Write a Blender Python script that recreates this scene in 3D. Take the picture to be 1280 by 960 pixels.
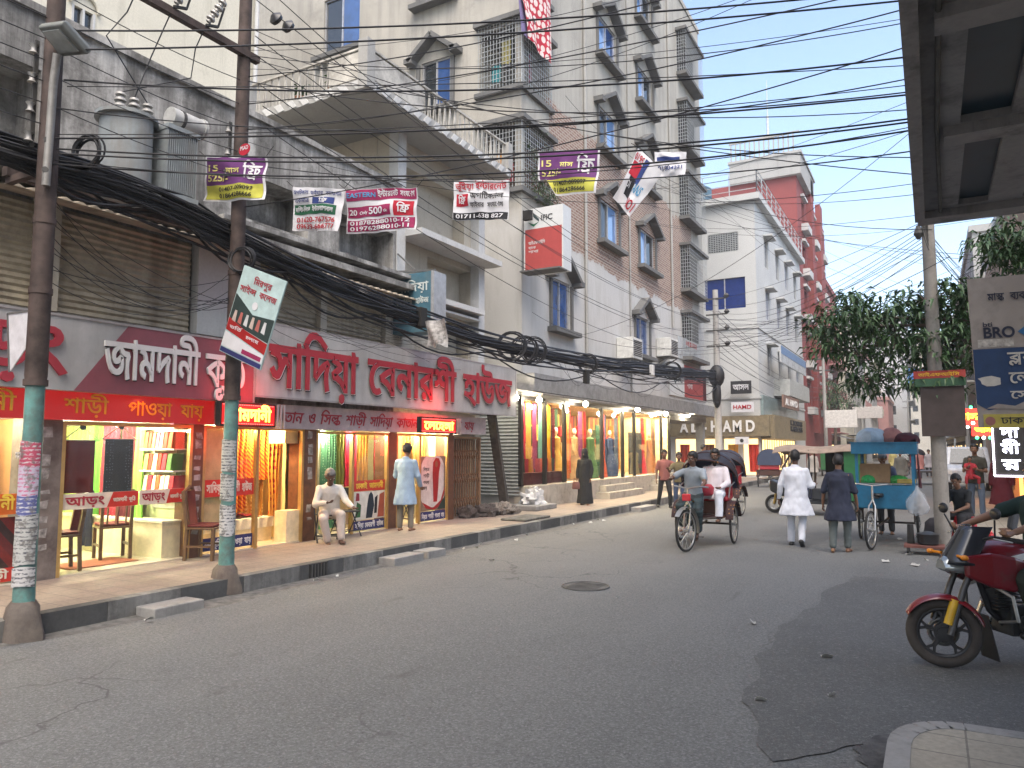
# A commercial street at dusk: saree shops on the left, rickshaws and walkers on the road, cables overhead.
import bpy,bmesh,math,random
from mathutils import Vector,Matrix,noise
R = math.radians
rnd = random.Random(7)
for o in list(bpy.data.objects):
	bpy.data.objects.remove(o)
S = bpy.context.scene
COL = S.collection

# ------------------------------------------------------------------ camera, sky, sun, exposure
FPX = 930.0
PITCH = math.atan(80 / FPX)
YAW = math.atan(525 * math.cos(PITCH) / FPX)
CAM = Vector((0.5,0.0,1.8))
cam = bpy.data.cameras.new('camera')
cam.sensor_width = 36
cam.lens = FPX / 1280 * 36
cam.clip_start = .05
cam.clip_end = 3000
cam_o = bpy.data.objects.new('camera',cam)
cam_o.location = CAM
cam_o.rotation_euler = (math.pi / 2 + PITCH,0,YAW)
COL.objects.link(cam_o)
S.camera = cam_o
world = bpy.data.worlds.new('World')
S.world = world
world.use_nodes = True
wn = world.node_tree
bgn = wn.nodes['Background']
sky = wn.nodes.new('ShaderNodeTexSky')
sky.sky_type = 'NISHITA'
sky.sun_disc = False
SUN_EL,SUN_AZ = 58,150            # azimuth measured from +Y towards +X
sky.sun_elevation = R(SUN_EL)
sky.sun_rotation = R(SUN_AZ)
sky.air_density = 1.0
sky.dust_density = 3.2
sky.ozone_density = 0.3
wn.links.new(sky.outputs[0],bgn.inputs[0])
bgn.inputs[1].default_value = .15
sun = bpy.data.lights.new('sun','SUN')
sun.energy = 1.1
sun.angle = R(60)
sun.color = (1,.92,.8)
sun_o = bpy.data.objects.new('sun',sun)
sun_o.rotation_euler = (R(90 - SUN_EL),0,R(180 - SUN_AZ))
COL.objects.link(sun_o)
S.view_settings.view_transform = 'Standard'
S.view_settings.look = 'None'
S.view_settings.exposure = 1.57
S.view_settings.gamma = 1
S.view_settings.use_curve_mapping = False
S.cycles.max_bounces = 7
S.cycles.diffuse_bounces = 3
S.cycles.glossy_bounces = 3
S.cycles.transparent_max_bounces = 14
S.cycles.transmission_bounces = 4
S.cycles.caustics_reflective = False
S.cycles.caustics_refractive = False
S.cycles.sample_clamp_indirect = 6
S.cycles.use_denoising = True

_fw = Vector((-math.sin(YAW) * math.cos(PITCH),math.cos(YAW) * math.cos(PITCH),math.sin(PITCH)))
_rt = Vector((math.cos(YAW),math.sin(YAW),0))
_up = _rt.cross(_fw)

def sight(u,v):
	return _fw + _rt * ((u - 640) / FPX) - _up * ((v - 480) / FPX)

def on_x(u,v,x):
	"""point measured on the photograph, in the upright plane x = const along the street"""
	r = sight(u,v)
	return CAM + r * ((x - CAM.x) / r.x)

def on_y(u,v,y):
	r = sight(u,v)
	return CAM + r * ((y - CAM.y) / r.y)

def on_z(u,v,z=0.0):
	r = sight(u,v)
	return CAM + r * ((z - CAM.z) / r.z)

# ------------------------------------------------------------------ mesh building
class MB:
	def __init__(self):
		self.v,self.f,self.m,self.mi = [],[],[],0

	def add(self,vs,fs):
		b = len(self.v)
		self.v += [Vector(p) for p in vs]
		self.f += [tuple(i + b for i in f) for f in fs]
		self.m += [self.mi] * len(fs)
		return self

	def box(self,x0,x1,y0,y1,z0,z1):
		return self.add([(x0,y0,z0),(x1,y0,z0),(x1,y1,z0),(x0,y1,z0),(x0,y0,z1),(x1,y0,z1),(x1,y1,z1),(x0,y1,z1)],
						[(0,3,2,1),(4,5,6,7),(0,1,5,4),(1,2,6,5),(2,3,7,6),(3,0,4,7)])

	def bar(self,p,q,w,h=None,up=(0,0,1)):
		"""box beam from p to q, w wide and h deep"""
		p,q = Vector(p),Vector(q)
		h = w if h is None else h
		d = (q - p).normalized()
		u = Vector(up)
		if abs(d.dot(u)) > .98:
			u = Vector((1,0,0))
		s = d.cross(u).normalized() * (w / 2)
		t = s.cross(d).normalized() * (h / 2)
		vs = [p - s - t,p + s - t,p + s + t,p - s + t,q - s - t,q + s - t,q + s + t,q - s + t]
		return self.add(vs,[(0,1,2,3),(7,6,5,4),(0,4,5,1),(1,5,6,2),(2,6,7,3),(3,7,4,0)])

	def tube(self,pts,r,n=6,caps=True,r1=None):
		pts = [Vector(p) for p in pts]
		k = len(pts)
		rs = r if isinstance(r,(list,tuple)) else [r + ((r1 - r) * i / max(1,k - 1) if r1 is not None else 0) for i in range(k)]
		vs,fs = [],[]
		pu = None
		for i,p in enumerate(pts):
			d = (pts[min(i + 1,k - 1)] - pts[max(i - 1,0)])
			d = d.normalized() if d.length > 1e-9 else Vector((0,0,1))
			if pu is None:
				a = Vector((0,0,1)) if abs(d.z) < .9 else Vector((1,0,0))
				pu = d.cross(a).normalized()
			pu = (pu - d * pu.dot(d))
			pu = pu.normalized() if pu.length > 1e-6 else d.orthogonal().normalized()
			w = d.cross(pu)
			for j in range(n):
				a = 2 * math.pi * j / n
				vs.append(p + (pu * math.cos(a) + w * math.sin(a)) * rs[i])
		for i in range(k - 1):
			for j in range(n):
				fs.append((i * n + j,i * n + (j + 1) % n,(i + 1) * n + (j + 1) % n,(i + 1) * n + j))
		if caps:
			fs.append(tuple(range(n - 1,-1,-1)))
			fs.append(tuple((k - 1) * n + j for j in range(n)))
		return self.add(vs,fs)

	def cyl(self,p,q,r,r1=None,n=16):
		return self.tube([p,q],[r,r if r1 is None else r1],n)

	def ball(self,c,r,n=10,m=7):
		c = Vector(c)
		r = (r,r,r) if not isinstance(r,(tuple,list)) else r
		vs,fs = [c + Vector((0,0,r[2]))],[]
		for i in range(1,m):
			a = math.pi * i / m
			for j in range(n):
				b = 2 * math.pi * j / n
				vs.append(c + Vector((r[0] * math.sin(a) * math.cos(b),r[1] * math.sin(a) * math.sin(b),r[2] * math.cos(a))))
		vs.append(c - Vector((0,0,r[2])))
		for j in range(n):
			fs.append((0,1 + j,1 + (j + 1) % n))
			for i in range(m - 2):
				a,b = 1 + i * n,1 + (i + 1) * n
				fs.append((a + j,b + j,b + (j + 1) % n,a + (j + 1) % n))
			e = 1 + (m - 2) * n
			fs.append((e + j,len(vs) - 1,e + (j + 1) % n))
		return self.add(vs,fs)

	def limb(self,p,q,r0,r1,n=10):
		"""closed tapered capsule"""
		p,q = Vector(p),Vector(q)
		d = q - p
		L = max(d.length,1e-4)
		d = d / L
		pts,rs = [],[]
		for a in (-80,-50,-20):
			pts.append(p + d * (r0 * math.sin(R(a))))
			rs.append(r0 * math.cos(R(a)))
		for a in (20,50,80):
			pts.append(q + d * (r1 * math.sin(R(a))))
			rs.append(r1 * math.cos(R(a)))
		return self.tube(pts,rs,n)

	def ring_loft(self,rings,close=True):
		n = len(rings[0])
		vs = [p for r in rings for p in r]
		fs = []
		for i in range(len(rings) - 1):
			for j in range(n):
				fs.append((i * n + j,i * n + (j + 1) % n,(i + 1) * n + (j + 1) % n,(i + 1) * n + j))
		if close:
			fs.append(tuple(range(n - 1,-1,-1)))
			fs.append(tuple((len(rings) - 1) * n + j for j in range(n)))
		return self.add(vs,fs)

	def torus(self,c,axis,r,rr,n=24,m=8,a0=0,a1=360):
		c,ax = Vector(c),Vector(axis).normalized()
		u = ax.orthogonal().normalized() if abs(ax.z) > .9 else ax.cross(Vector((0,0,1))).normalized()
		w = ax.cross(u)
		full = abs(a1 - a0) >= 360
		k = n + 1
		pts = [c + (u * math.cos(R(a0 + (a1 - a0) * i / n)) + w * math.sin(R(a0 + (a1 - a0) * i / n))) * r for i in range(k)]
		if not full:
			return self.tube(pts,rr,m)
		vs,fs = [],[]
		for i in range(n):
			d = (pts[i] - c).normalized()
			for j in range(m):
				a = 2 * math.pi * j / m
				vs.append(pts[i] + (d * math.cos(a) + ax * math.sin(a)) * rr)
		for i in range(n):
			for j in range(m):
				fs.append((i * m + j,((i + 1) % n) * m + j,((i + 1) % n) * m + (j + 1) % m,i * m + (j + 1) % m))
		return self.add(vs,fs)

	def poly(self,pts,thick):
		"""flat outline in 3-D given a thickness vector"""
		t = Vector(thick)
		n = len(pts)
		a = [Vector(p) for p in pts]
		return self.add(a + [p + t for p in a],[tuple(range(n - 1,-1,-1)),tuple(range(n,2 * n))] +
						[(i,(i + 1) % n,n + (i + 1) % n,n + i) for i in range(n)])

	def sheet(self,fn,nu,nv,thick=None):
		"""fn(s,t) -> point; optional thickness vector gives it a back"""
		vs = [Vector(fn(i / nu,j / nv)) for j in range(nv + 1) for i in range(nu + 1)]
		w = nu + 1
		fs = [(j * w + i,j * w + i + 1,(j + 1) * w + i + 1,(j + 1) * w + i) for j in range(nv) for i in range(nu)]
		if thick is not None:
			t = Vector(thick)
			k = len(vs)
			vs += [p + t for p in vs]
			fs += [(k + a[3],k + a[2],k + a[1],k + a[0]) for a in fs]
			edge = [i for i in range(w)] + [j * w + nu for j in range(1,nv + 1)] + [nv * w + i for i in range(nu - 1,-1,-1)] + [j * w for j in range(nv - 1,0,-1)]
			e = len(edge)
			fs += [(edge[(i + 1) % e],edge[i],k + edge[i],k + edge[(i + 1) % e]) for i in range(e)]
		return self.add(vs,fs)

	def move(self,M,start=0):
		for i in range(start,len(self.v)):
			self.v[i] = M @ self.v[i]
		return self

FRAME = {}

def frame_of(o):
	return FRAME.get(o,Matrix.Identity(4))

def tag(o,label=None,cat=None,group=None,kind=None):
	if label:
		o['label'] = label
	if cat:
		o['category'] = cat
	if group:
		o['group'] = group
	if kind:
		o['kind'] = kind
	return o

def thing(name,label,cat,loc=(0,0,0),rz=0,group=None):
	"""an Empty at the thing's base that parents its parts"""
	o = bpy.data.objects.new(name,None)
	o.empty_display_size = .2
	COL.objects.link(o)
	o.location = loc
	o.rotation_euler = (0,0,rz)
	FRAME[o] = Matrix.Translation(Vector(loc)) @ Matrix.Rotation(rz,4,'Z')
	return tag(o,label,cat,group)

def mesh_of(name,mb,mats,smooth=False):
	me = bpy.data.meshes.new(name)
	me.from_pydata([tuple(p) for p in mb.v],[],mb.f)
	for m in (mats if isinstance(mats,(list,tuple)) else [mats]):
		me.materials.append(m)
	if any(mb.m):
		me.polygons.foreach_set('material_index',mb.m)
	if smooth:
		me.polygons.foreach_set('use_smooth',[True] * len(me.polygons))
		if smooth != 'all':
			me.set_sharp_from_angle(angle=R(smooth if smooth is not True else 40))
	me.update()
	return me

def pieces(mb):
	"""the separate solids of a builder, one builder each"""
	root = list(range(len(mb.v)))

	def find(i):
		while root[i] != i:
			root[i] = root[root[i]]
			i = root[i]
		return i
	for f in mb.f:
		for i in f[1:]:
			root[find(i)] = find(f[0])
	groups = {}
	for f,m in zip(mb.f,mb.m):
		groups.setdefault(find(f[0]),[]).append((f,m))
	out = []
	for fs in groups.values():
		q = MB()
		ids = sorted({i for f,_ in fs for i in f})
		at = {i: n_ for n_,i in enumerate(ids)}
		q.v = [mb.v[i] for i in ids]
		q.f = [tuple(at[i] for i in f) for f,_ in fs]
		q.m = [m for _,m in fs]
		out.append(q)
	return out

def parts(name,mb,mats,parent,local=False,smooth=False,bevel=0):
	"""every separate solid of the builder as a part of its own"""
	return [part(name,q,mats,parent,local,smooth,None,bevel) for q in pieces(mb)]

def part(name,mb,mats,parent=None,local=False,smooth=False,label=None,bevel=0):
	"""ONE mesh object; vertices are in world space unless local"""
	inherit = parent if parent in FRAME else (parent.parent if parent is not None else None)
	if parent is not None and not local:
		mb.move(frame_of(inherit).inverted())
	me = mesh_of(name,mb,mats,smooth)
	o = bpy.data.objects.new(name,me)
	COL.objects.link(o)
	o.parent = parent
	if bevel:
		b = o.modifiers.new('bevel','BEVEL')
		b.width = bevel
		b.segments = 2
		b.limit_method = 'ANGLE'
	if label:
		o['label'] = label
	return o

def single(name,mb,mats,label,cat,group=None,smooth=False,bevel=0):
	return tag(part(name,mb,mats,None,False,smooth,None,bevel),label,cat,group)

def struct(name,mb,mats,smooth=False):
	return tag(part(name,mb,mats,None,False,smooth),None,None,None,'structure')

def copy_tree(o,parent=None,label=None,group=None):
	c = o.copy()
	COL.objects.link(c)
	c.parent = parent
	if label:
		c['label'] = label
	if group:
		c['group'] = group
	for ch in [k for k in bpy.data.objects if k.parent == o]:
		copy_tree(ch,c)
	return c

def baked(mb,voxel=None,smooth=0,mats=None,name='m',disp=0,dscale=.2,sub=0):
	"""mesh data after voxel remesh + smoothing"""
	me = mesh_of(name,mb,mats or [])
	o = bpy.data.objects.new('tmp',me)
	COL.objects.link(o)
	if voxel:
		r = o.modifiers.new('r','REMESH')
		r.mode = 'VOXEL'
		r.voxel_size = voxel
		r.use_smooth_shade = True
	if smooth:
		s = o.modifiers.new('s','SMOOTH')
		s.factor = .5
		s.iterations = smooth
	if sub:
		s = o.modifiers.new('u','SUBSURF')
		s.levels = s.render_levels = sub
	dg = bpy.context.evaluated_depsgraph_get()
	out = bpy.data.meshes.new_from_object(o.evaluated_get(dg))
	bpy.data.objects.remove(o)
	bpy.data.meshes.remove(me)
	if disp:
		nv = [v.normal.copy() for v in out.vertices]
		for v,n_ in zip(out.vertices,nv):
			c = v.co
			k = noise.noise(Vector((c.x / dscale,c.y / dscale,c.z / dscale * .45))) + .5 * noise.noise(Vector((c.x / dscale * 2.3 + 9,c.y / dscale * 2.3,c.z / dscale)))
			v.co = c + n_ * disp * k
	out.name = name
	if mats:
		out.materials.clear()
		for m in mats:
			out.materials.append(m)
	out.polygons.foreach_set('use_smooth',[True] * len(out.polygons))
	out.update()
	return out

def part_mesh(name,me,parent,label=None):
	o = bpy.data.objects.new(name,me)
	COL.objects.link(o)
	o.parent = parent
	if label:
		o['label'] = label
	return o
# outlines of the Bengali letters (x, y pairs, 200 to the em) and the letters of every word
GLYPHS = [[[8,172,4,154,-1,147,-16,138,-26,137,-37,138,-52,147,-57,154,-62,172,-48,174,-42,156,-36,152,-27,150,-18,152,-12,156,-8,164,-6,174],[-18,166,-20,160,-27,158,-33,160,-36,167,-34,172,-27,175,-20,172]],
[[25,63,37,54,59,34,85,-2,72,-8,56,14,38,33,15,50],[16,97,17,105,24,117,36,124,44,124,51,124,64,117,71,105,72,97,71,90,64,77,51,71,44,70,36,71,24,77,17,89],[29,97,34,87,44,83,54,87,58,97,54,108,44,111,34,108]],
[[181,124,181,110,160,110,160,0,144,0,130,21,111,36,116,49,132,37,145,22,144,110,-2,110,-2,124],[75,18,62,20,49,25,37,33,26,46,15,64,6,88,20,93,36,59,44,48,53,40,64,35,76,33,86,34,99,41,105,53,104,70,100,79,93,84,78,85,71,79,72,66,57,63,54,78,58,90,69,98,83,100,94,99,103,95,111,88,120,70,120,48,116,39,110,30,101,24,89,20],[69,93,63,104,49,111,53,120,72,113,83,101,85,94]],
[[180,124,180,110,160,110,160,0,144,0,130,21,111,36,116,49,132,37,145,22,144,110,-2,110,-2,124],[75,18,62,20,49,25,37,33,26,46,15,64,6,88,20,93,36,59,44,48,53,40,64,35,76,33,86,34,99,41,105,53,104,70,100,79,93,84,78,85,71,79,72,66,57,63,54,78,58,90,69,98,83,100,94,99,103,95,111,88,120,70,120,48,116,39,110,30,101,24,89,20],[69,93,63,104,49,111,53,120,72,113,83,101,85,94],[234,124,234,110,213,110,213,0,197,0,197,96,190,107,177,110,177,124,190,121,198,112,197,138,208,138,212,124]],
[[72,124,68,136,63,139,30,140,21,142,9,147,4,152,-1,164,-1,182,14,181,14,166,20,158,31,155,68,153,79,147,84,138,86,124],[48,100,63,99,74,95,82,89,88,81,93,65,90,50,81,39,67,32,47,28,49,30,68,23,108,-2,99,-13,56,15,35,24,9,31,12,45,33,41,54,42,63,44,74,53,77,64,75,73,69,80,60,85,49,86,38,85,32,80,30,74,31,68,16,65,14,77,18,89,30,97],[35,93,29,104,15,111,19,120,38,113,49,101,51,94],[108,124,108,110,-2,110,-2,124]],
[[102,124,98,136,93,139,46,140,38,142,25,147,21,152,15,164,16,182,30,181,30,166,33,160,41,156,91,154,104,150,112,143,116,124],[144,124,144,110,71,110,71,74,73,66,75,64,82,64,91,69,106,87,118,88,128,69,130,59,130,37,126,26,119,17,110,11,98,6,83,5,59,9,48,15,38,24,20,52,6,93,21,97,37,52,46,38,57,28,69,22,83,20,97,22,107,28,114,37,115,57,107,75,116,78,104,62,91,52,79,48,70,50,60,57,56,68,56,110,-2,110,-2,124]],
[[102,126,121,122,131,111,133,105,133,0,118,0,114,10,102,17,54,14,40,16,25,21,14,34,10,43,9,56,12,75,27,73,25,48,27,42,34,34,44,30,55,29,100,32,113,26,118,21,118,99,114,108,103,111,89,108,78,100,70,89,67,74,74,69,87,70,88,56,75,54,66,56,58,60,53,68,51,78,55,95,66,110,83,121]],
[[102,126,115,124,126,118,132,109,134,97,133,88,123,72,116,66,96,56,90,71,111,81,116,88,118,96,114,108,102,112,88,109,77,103,69,95,66,88,68,82,77,79,73,64,56,72,52,78,50,86,51,93,59,107,73,118,82,122],[136,45,133,30,124,18,109,11,91,8,64,13,52,20,41,29,30,42,13,78,6,101,21,106,38,59,49,43,61,32,75,26,91,24,102,25,112,29,118,36,120,46,119,53,115,59,102,68,118,75,131,62]],
[[163,124,163,110,98,110,98,0,83,0,76,11,56,32,29,45,15,49,7,68,46,88,87,103,83,95,83,110,-2,110,-2,124],[83,93,87,88,66,80,26,61,37,58,60,46,80,28,86,18,84,18],[152,58,150,45,141,35,125,32,113,33,114,47,129,48,134,50,137,59,134,69,126,77,114,84,96,88,96,103,111,100,136,88,145,79,150,69]],
[[141,124,141,110,120,110,120,0,105,0,92,16,76,30,57,41,33,48,28,66,38,59,55,55,81,43,105,19,105,138,115,138,120,124],[90,94,88,83,84,74,76,67,55,58,42,55,32,57,28,66,55,71,70,80,74,86,74,99,72,104,63,114,74,125,86,111],[36,86,25,88,17,92,12,100,10,110,14,126,29,121,27,116,27,106,29,103,36,100,49,104,63,122,74,125,75,115,65,100,52,90]],
[[97,0,97,85,101,72,82,96,65,109,53,111,43,110,36,106,21,91,36,97,52,96,63,90,66,85,69,74,67,63,61,53,36,34,26,49,45,59,51,66,52,77,46,83,40,83,21,78,4,92,25,117,42,125,51,126,61,125,78,118,101,94,98,97,97,138,107,138,112,124,133,124,133,110,112,110,112,0]],
[[115,124,115,110,34,110,35,34,38,23,49,19,64,23,81,39,87,52,88,59,84,68,58,71,47,75,38,82,32,89,34,107,43,95,54,87,87,84,94,81,101,73,103,61,102,49,98,38,91,28,75,13,58,6,48,5,35,7,26,13,20,29,19,110,-2,110,-2,124]],
[[123,62,119,43,108,31,93,23,76,19,72,24,114,13,137,2,130,-10,81,9,29,19,30,33,50,31,74,32,87,35,96,40,103,47,108,62,106,71,101,78,93,82,76,83,74,96,95,96,110,89,119,79],[45,43,29,47,20,58,18,72,18,112,34,112,34,67,37,60,41,58,55,58,62,60,71,68,75,77,72,82,53,84,37,90,31,96,34,109,41,102,50,98,77,95,87,87,89,83,89,68,84,60,77,53,57,45],[-2,110,-2,124,139,124,139,110]],
[[80,13,58,17,37,30,20,55,6,93,21,97,36,57,45,44,56,35,67,30,81,28,94,29,103,34,109,42,111,54,106,72,118,72,106,61,93,54,78,51,64,54,55,63,52,69,53,86,58,95,66,103,79,111,-2,110,-2,124,185,124,185,110,107,111,92,104,74,91,68,81,68,71,70,68,77,66,85,66,105,79,122,73,126,51,122,32,116,24,107,18,95,14],[160,41,162,22,167,2,152,-1,147,21,145,44,146,63,151,78,137,79,115,86,107,92,95,109,110,112,118,102,131,94,161,92,169,78,162,61]],
[[115,124,115,110,34,110,35,34,38,23,49,19,64,23,76,32,85,46,87,53,87,65,80,72,63,71,61,86,78,88,91,85,100,76,103,61,102,49,98,38,91,27,75,13,58,6,48,5,35,7,26,13,20,29,19,110,-2,110,-2,124],[79,124,75,136,70,139,33,140,24,142,12,147,7,152,2,164,2,182,17,181,17,166,23,158,35,155,76,153,86,147,91,138,93,124]],
[[144,124,144,110,71,110,71,74,73,66,75,64,82,64,91,69,106,87,118,88,128,69,130,59,130,37,126,26,119,17,110,11,98,6,83,5,59,9,48,15,38,24,20,52,6,93,21,97,37,52,46,38,57,28,69,22,83,20,97,22,107,28,114,37,115,57,107,75,116,78,104,62,91,52,79,48,70,50,60,57,56,68,56,110,-2,110,-2,124]],
[[115,124,115,110,34,110,35,34,38,23,49,19,64,23,76,32,85,46,87,53,87,65,80,72,63,71,61,86,78,88,91,85,100,76,103,61,102,49,98,38,91,27,75,13,58,6,48,5,35,7,26,13,20,29,19,110,-2,110,-2,124]],
[[81,10,66,12,51,18,37,29,25,44,15,66,6,93,21,97,36,56,45,42,56,33,67,27,81,25,97,28,107,34,113,44,114,64,108,77,102,82,89,86,82,85,75,78,76,64,60,61,58,76,62,89,72,97,88,100,100,99,110,94,118,87,125,78,129,67,129,43,125,32,118,23,109,16,96,12],[143,124,143,110,-2,110,-2,124]],
[[123,124,123,110,32,110,32,51,29,55,47,71,69,86,95,97,108,84,98,57,97,41,99,22,104,2,89,-1,84,21,82,44,83,60,91,82,93,81,71,70,50,55,28,35,16,43,16,110,-2,110,-2,124]],
[[123,124,123,110,102,110,102,0,86,0,86,49,90,37,75,54,59,66,43,70,31,66,27,61,27,49,30,44,43,37,35,23,24,28,16,36,11,45,9,55,10,64,19,77,33,84,51,84,60,81,76,71,90,57,87,56,87,65,86,110,-2,110,-2,124]],
[[145,124,145,110,124,110,124,0,109,0,109,79,113,66,85,101,67,111,52,110,33,100,22,89,35,93,45,91,52,87,56,80,56,64,53,65,92,103,102,93,45,39,33,50,50,66,37,52,42,60,44,69,41,77,32,80,20,76,4,90,29,116,48,125,58,126,69,125,87,116,113,88,110,89,109,138,119,138,124,124]],
[[170,124,170,110,26,110,23,112,40,106,62,91,67,86,68,75,25,53,23,56,37,53,61,43,89,20,89,102,123,98,140,89,148,83,158,65,158,58,156,45,147,35,140,33,125,32,119,33,120,47,135,47,140,50,143,59,140,69,132,77,120,84,104,87,104,0,89,0,71,20,60,27,34,39,17,42,10,61,50,83,33,93,10,100,16,114,16,110,-2,110,-2,124]],
[[121,124,121,110,100,110,100,0,85,0,78,12,57,31,30,45,15,49,7,68,47,89,89,105,85,96,85,110,-2,110,-2,124],[85,95,89,89,57,77,26,61,49,53,61,46,81,28,88,18,86,18,85,27]],
[[84,9,60,13,39,27,21,53,6,93,21,97,29,73,37,54,47,41,58,31,70,26,84,24,102,28,114,38,118,53,116,64,108,80,118,95,125,84,132,63,131,41,127,30,120,21,111,14,99,10],[77,57,66,58,57,63,52,71,50,80,54,97,70,92,66,81,67,77,69,73,77,71,90,75,105,93,118,95,116,84,105,69,92,60],[146,124,146,110,-2,110,-2,124]],
[[126,124,126,110,105,110,105,0,90,0,90,27,94,16,72,44,56,55,40,55,31,48,31,35,34,30,49,22,44,7,26,16,20,22,14,35,14,50,23,63,37,70,56,70,66,66,82,54,94,38,91,37,90,46,90,110,-2,110,-2,124],[60,65,59,60,44,64,40,83,36,89,29,94,8,99,10,113,36,107,49,98,57,84]],
[[127,124,127,110,106,110,106,0,91,0,72,20,61,28,34,39,17,42,10,61,50,83,33,93,10,100,16,114,16,110,-2,110,-2,124],[91,110,27,110,23,112,40,106,62,91,67,86,68,75,25,53,23,56,39,53,65,42,85,26,94,17,91,16]],
[[121,124,121,110,100,110,100,0,85,0,78,12,57,31,30,45,15,49,7,68,47,89,89,105,85,96,85,110,-2,110,-2,124],[85,95,89,89,57,77,26,61,49,53,61,46,81,28,88,18,86,18,85,27],[37,-1,28,2,25,10,28,19,37,22,46,19,49,10,46,2]],
[[148,124,148,110,127,110,127,0,112,0,113,62,99,75,87,75,82,71,80,54,67,53,63,67,54,76,43,79,33,77,28,71,26,63,27,56,32,50,48,40,43,25,26,34,14,46,10,55,10,72,14,80,25,90,42,93,51,92,67,84,74,77,71,77,78,87,84,89,97,90,114,79,112,76,112,110,-2,110,-2,124]],
[[137,124,137,110,116,110,116,0,101,0,101,138,112,138,116,124],[72,126,80,125,93,119,107,102,106,81,91,103,82,109,73,111,66,110,60,107,56,102,55,94,57,87,62,81,70,77,83,75,81,60,60,65,52,71,44,86,44,104,47,112,58,122],[15,126,31,122,38,118,47,103,48,92,44,77,39,70,23,61,11,60,10,75,19,76,31,81,36,94,35,101,31,106,24,110,15,111,0,109,-2,124]],
[[138,124,138,110,117,110,117,0,102,0,102,71,107,58,91,74,82,73,59,38,50,28,44,26,38,25,22,31,7,49,19,56,24,48,32,41,42,43,49,50,68,80,77,89,89,89,107,75,103,75,102,110,-2,110,-2,124],[54,54,50,76,43,88,29,95,8,99,11,114,40,106,47,102,57,93,63,71]],
[[48,100,63,99,74,95,82,89,88,81,93,65,90,50,81,39,67,32,47,28,49,30,68,23,108,-2,99,-13,56,15,35,24,9,31,12,45,33,41,54,42,63,44,74,53,77,64,75,73,69,80,60,85,49,86,38,85,32,80,30,74,31,68,16,65,14,77,18,89,30,97],[35,93,29,104,15,111,19,120,38,113,49,101,51,94],[108,124,108,110,-2,110,-2,124]],
[[-51,-37,-60,-33,-63,-25,-60,-16,-51,-13,-42,-16,-39,-25,-42,-33]],
[[55,124,55,110,34,110,34,0,19,0,19,94,12,105,6,109,-2,110,-2,124,11,121,19,112,19,138,30,138,34,124]],
[[55,124,55,110,34,110,34,0,19,0,19,110,-2,110,-2,124,16,124,4,141,19,162,37,178,49,182,73,183,102,173,141,146,133,135,108,154,86,165,76,168,55,168,38,160,21,139,32,124]],
[[55,110,34,110,34,0,19,0,19,110,-2,110,-2,124,19,124,17,136,12,146,-3,160,-25,167,-61,169,-84,165,-88,158,-84,154,-44,152,-37,151,-27,145,-22,136,-20,123,-33,123,-35,131,-38,136,-43,138,-85,140,-95,143,-102,149,-104,158,-101,168,-91,176,-75,182,-52,183,-27,182,-6,177,11,169,23,158,31,143,35,124,55,124]],
[[-57,-53,-75,-48,-83,-38,-84,-30,-82,-21,-77,-14,-67,-9,-55,-8,-31,-12,-8,-25,18,-43,9,-54,-26,-29,-46,-22,-56,-21,-62,-21,-69,-27,-69,-35,-66,-38,-57,-41,-51,-40,-41,-34,-35,-20,-34,2,-19,2,-22,-30,-30,-43,-37,-48,-46,-52]],
[[-35,-48,-53,-43,-61,-34,-62,-27,-60,-19,-54,-12,-34,-7,-34,2,-19,2,-19,-11,-26,-20,-43,-22,-47,-28,-44,-34,-36,-36,-28,-35,-21,-32,-8,-20,33,-44,24,-54,-4,-37,-24,-47]],
[[71,124,71,110,54,104,40,92,34,84,27,64,26,52,27,39,35,22,41,17,53,14,70,18,77,6,65,1,53,-1,41,1,30,6,22,14,15,24,11,37,10,52,11,68,16,82,23,94,33,104,56,118,43,111,-2,110,-2,124]],
[[71,124,71,110,54,104,40,92,34,84,27,64,26,52,27,39,35,22,41,17,53,14,70,18,77,6,65,1,53,-1,41,1,30,6,22,14,15,24,11,37,10,52,11,68,16,82,23,94,33,104,56,118,43,111,-2,110,-2,124],[193,124,193,110,172,110,172,0,156,0,156,94,149,105,144,109,135,110,135,124,148,121,157,112,156,138,167,138,171,124],[103,53,95,56,91,65,95,73,103,77,112,73,115,65,112,56]],
[[-51,141,14,183,22,172,-42,129]],
[[53,124,53,110,39,110,51,115,39,103,32,86,38,33,34,13,26,2,18,-3,-2,-10,-6,3,13,11,21,21,23,34,16,79,17,92,22,103,31,114,34,110,-2,110,-2,124]],
[[94,106,107,104,115,100,122,92,124,78,124,0,109,0,106,8,97,16,50,14,37,15,24,21,18,26,10,41,11,71,27,68,26,44,33,33,50,29,93,32,104,26,109,21,108,81,105,89,94,91,83,89,74,83,68,76,65,68,67,63,75,60,84,61,86,47,72,45,56,50,51,57,49,67,53,80,63,93,77,102],[145,124,145,110,-2,110,-2,124]],
[[182,124,182,110,38,110,35,112,52,106,74,91,79,86,80,75,37,53,35,56,50,53,74,44,102,21,101,102,135,98,153,89,160,83,170,65,171,58,168,45,159,35,152,33,137,32,132,33,133,47,147,47,152,50,155,59,152,69,145,77,133,84,117,87,117,0,102,2,83,21,72,28,46,39,29,42,22,61,63,83,45,93,22,100,28,114,28,110,-2,110,-2,124],[117,-23,102,-23,94,-10,87,-7,79,-6,45,-9,32,-8,21,-3,12,6,10,13,11,35,26,33,25,22,26,14,30,9,45,5,83,8,97,1,102,-4,102,14,117,21]],
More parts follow.
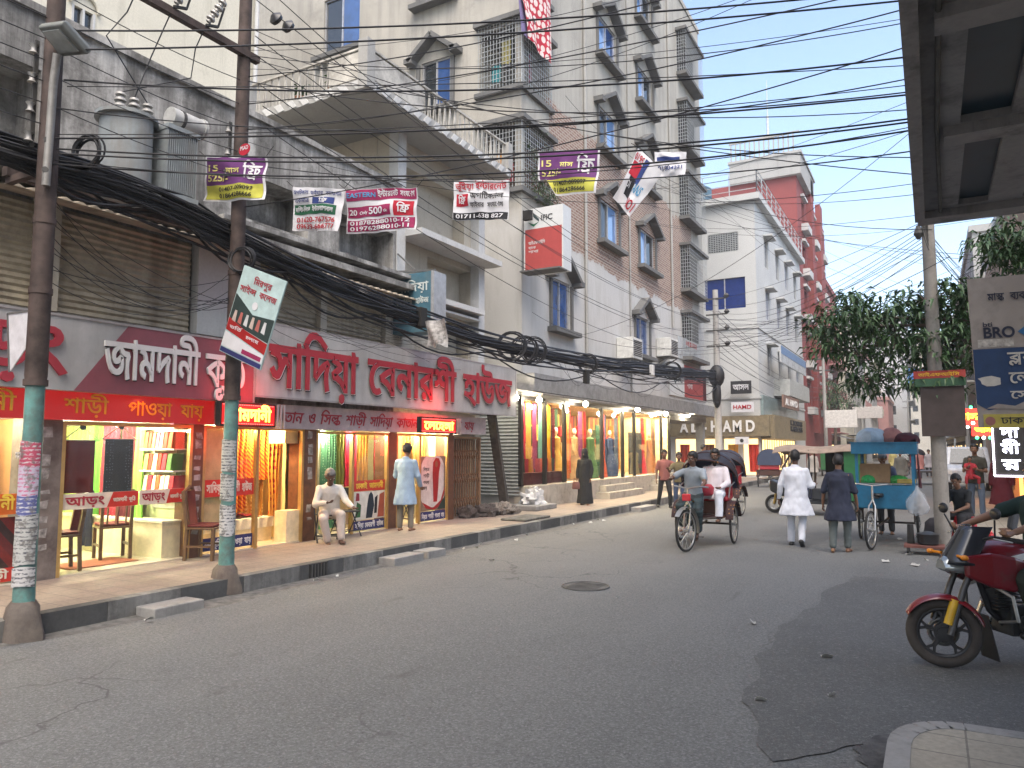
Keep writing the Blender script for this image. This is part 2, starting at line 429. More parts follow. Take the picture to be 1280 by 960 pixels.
[[101,111,101,102,101,104,126,96,144,83,149,74,150,63,150,55,143,44,132,38,113,38,114,53,127,53,132,55,135,63,133,72,126,79,115,85,101,89,102,90,102,25,87,25,72,40,62,46,39,55,26,57,18,75,79,101,90,104,86,96,86,111],[86,95,90,89,34,67,32,70,55,64,72,55,87,44],[161,124,161,110,-2,110,-2,124],[35,37,51,32,61,22,67,28,74,31,79,30,94,17,87,23,87,29,102,29,102,-9,86,-9,86,22,93,3,86,12,77,17,71,15,69,11,69,1,57,0,50,17,44,21,37,23,28,20,25,13,28,4,41,-3,36,-17,25,-12,16,-5,11,3,9,14,11,23,16,30,25,35]],
[[88,111,88,101,88,103,100,100,111,96,128,83,133,74,134,58,128,48,124,44,110,41,100,42,101,56,113,56,117,59,120,65,118,73,112,80,88,90,88,13,74,13,50,38,28,50,15,54,7,73,66,100,77,103,73,95,73,111],[73,94,77,88,59,81,22,63,20,67,38,62,52,54,74,34],[132,124,132,110,-2,110,-2,124],[185,124,185,110,164,110,164,-7,148,-7,148,110,128,110,128,124],[61,-6,46,0,31,18,43,25,52,12,61,9,74,12,100,28,116,31,127,29,150,12,149,-5,131,12,117,17,102,12,71,-4]],
[[45,17,31,22,19,36,30,44,40,33,51,35,63,51,63,66,61,72,53,82,41,85,35,85,29,80,30,67,16,63,13,71,14,85,21,94,40,99,51,98,60,94,68,88,73,80,77,69,77,48,68,54,80,68,98,80,122,87,132,76,125,58,122,38,124,20,129,2,114,-1,108,20,106,41,108,57,114,74,120,72,105,68,90,58,60,23,55,20],[14,120,33,113,40,108,45,94,30,93,24,104,9,111],[96,86,84,88,74,94,65,103,58,115,75,118,85,102,96,99,102,100,109,106,108,116,104,119,122,121,125,110,121,96,111,89],[147,124,147,110,-2,110,-2,124]],
[[97,106,111,104,121,99,127,90,129,79,128,71,118,57,91,42,85,56,106,65,111,71,113,79,109,88,97,91,84,89,73,84,66,78,63,72,65,67,73,64,69,50,52,57,48,63,47,70,48,77,56,89,70,99,78,103],[131,34,128,20,119,9,105,2,86,0,61,4,39,18,29,30,12,62,6,83,21,88,37,46,47,32,58,23,71,17,87,15,98,16,107,20,113,26,115,34,113,41,110,46,97,54,113,61,126,49],[147,124,147,110,-2,110,-2,124]],
[[179,124,179,110,158,110,158,0,143,0,143,71,148,58,132,74,123,73,100,38,90,28,85,26,79,25,63,31,48,49,60,56,65,48,73,41,83,42,90,49,109,80,118,89,130,89,148,75,144,75,143,110,-2,110,-2,124],[102,60,96,54,92,76,85,88,72,95,53,99,58,114,83,106,95,98,99,93,103,80,104,71],[41,89,51,88,71,81,103,58,95,49,61,71,52,74,36,74,27,67,26,61,29,52,40,45,33,30,23,36,16,43,11,52,10,70,19,82,25,86]],
[[38,94,47,93,62,88,80,72,80,54,61,72,51,78,35,79,27,72,26,66,29,57,40,50,33,36,16,49,11,57,9,67,10,75,19,87,25,91],[172,124,172,110,90,110,91,34,94,23,98,20,112,20,126,27,137,39,143,53,143,65,141,70,130,73,119,71,117,86,134,88,147,85,156,76,159,69,158,49,147,27,139,19,123,9,104,5,91,7,82,13,77,22,75,38,75,110,-2,110,-2,124],[135,124,131,136,126,139,89,140,80,142,68,147,63,152,58,164,58,182,73,181,73,166,79,158,91,155,132,153,142,147,147,138,149,124]],
[[102,111,102,25,87,24,80,32,62,46,39,55,26,57,18,75,79,101,90,104,86,96,86,111],[86,95,90,89,34,67,32,70,55,64,72,55,87,43],[123,124,123,110,-2,110,-2,124],[35,37,51,32,61,22,67,28,74,31,79,30,94,17,87,23,87,29,102,29,102,-9,86,-9,86,22,93,3,86,12,77,17,71,15,69,11,69,1,57,0,50,17,44,21,36,23,28,20,25,13,28,4,41,-3,36,-17,25,-12,16,-5,11,3,9,14,11,23,16,30,25,35]],
[[41,98,59,94,72,82,69,82,72,87,83,94,96,94,102,92,114,83,113,66,103,76,91,81,80,76,79,64,66,63,63,72,58,78,51,82,42,84,33,82,28,77,26,70,27,63,31,58,47,51,41,36,33,39,18,48,13,55,9,71,10,79,18,91,32,97],[180,124,180,110,126,110,126,53,110,53,110,110,-2,110,-2,124],[126,58,126,-9,110,-9,95,4,79,12,60,16,53,32,111,58],[110,44,69,25,71,27,92,20,111,8],[173,20,171,11,166,4,159,-1,137,-2,138,12,151,13,155,15,157,22,155,29,149,36,139,41,125,44,125,59,149,52,158,46,166,39,171,30]],
[[40,97,52,96,62,90,70,81,67,81,70,87,80,93,94,93,101,90,113,80,111,63,101,74,95,78,88,80,80,77,77,74,77,61,64,60,62,67,56,77,47,82,35,82,27,75,27,62,31,57,47,50,41,35,33,38,18,47,13,54,9,71,10,78,18,90,32,96],[203,124,203,110,122,110,122,34,125,23,130,20,144,20,158,27,168,39,174,53,174,65,172,70,161,73,151,71,149,86,165,88,178,85,188,76,190,69,189,49,178,27,170,19,154,9,135,5,122,7,114,13,108,22,106,38,106,110,-2,110,-2,124],[166,124,162,136,158,139,120,140,112,142,99,147,95,152,89,164,90,182,104,181,104,166,111,158,122,155,163,153,174,147,179,138,181,124]],
[[100,62,87,64,77,68,68,76,62,87,65,88,57,69,46,61,39,60,23,65,7,83,20,91,29,78,37,75,42,76,49,83,52,89,54,110,68,110,72,96,83,80,94,75,106,75,114,82,114,96,110,103,101,115,117,118,128,101,130,88,128,77,122,68,112,64],[165,124,165,110,-2,110,-2,124],[109,70,109,64,132,58,149,46,154,37,156,27,154,18,150,11,142,6,121,5,122,19,134,19,138,22,141,29,139,36,133,42,109,53,109,-9,94,-9,87,0,70,12,60,17,38,22,31,40,81,60,98,65,94,57,94,68],[94,57,99,51,47,32,45,34,60,31,74,25,95,10]],
[[169,124,169,110,88,110,88,34,91,23,102,19,117,23,129,32,138,46,140,53,140,65,134,72,117,71,114,86,131,88,144,85,153,76,157,61,155,49,151,38,144,27,128,13,111,6,101,5,88,7,80,13,73,29,72,110,51,110,51,124],[132,124,131,131,128,136,122,138,86,139,77,141,65,146,60,151,55,163,55,182,70,181,70,165,73,159,81,154,115,152,139,147,144,138,147,124],[55,124,55,110,34,110,34,0,19,0,19,110,-2,110,-2,124,16,124,4,141,19,162,37,178,49,182,76,182,101,174,139,147,131,138,96,162,81,167,55,168,39,161,21,139,32,124]],
[[110,0,98,1,79,9,71,16,60,34,65,49,79,52,90,57,97,63,102,71,106,90,102,110,51,110,51,124,93,124,86,135,82,154,86,169,97,183,109,174,100,164,98,153,103,135,111,124,173,124,173,110,126,111,150,81,157,66,159,48,158,35,153,23,146,13,136,6,124,2],[109,15,120,16,135,25,139,32,143,49,140,67,136,76,112,107,115,106,120,81,115,59,104,47,95,41,70,34,73,46,76,36,87,22,94,18],[55,124,55,110,34,110,34,0,19,0,19,110,-2,110,-2,124,16,124,4,141,19,160,37,174,49,179,76,179,102,169,141,145,133,134,107,151,85,162,75,164,55,165,39,158,21,139,32,124]],
[[10,68,58,68,58,51,10,51]]]
WORD_RUNS = {'জামদানী': [3544,[[13,0],[32,917],[24,1183],[18,1805],[32,2408],[19,2674],[34,3278]]],
'কুঠি': [1664,[[8,0],[35,807],[54,807]]],
'সাদিয়া': [2709,[[29,0],[32,682],[33,948],[18,1214],[25,1817],[31,2443],[32,2443]]],
'বেনারশী': [3351,[[37,0],[22,346],[19,942],[32,1546],[26,1812],[28,2408],[34,3085]]],
'হাউজ': [2425,[[30,0],[32,530],[5,796],[13,1508]]],
'আড়ং': [2308,[[3,0],[15,1158],[31,1870],[1,1870]]],
'শাড়ী': [1921,[[28,0],[32,677],[15,943],[31,1655],[34,1655]]],
'পাওয়া': [2612,[[20,0],[32,716],[7,982],[25,1720],[31,2346],[32,2346]]],
'যায়': [1518,[[25,0],[32,626],[25,892],[31,1518]]],
'কাতান': [2650,[[8,0],[32,807],[17,1073],[32,1780],[19,2046]]],
'ও': [738,[[7,0]]],
'সিল্ক': [1839,[[33,0],[29,266],[50,948]]],
'লেহেঙ্গা': [2945,[[37,0],[27,346],[37,1077],[30,1423],[45,1953],[32,2679]]],
'ঢাকাই': [2436,[[16,0],[32,567],[8,833],[32,1640],[4,1906]]],
'বিয়ের': [2430,[[33,0],[22,266],[25,862],[31,1488],[37,1488],[26,1834]]],
'এক্সক্লুসিভ': [4136,[[6,0],[44,758],[43,1671],[35,2467],[33,2467],[29,2733],[23,3415]]],
'মিরপুর': [2796,[[33,0],[24,266],[26,888],[20,1484],[35,2200],[26,2200]]],
'সাইন্স': [2365,[[29,0],[32,682],[4,948],[47,1478]]],
'কলেজ': [2801,[[8,0],[37,807],[27,1153],[13,1884]]],
'অপটিকাল': [4246,[[2,0],[20,893],[53,1609],[8,2442],[32,3249],[27,3515]]],
'ফাইবার': [3092,[[21,0],[32,838],[4,1104],[22,1634],[32,2230],[26,2496]]],
'কানেকশন': [4111,[[8,0],[32,807],[37,1073],[19,1419],[8,2023],[28,2830],[19,3507]]],
'একমাত্র': [3168,[[6,0],[8,758],[24,1565],[32,2187],[41,2453]]],
'মাল্টি-লিংক': [4740,[[24,0],[32,622],[33,888],[51,1154],[55,2158],[33,2498],[27,2764],[1,3495],[8,3933]]],
'ইন্টারন্যাশনাল': [5643,[[4,0],[48,530],[32,1378],[26,1644],[19,2240],[40,2844],[32,3099],[28,3365],[19,4042],[32,4646],[27,4912]]],
'ইন্টারনেট': [3757,[[4,0],[48,530],[32,1378],[26,1644],[37,2240],[19,2586],[14,3190]]],
'সংযোগ': [3355,[[29,0],[1,682],[25,1120],[38,1746],[10,2699]]],
'ফ্রি': [1165,[[33,0],[42,266]]],
'ভূঁইয়া': [2143,[[23,0],[36,721],[0,721],[4,721],[25,1251],[31,1877],[32,1877]]],
'অপটিক্যাল': [4501,[[2,0],[20,893],[53,1609],[8,2442],[40,3249],[32,3504],[27,3770]]],
'মাস্ক': [1701,[[24,0],[32,622],[52,888]]],
'ব্যবহার': [2839,[[22,0],[40,596],[22,851],[30,1447],[32,1977],[26,2243]]],
'ব্লক': [1410,[[49,0],[8,603]]],
'লেন': [1681,[[37,0],[27,346],[19,1077]]],
'সেকশন': [3116,[[37,0],[29,346],[8,1028],[28,1835],[19,2512]]],
'ঢাকা': [1906,[[16,0],[32,567],[8,833],[32,1640]]],
'উত্তর': [2031,[[5,0],[46,712],[26,1435]]],
'দা': [869,[[18,0],[32,603]]],
'মী': [888,[[24,0],[34,622]]],
'র': [596,[[26,0]]],
'আসল': [2571,[[3,0],[29,1158],[27,1840]]],
'মাস': [1570,[[24,0],[32,622],[29,888]]],
'আইএফআইসি': [5920,[[3,0],[4,1158],[6,1688],[21,2446],[3,3284],[4,4442],[33,4972],[29,5238]]],
'ব্যাংক': [2362,[[22,0],[40,596],[32,851],[1,1117],[8,1555]]],
'শাখা': [1905,[[28,0],[32,677],[9,943],[32,1639]]],
'ভর্তি': [1694,[[23,0],[33,721],[17,987],[39,1694]]],
'চলছে': [2331,[[11,0],[27,567],[37,1298],[12,1644]]]}

# ------------------------------------------------------------------ materials
class NT:
	def __init__(self,name):
		self.m = bpy.data.materials.new(name)
		self.m.use_nodes = True
		self.t = self.m.node_tree
		self.b = self.t.nodes['Principled BSDF']
		self.out = self.t.nodes['Material Output']

	def n(self,kind,**kw):
		nd = self.t.nodes.new('ShaderNode' + kind)
		for k,v in kw.items():
			if k.startswith('i_'):
				nd.inputs[k[2:].replace('_',' ')].default_value = v
			else:
				setattr(nd,k,v)
		return nd

	def l(self,a,b):
		self.t.links.new(a,b)

	def pos(self,scale=(1,1,1)):
		g = self.n('NewGeometry')
		mp = self.n('Mapping')
		mp.inputs['Scale'].default_value = scale
		self.l(g.outputs['Position'],mp.inputs['Vector'])
		return mp.outputs[0]

	def obj(self,scale=(1,1,1)):
		g = self.n('TexCoord')
		mp = self.n('Mapping')
		mp.inputs['Scale'].default_value = scale
		self.l(g.outputs['Object'],mp.inputs['Vector'])
		return mp.outputs[0]

	def noise(self,vec,scale,detail=4,rough=.6):
		nd = self.n('TexNoise')
		nd.inputs['Scale'].default_value = scale
		nd.inputs['Detail'].default_value = detail
		nd.inputs['Roughness'].default_value = rough
		self.l(vec,nd.inputs['Vector'])
		return nd.outputs['Fac']

	def ramp(self,fac,stops):
		r = self.n('ValToRGB')
		e = r.color_ramp.elements
		while len(e) < len(stops):
			e.new(.5)
		for k,(p,c) in zip(e,stops):
			k.position = p
			k.color = (*c,1) if isinstance(c,(tuple,list)) else (c,c,c,1)
		self.l(fac,r.inputs[0])
		return r.outputs[0]

	def mix(self,fac,a,b,mode='MIX'):
		m = self.n('MixRGB',blend_type=mode)
		for s,v in ((0,fac),(1,a),(2,b)):
			if hasattr(v,'links'):
				self.l(v,m.inputs[s])
			else:
				m.inputs[s].default_value = (*v,1) if isinstance(v,(tuple,list)) else v
		return m.outputs[0]

	def bump(self,h,strength=.3,dist=.01):
		b = self.n('Bump')
		b.inputs['Strength'].default_value = strength
		b.inputs['Distance'].default_value = dist
		self.l(h,b.inputs['Height'])
		self.l(b.outputs[0],self.b.inputs['Normal'])

	def base(self,c):
		if hasattr(c,'links'):
			self.l(c,self.b.inputs['Base Color'])
		else:
			self.b.inputs['Base Color'].default_value = (*c,1)

def hexc(h):
	c = [int(h[i:i + 2],16) / 255 for i in (0,2,4)]
	return tuple(v / 12.92 if v <= .04045 else ((v + .055) / 1.055) ** 2.4 for v in c)

MATS = {}

def mat(name,col,rough=.7,metal=0,var=.18,scale=6,bump=0,bscale=40,dirt=0,dirtc=(.05,.045,.04),dscale=2.5,streak=False,spec=.4,coat=0,local=True):
	"""painted / plastered / cloth surface with mottling and optional dirt"""
	if name in MATS:
		return MATS[name]
	k = NT(name)
	col = hexc(col) if isinstance(col,str) else col
	p = k.obj() if local else k.pos()
	f = k.noise(p,scale,5)
	lo = tuple(c * (1 - var) for c in col)
	hi = tuple(min(.95,c * (1 + var)) for c in col)
	c = k.ramp(f,[(.3,lo),(.7,hi)])
	if dirt:
		q = k.obj((1,1,.12)) if (streak and local) else k.pos((1,1,.12)) if streak else p
		d = k.noise(q,dscale,7,.68)
		c = k.mix(k.ramp(d,[(.62 - .3 * dirt,0),(.92 - .32 * dirt,.9)]),c,dirtc)
		if streak:
			d2 = k.noise(p,dscale * .35,6,.7)
			c = k.mix(k.ramp(d2,[(.55 - .12 * dirt,0),(.85,.75)]),c,dirtc)
	k.base(c)
	k.b.inputs['Roughness'].default_value = rough
	k.b.inputs['Metallic'].default_value = metal
	k.b.inputs['Specular IOR Level'].default_value = spec
	k.b.inputs['Coat Weight'].default_value = coat
	if bump:
		k.bump(k.noise(p,bscale,4),bump,.01)
	MATS[name] = k.m
	return k.m

def glow(name,col,strength):
	if name in MATS:
		return MATS[name]
	k = NT(name)
	col = hexc(col) if isinstance(col,str) else col
	k.base((.02,.02,.02))
	k.b.inputs['Emission Color'].default_value = (*col,1)
	k.b.inputs['Emission Strength'].default_value = strength
	MATS[name] = k.m
	return k.m

def glass_mat(name='shop_glass',tint=(.97,.98,.97),refl=.9):
	if name in MATS:
		return MATS[name]
	k = NT(name)
	t = k.n('BsdfTransparent')
	t.inputs[0].default_value = (*tint,1)
	g = k.n('BsdfGlossy')
	g.inputs['Roughness'].default_value = .03
	fr = k.n('LayerWeight')
	pw = k.n('Math',operation='POWER')
	pw.inputs[1].default_value = 4.5
	k.l(fr.outputs['Facing'],pw.inputs[0])
	mu = k.n('Math',operation='MULTIPLY_ADD')
	mu.inputs[1].default_value = refl * .7
	mu.inputs[2].default_value = .035
	k.l(pw.outputs[0],mu.inputs[0])
	mx = k.n('MixShader')
	k.l(mu.outputs[0],mx.inputs[0])
	k.l(t.outputs[0],mx.inputs[1])
	k.l(g.outputs[0],mx.inputs[2])
	k.l(mx.outputs[0],k.out.inputs[0])
	MATS[name] = k.m
	return k.m

def asphalt():
	k = NT('asphalt')
	p = k.pos()
	big = k.noise(p,.35,6,.65)
	lane = k.noise(k.pos((.9,.06,1)),1.2,5,.6)
	c = k.ramp(big,[(.3,(.10,.102,.099)),(.7,(.142,.144,.139))])
	c = k.mix(k.ramp(lane,[(.42,0),(.72,.55)]),c,(.165,.166,.162))
	sp = k.n('TexVoronoi')
	sp.inputs['Scale'].default_value = 70
	k.l(p,sp.inputs['Vector'])
	c = k.mix(k.ramp(sp.outputs['Color'],[(.35,.55),(.8,0)]),c,(.075,.075,.075))
	c = k.mix(k.ramp(k.noise(p,46,3,.8),[(.5,0),(.66,.7)]),c,(.22,.226,.222))
	c = k.mix(k.ramp(k.noise(p,33,3,.8),[(.56,0),(.7,.8)]),c,(.055,.055,.055))
	c = k.mix(k.ramp(k.noise(p,160,2),[(.62,0),(.72,.55)]),c,(.28,.28,.27))
	st = k.noise(p,.9,8,.75)
	c = k.mix(k.ramp(st,[(.6,0),(.74,.5)]),c,(.09,.088,.085))
	oil = k.noise(k.pos((1,.35,1)),2.6,3,.5)
	c = k.mix(k.ramp(oil,[(.68,0),(.76,.45)]),c,(.06,.058,.055))
	ck = k.n('TexVoronoi')
	ck.feature = 'DISTANCE_TO_EDGE'
	ck.inputs['Scale'].default_value = .55
	wv = k.n('VectorMath',operation='ADD')
	wn_ = k.n('TexNoise')
	wn_.inputs['Scale'].default_value = 1.6
	wn_.inputs['Detail'].default_value = 6
	k.l(p,wn_.inputs['Vector'])
	k.l(p,wv.inputs[0])
	k.l(wn_.outputs['Color'],wv.inputs[1])
	k.l(wv.outputs[0],ck.inputs['Vector'])
	hide = k.ramp(k.noise(p,.25,2),[(.5,0),(.6,.7)])
	line = k.ramp(ck.outputs['Distance'],[(.004,1),(.012,0)])
	mm_ = k.n('MixRGB',blend_type='MULTIPLY')
	mm_.inputs[0].default_value = 1
	k.l(hide,mm_.inputs[1])
	k.l(line,mm_.inputs[2])
	c = k.mix(mm_.outputs[0],c,(.05,.05,.05))
	k.base(c)
	k.b.inputs['Roughness'].default_value = .82
	k.b.inputs['Specular IOR Level'].default_value = .3
	k.bump(k.noise(p,90,4,.7),.55,.008)
	return k.m

def patch_asphalt():
	k = NT('patch_asphalt')
	p = k.pos()
	c = k.ramp(k.noise(p,.8,6,.7),[(.3,(.072,.073,.072)),(.7,(.104,.105,.102))])
	sp = k.n('TexVoronoi')
	sp.inputs['Scale'].default_value = 85
	k.l(p,sp.inputs['Vector'])
	c = k.mix(k.ramp(sp.outputs['Color'],[(.4,.5),(.8,0)]),c,(.045,.045,.045))
	c = k.mix(k.ramp(k.noise(p,42,3,.8),[(.54,0),(.68,.7)]),c,(.2,.2,.19))
	c = k.mix(k.ramp(k.noise(p,140,2),[(.62,0),(.72,.6)]),c,(.24,.24,.23))
	k.base(c)
	k.b.inputs['Roughness'].default_value = .8
	k.bump(k.noise(p,70,4,.7),.7,.01)
	return k.m

def concrete(name,a,b,stain=.5,stainc=(.06,.055,.05),sc=.8,rough=.88,bump=.25,streaks=True):
	"""weathered concrete / plaster in world space with rain streaks and moss-dark stains"""
	k = NT(name)
	p = k.pos()
	c = k.ramp(k.noise(p,sc,8,.65),[(.3,a),(.68,b)])
	fine = k.noise(p,22,3)
	c = k.mix(.25,c,k.ramp(fine,[(.3,tuple(v * .75 for v in a)),(.7,b)]))
	if streaks:
		s = k.noise(k.pos((1.6,1.6,.1)),1.7,7,.7)
		c = k.mix(k.ramp(s,[(.66 - .26 * stain,0),(.95 - .25 * stain,.85)]),c,stainc)
	bl = k.noise(p,sc * 1.7,9,.75)
	c = k.mix(k.ramp(bl,[(.68 - .2 * stain,0),(.9 - .2 * stain,.9)]),c,stainc)
	k.base(c)
	k.b.inputs['Roughness'].default_value = rough
	k.b.inputs['Specular IOR Level'].default_value = .25
	k.bump(k.noise(p,14,6,.7),bump,.02)
	return k.m

def brick_wall(name,axis='yz'):
	k = NT(name)
	g = k.n('NewGeometry')
	s = k.n('SeparateXYZ')
	k.l(g.outputs['Position'],s.inputs[0])
	cb = k.n('CombineXYZ')
	k.l(s.outputs['Y' if axis == 'yz' else 'X'],cb.inputs[0])
	k.l(s.outputs['Z'],cb.inputs[1])
	b = k.n('TexBrick')
	b.inputs['Scale'].default_value = 1
	b.inputs['Brick Width'].default_value = .26
	b.inputs['Row Height'].default_value = .09
	b.inputs['Mortar Size'].default_value = .011
	b.inputs['Color1'].default_value = (.33,.15,.1,1)
	b.inputs['Color2'].default_value = (.42,.27,.2,1)
	b.inputs['Mortar'].default_value = (.36,.33,.29,1)
	k.l(cb.outputs[0],b.inputs['Vector'])
	p = k.pos()
	c = k.mix(k.ramp(k.noise(p,.6,7,.7),[(.4,0),(.75,.6)]),b.outputs['Color'],(.4,.36,.31))
	c = k.mix(k.ramp(k.noise(p,9,4),[(.35,.4),(.65,0)]),c,(.2,.13,.1))
	k.base(c)
	k.b.inputs['Roughness'].default_value = .9
	k.bump(b.outputs['Fac'],-.5,.02)
	return k.m

def stripes(name,cols,axis=(1,0,0),scale=3.0,rough=.7,sharp=True,distort=0,bump=0):
	"""woven cloth: bands of colour along an axis of the piece"""
	if name in MATS:
		return MATS[name]
	k = NT(name)
	v = k.obj()
	d = k.n('VectorMath',operation='DOT_PRODUCT')
	d.inputs[1].default_value = axis
	k.l(v,d.inputs[0])
	m = k.n('Math',operation='MULTIPLY')
	m.inputs[1].default_value = scale
	k.l(d.outputs['Value'],m.inputs[0])
	src = m.outputs[0]
	if distort:
		a = k.n('Math',operation='MULTIPLY_ADD')
		a.inputs[1].default_value = distort
		k.l(k.noise(v,3,3),a.inputs[0])
		k.l(src,a.inputs[2])
		src = a.outputs[0]
	fr = k.n('Math',operation='FRACT')
	k.l(src,fr.inputs[0])
	r = k.n('ValToRGB')
	if sharp:
		r.color_ramp.interpolation = 'CONSTANT'
	e = r.color_ramp.elements
	while len(e) < len(cols):
		e.new(.5)
	for i,(q,c) in enumerate(zip(e,cols)):
		q.position = i / len(cols)
		c = hexc(c) if isinstance(c,str) else c
		q.color = (*c,1)
	k.l(fr.outputs[0],r.inputs[0])
	c = k.mix(.25,r.outputs[0],k.ramp(k.noise(v,30,3),[(.3,.02),(.7,.7)]),'OVERLAY')
	k.base(c)
	k.b.inputs['Roughness'].default_value = rough
	MATS[name] = k.m
	return k.m

def spots(name,base,dot,scale=8,size=.3,rough=.75,stretch=(1,1,1)):
	if name in MATS:
		return MATS[name]
	k = NT(name)
	v = k.n('TexVoronoi')
	v.inputs['Scale'].default_value = scale
	v.inputs['Randomness'].default_value = .35
	k.l(k.obj(stretch),v.inputs['Vector'])
	base,dot = [hexc(c) if isinstance(c,str) else c for c in (base,dot)]
	c = k.ramp(v.outputs['Distance'],[(size,dot),(size + .04,base)])
	c = k.mix(.3,c,k.ramp(k.noise(k.obj(),5,5),[(.3,.1),(.7,.8)]),'OVERLAY')
	k.base(c)
	k.b.inputs['Roughness'].default_value = rough
	MATS[name] = k.m
	return k.m

def tiles(name,a,b,mortar,w,h,off=0.0,axis='xy',rough=.8,bump=.4):
	k = NT(name)
	p = k.pos()
	src = p
	if axis == 'yz':
		s = k.n('SeparateXYZ')
		k.l(p,s.inputs[0])
		cb = k.n('CombineXYZ')
		k.l(s.outputs['Y'],cb.inputs[0])
		k.l(s.outputs['Z'],cb.inputs[1])
		src = cb.outputs[0]
	br = k.n('TexBrick')
	br.offset = off
	for n_,v in (('Scale',1),('Brick Width',w),('Row Height',h),('Mortar Size',.006)):
		br.inputs[n_].default_value = v
	br.inputs['Color1'].default_value = (*a,1)
	br.inputs['Color2'].default_value = (*b,1)
	br.inputs['Mortar'].default_value = (*mortar,1)
	k.l(src,br.inputs['Vector'])
	c = k.mix(k.ramp(k.noise(p,.9,8,.7),[(.42,0),(.72,.65)]),br.outputs['Color'],mortar)
	c = k.mix(.2,c,k.ramp(k.noise(p,26,4),[(.3,.05),(.7,.8)]),'OVERLAY')
	k.base(c)
	k.b.inputs['Roughness'].default_value = rough
	k.bump(br.outputs['Fac'],-bump,.01)
	return k.m

from mathutils.geometry import delaunay_2d_cdt as cdt

def letter_outline(i):
	return [[(c[j] / 200,c[j + 1] / 200) for j in range(0,len(c),2)] for c in GLYPHS[i]]

GLYPH_CACHE = {}
RUNS = {w_: ([tuple(q) for q in d_[1]],d_[0] / 1000) for w_,d_ in WORD_RUNS.items()}

def bn_contours(text):
	"""outline polygons of a shaped Bengali line, em units, plus the advance width"""
	x,polys = 0,[]
	for w in text.split(' '):
		run,adv = RUNS[w]
		for gi,gx in run:
			if gi not in GLYPH_CACHE:
				GLYPH_CACHE[gi] = letter_outline(gi)
			for c in GLYPH_CACHE[gi]:
				polys.append([(px + x + gx / 1000,py) for px,py in c])
		x += adv + .26
	return polys,x - .26

def area2(c):
	return sum(c[i][0] * c[(i + 1) % len(c)][1] - c[(i + 1) % len(c)][0] * c[i][1] for i in range(len(c))) / 2

def inside(p,c):
	r = False
	for i in range(len(c)):
		(x0,y0),(x1,y1) = c[i],c[(i + 1) % len(c)]
		if (y0 > p[1]) != (y1 > p[1]) and p[0] < (x1 - x0) * (p[1] - y0) / (y1 - y0) + x0:
			r = not r
	return r

def fatten(c,d):
	"""push a closed outline outwards along its left-hand normals (outer outlines run clockwise)"""
	out = []
	n_ = len(c)
	for i in range(n_):
		p,q,r = Vector(c[i - 1]),Vector(c[i]),Vector(c[(i + 1) % n_])
		a,b = (q - p),(r - q)
		if a.length < 1e-7 or b.length < 1e-7:
			out.append(c[i])
			continue
		na,nb = Vector((-a.y,a.x)).normalized(),Vector((-b.y,b.x)).normalized()
		m = na + nb
		if m.length < .3:
			m = na
		else:
			m = m.normalized() / max(.5,(m.normalized()).dot(na))
		out.append((q.x + m.x * d,q.y + m.y * d))
	return out

TEXT_CACHE = {}

def flat_text(text,bold=0.0):
	"""(verts2d, faces, layer) of a line of lettering, 1 em high, start at x = 0"""
	key = (text,bold)
	if key in TEXT_CACHE:
		return TEXT_CACHE[key]
	vs,fs,ly = [],[],[]
	if any('\u0980' <= ch <= '\u09ff' for ch in text):
		polys,w = bn_contours(text)
		outer = [c for c in polys if area2(c) < 0]
		holes = [c for c in polys if area2(c) >= 0]
		for k_,c in enumerate(outer):
			mine = [h for h in holes if inside(h[0],c)]
			loops = [fatten(c,bold)] + [fatten(h,bold) for h in mine]
			pts,eds = [],[]
			for l_ in loops:
				k0,m_ = len(pts),len(l_)
				pts += [Vector(p) for p in l_]
				eds += [(k0 + i,k0 + (i + 1) % m_) for i in range(m_)]
			out = cdt(pts,eds,[],0,1e-5)
			base = len(vs)
			vs += [(p.x,p.y) for p in out[0]]
			ly += [k_ % 4] * len(out[0])
			for t in out[2]:
				(ax,ay),(bx,by),(cx,cy) = (vs[base + i] for i in t[:3])
				s_ = (bx - ax) * (cy - ay) - (cx - ax) * (by - ay)
				mid = ((ax + bx + cx) / 3,(ay + by + cy) / 3)
				if abs(s_) > 1e-10 and inside(mid,loops[0]) and not any(inside(mid,h) for h in loops[1:]):
					fs.append(tuple(base + i for i in (t if s_ > 0 else t[::-1])))
	else:
		cu = bpy.data.curves.new('t','FONT')
		cu.body = text
		cu.size = 1
		cu.fill_mode = 'FRONT'
		cu.offset = bold
		o = bpy.data.objects.new('t',cu)
		COL.objects.link(o)
		dg = bpy.context.evaluated_depsgraph_get()
		me = bpy.data.meshes.new_from_object(o.evaluated_get(dg))
		vs = [(v.co.x,v.co.y) for v in me.vertices]
		fs = [tuple(p.vertices) for p in me.polygons]
		ly = [0] * len(vs)
		bpy.data.objects.remove(o)
		bpy.data.curves.remove(cu)
		bpy.data.meshes.remove(me)
	TEXT_CACHE[key] = (vs,fs,ly)
	return TEXT_CACHE[key]

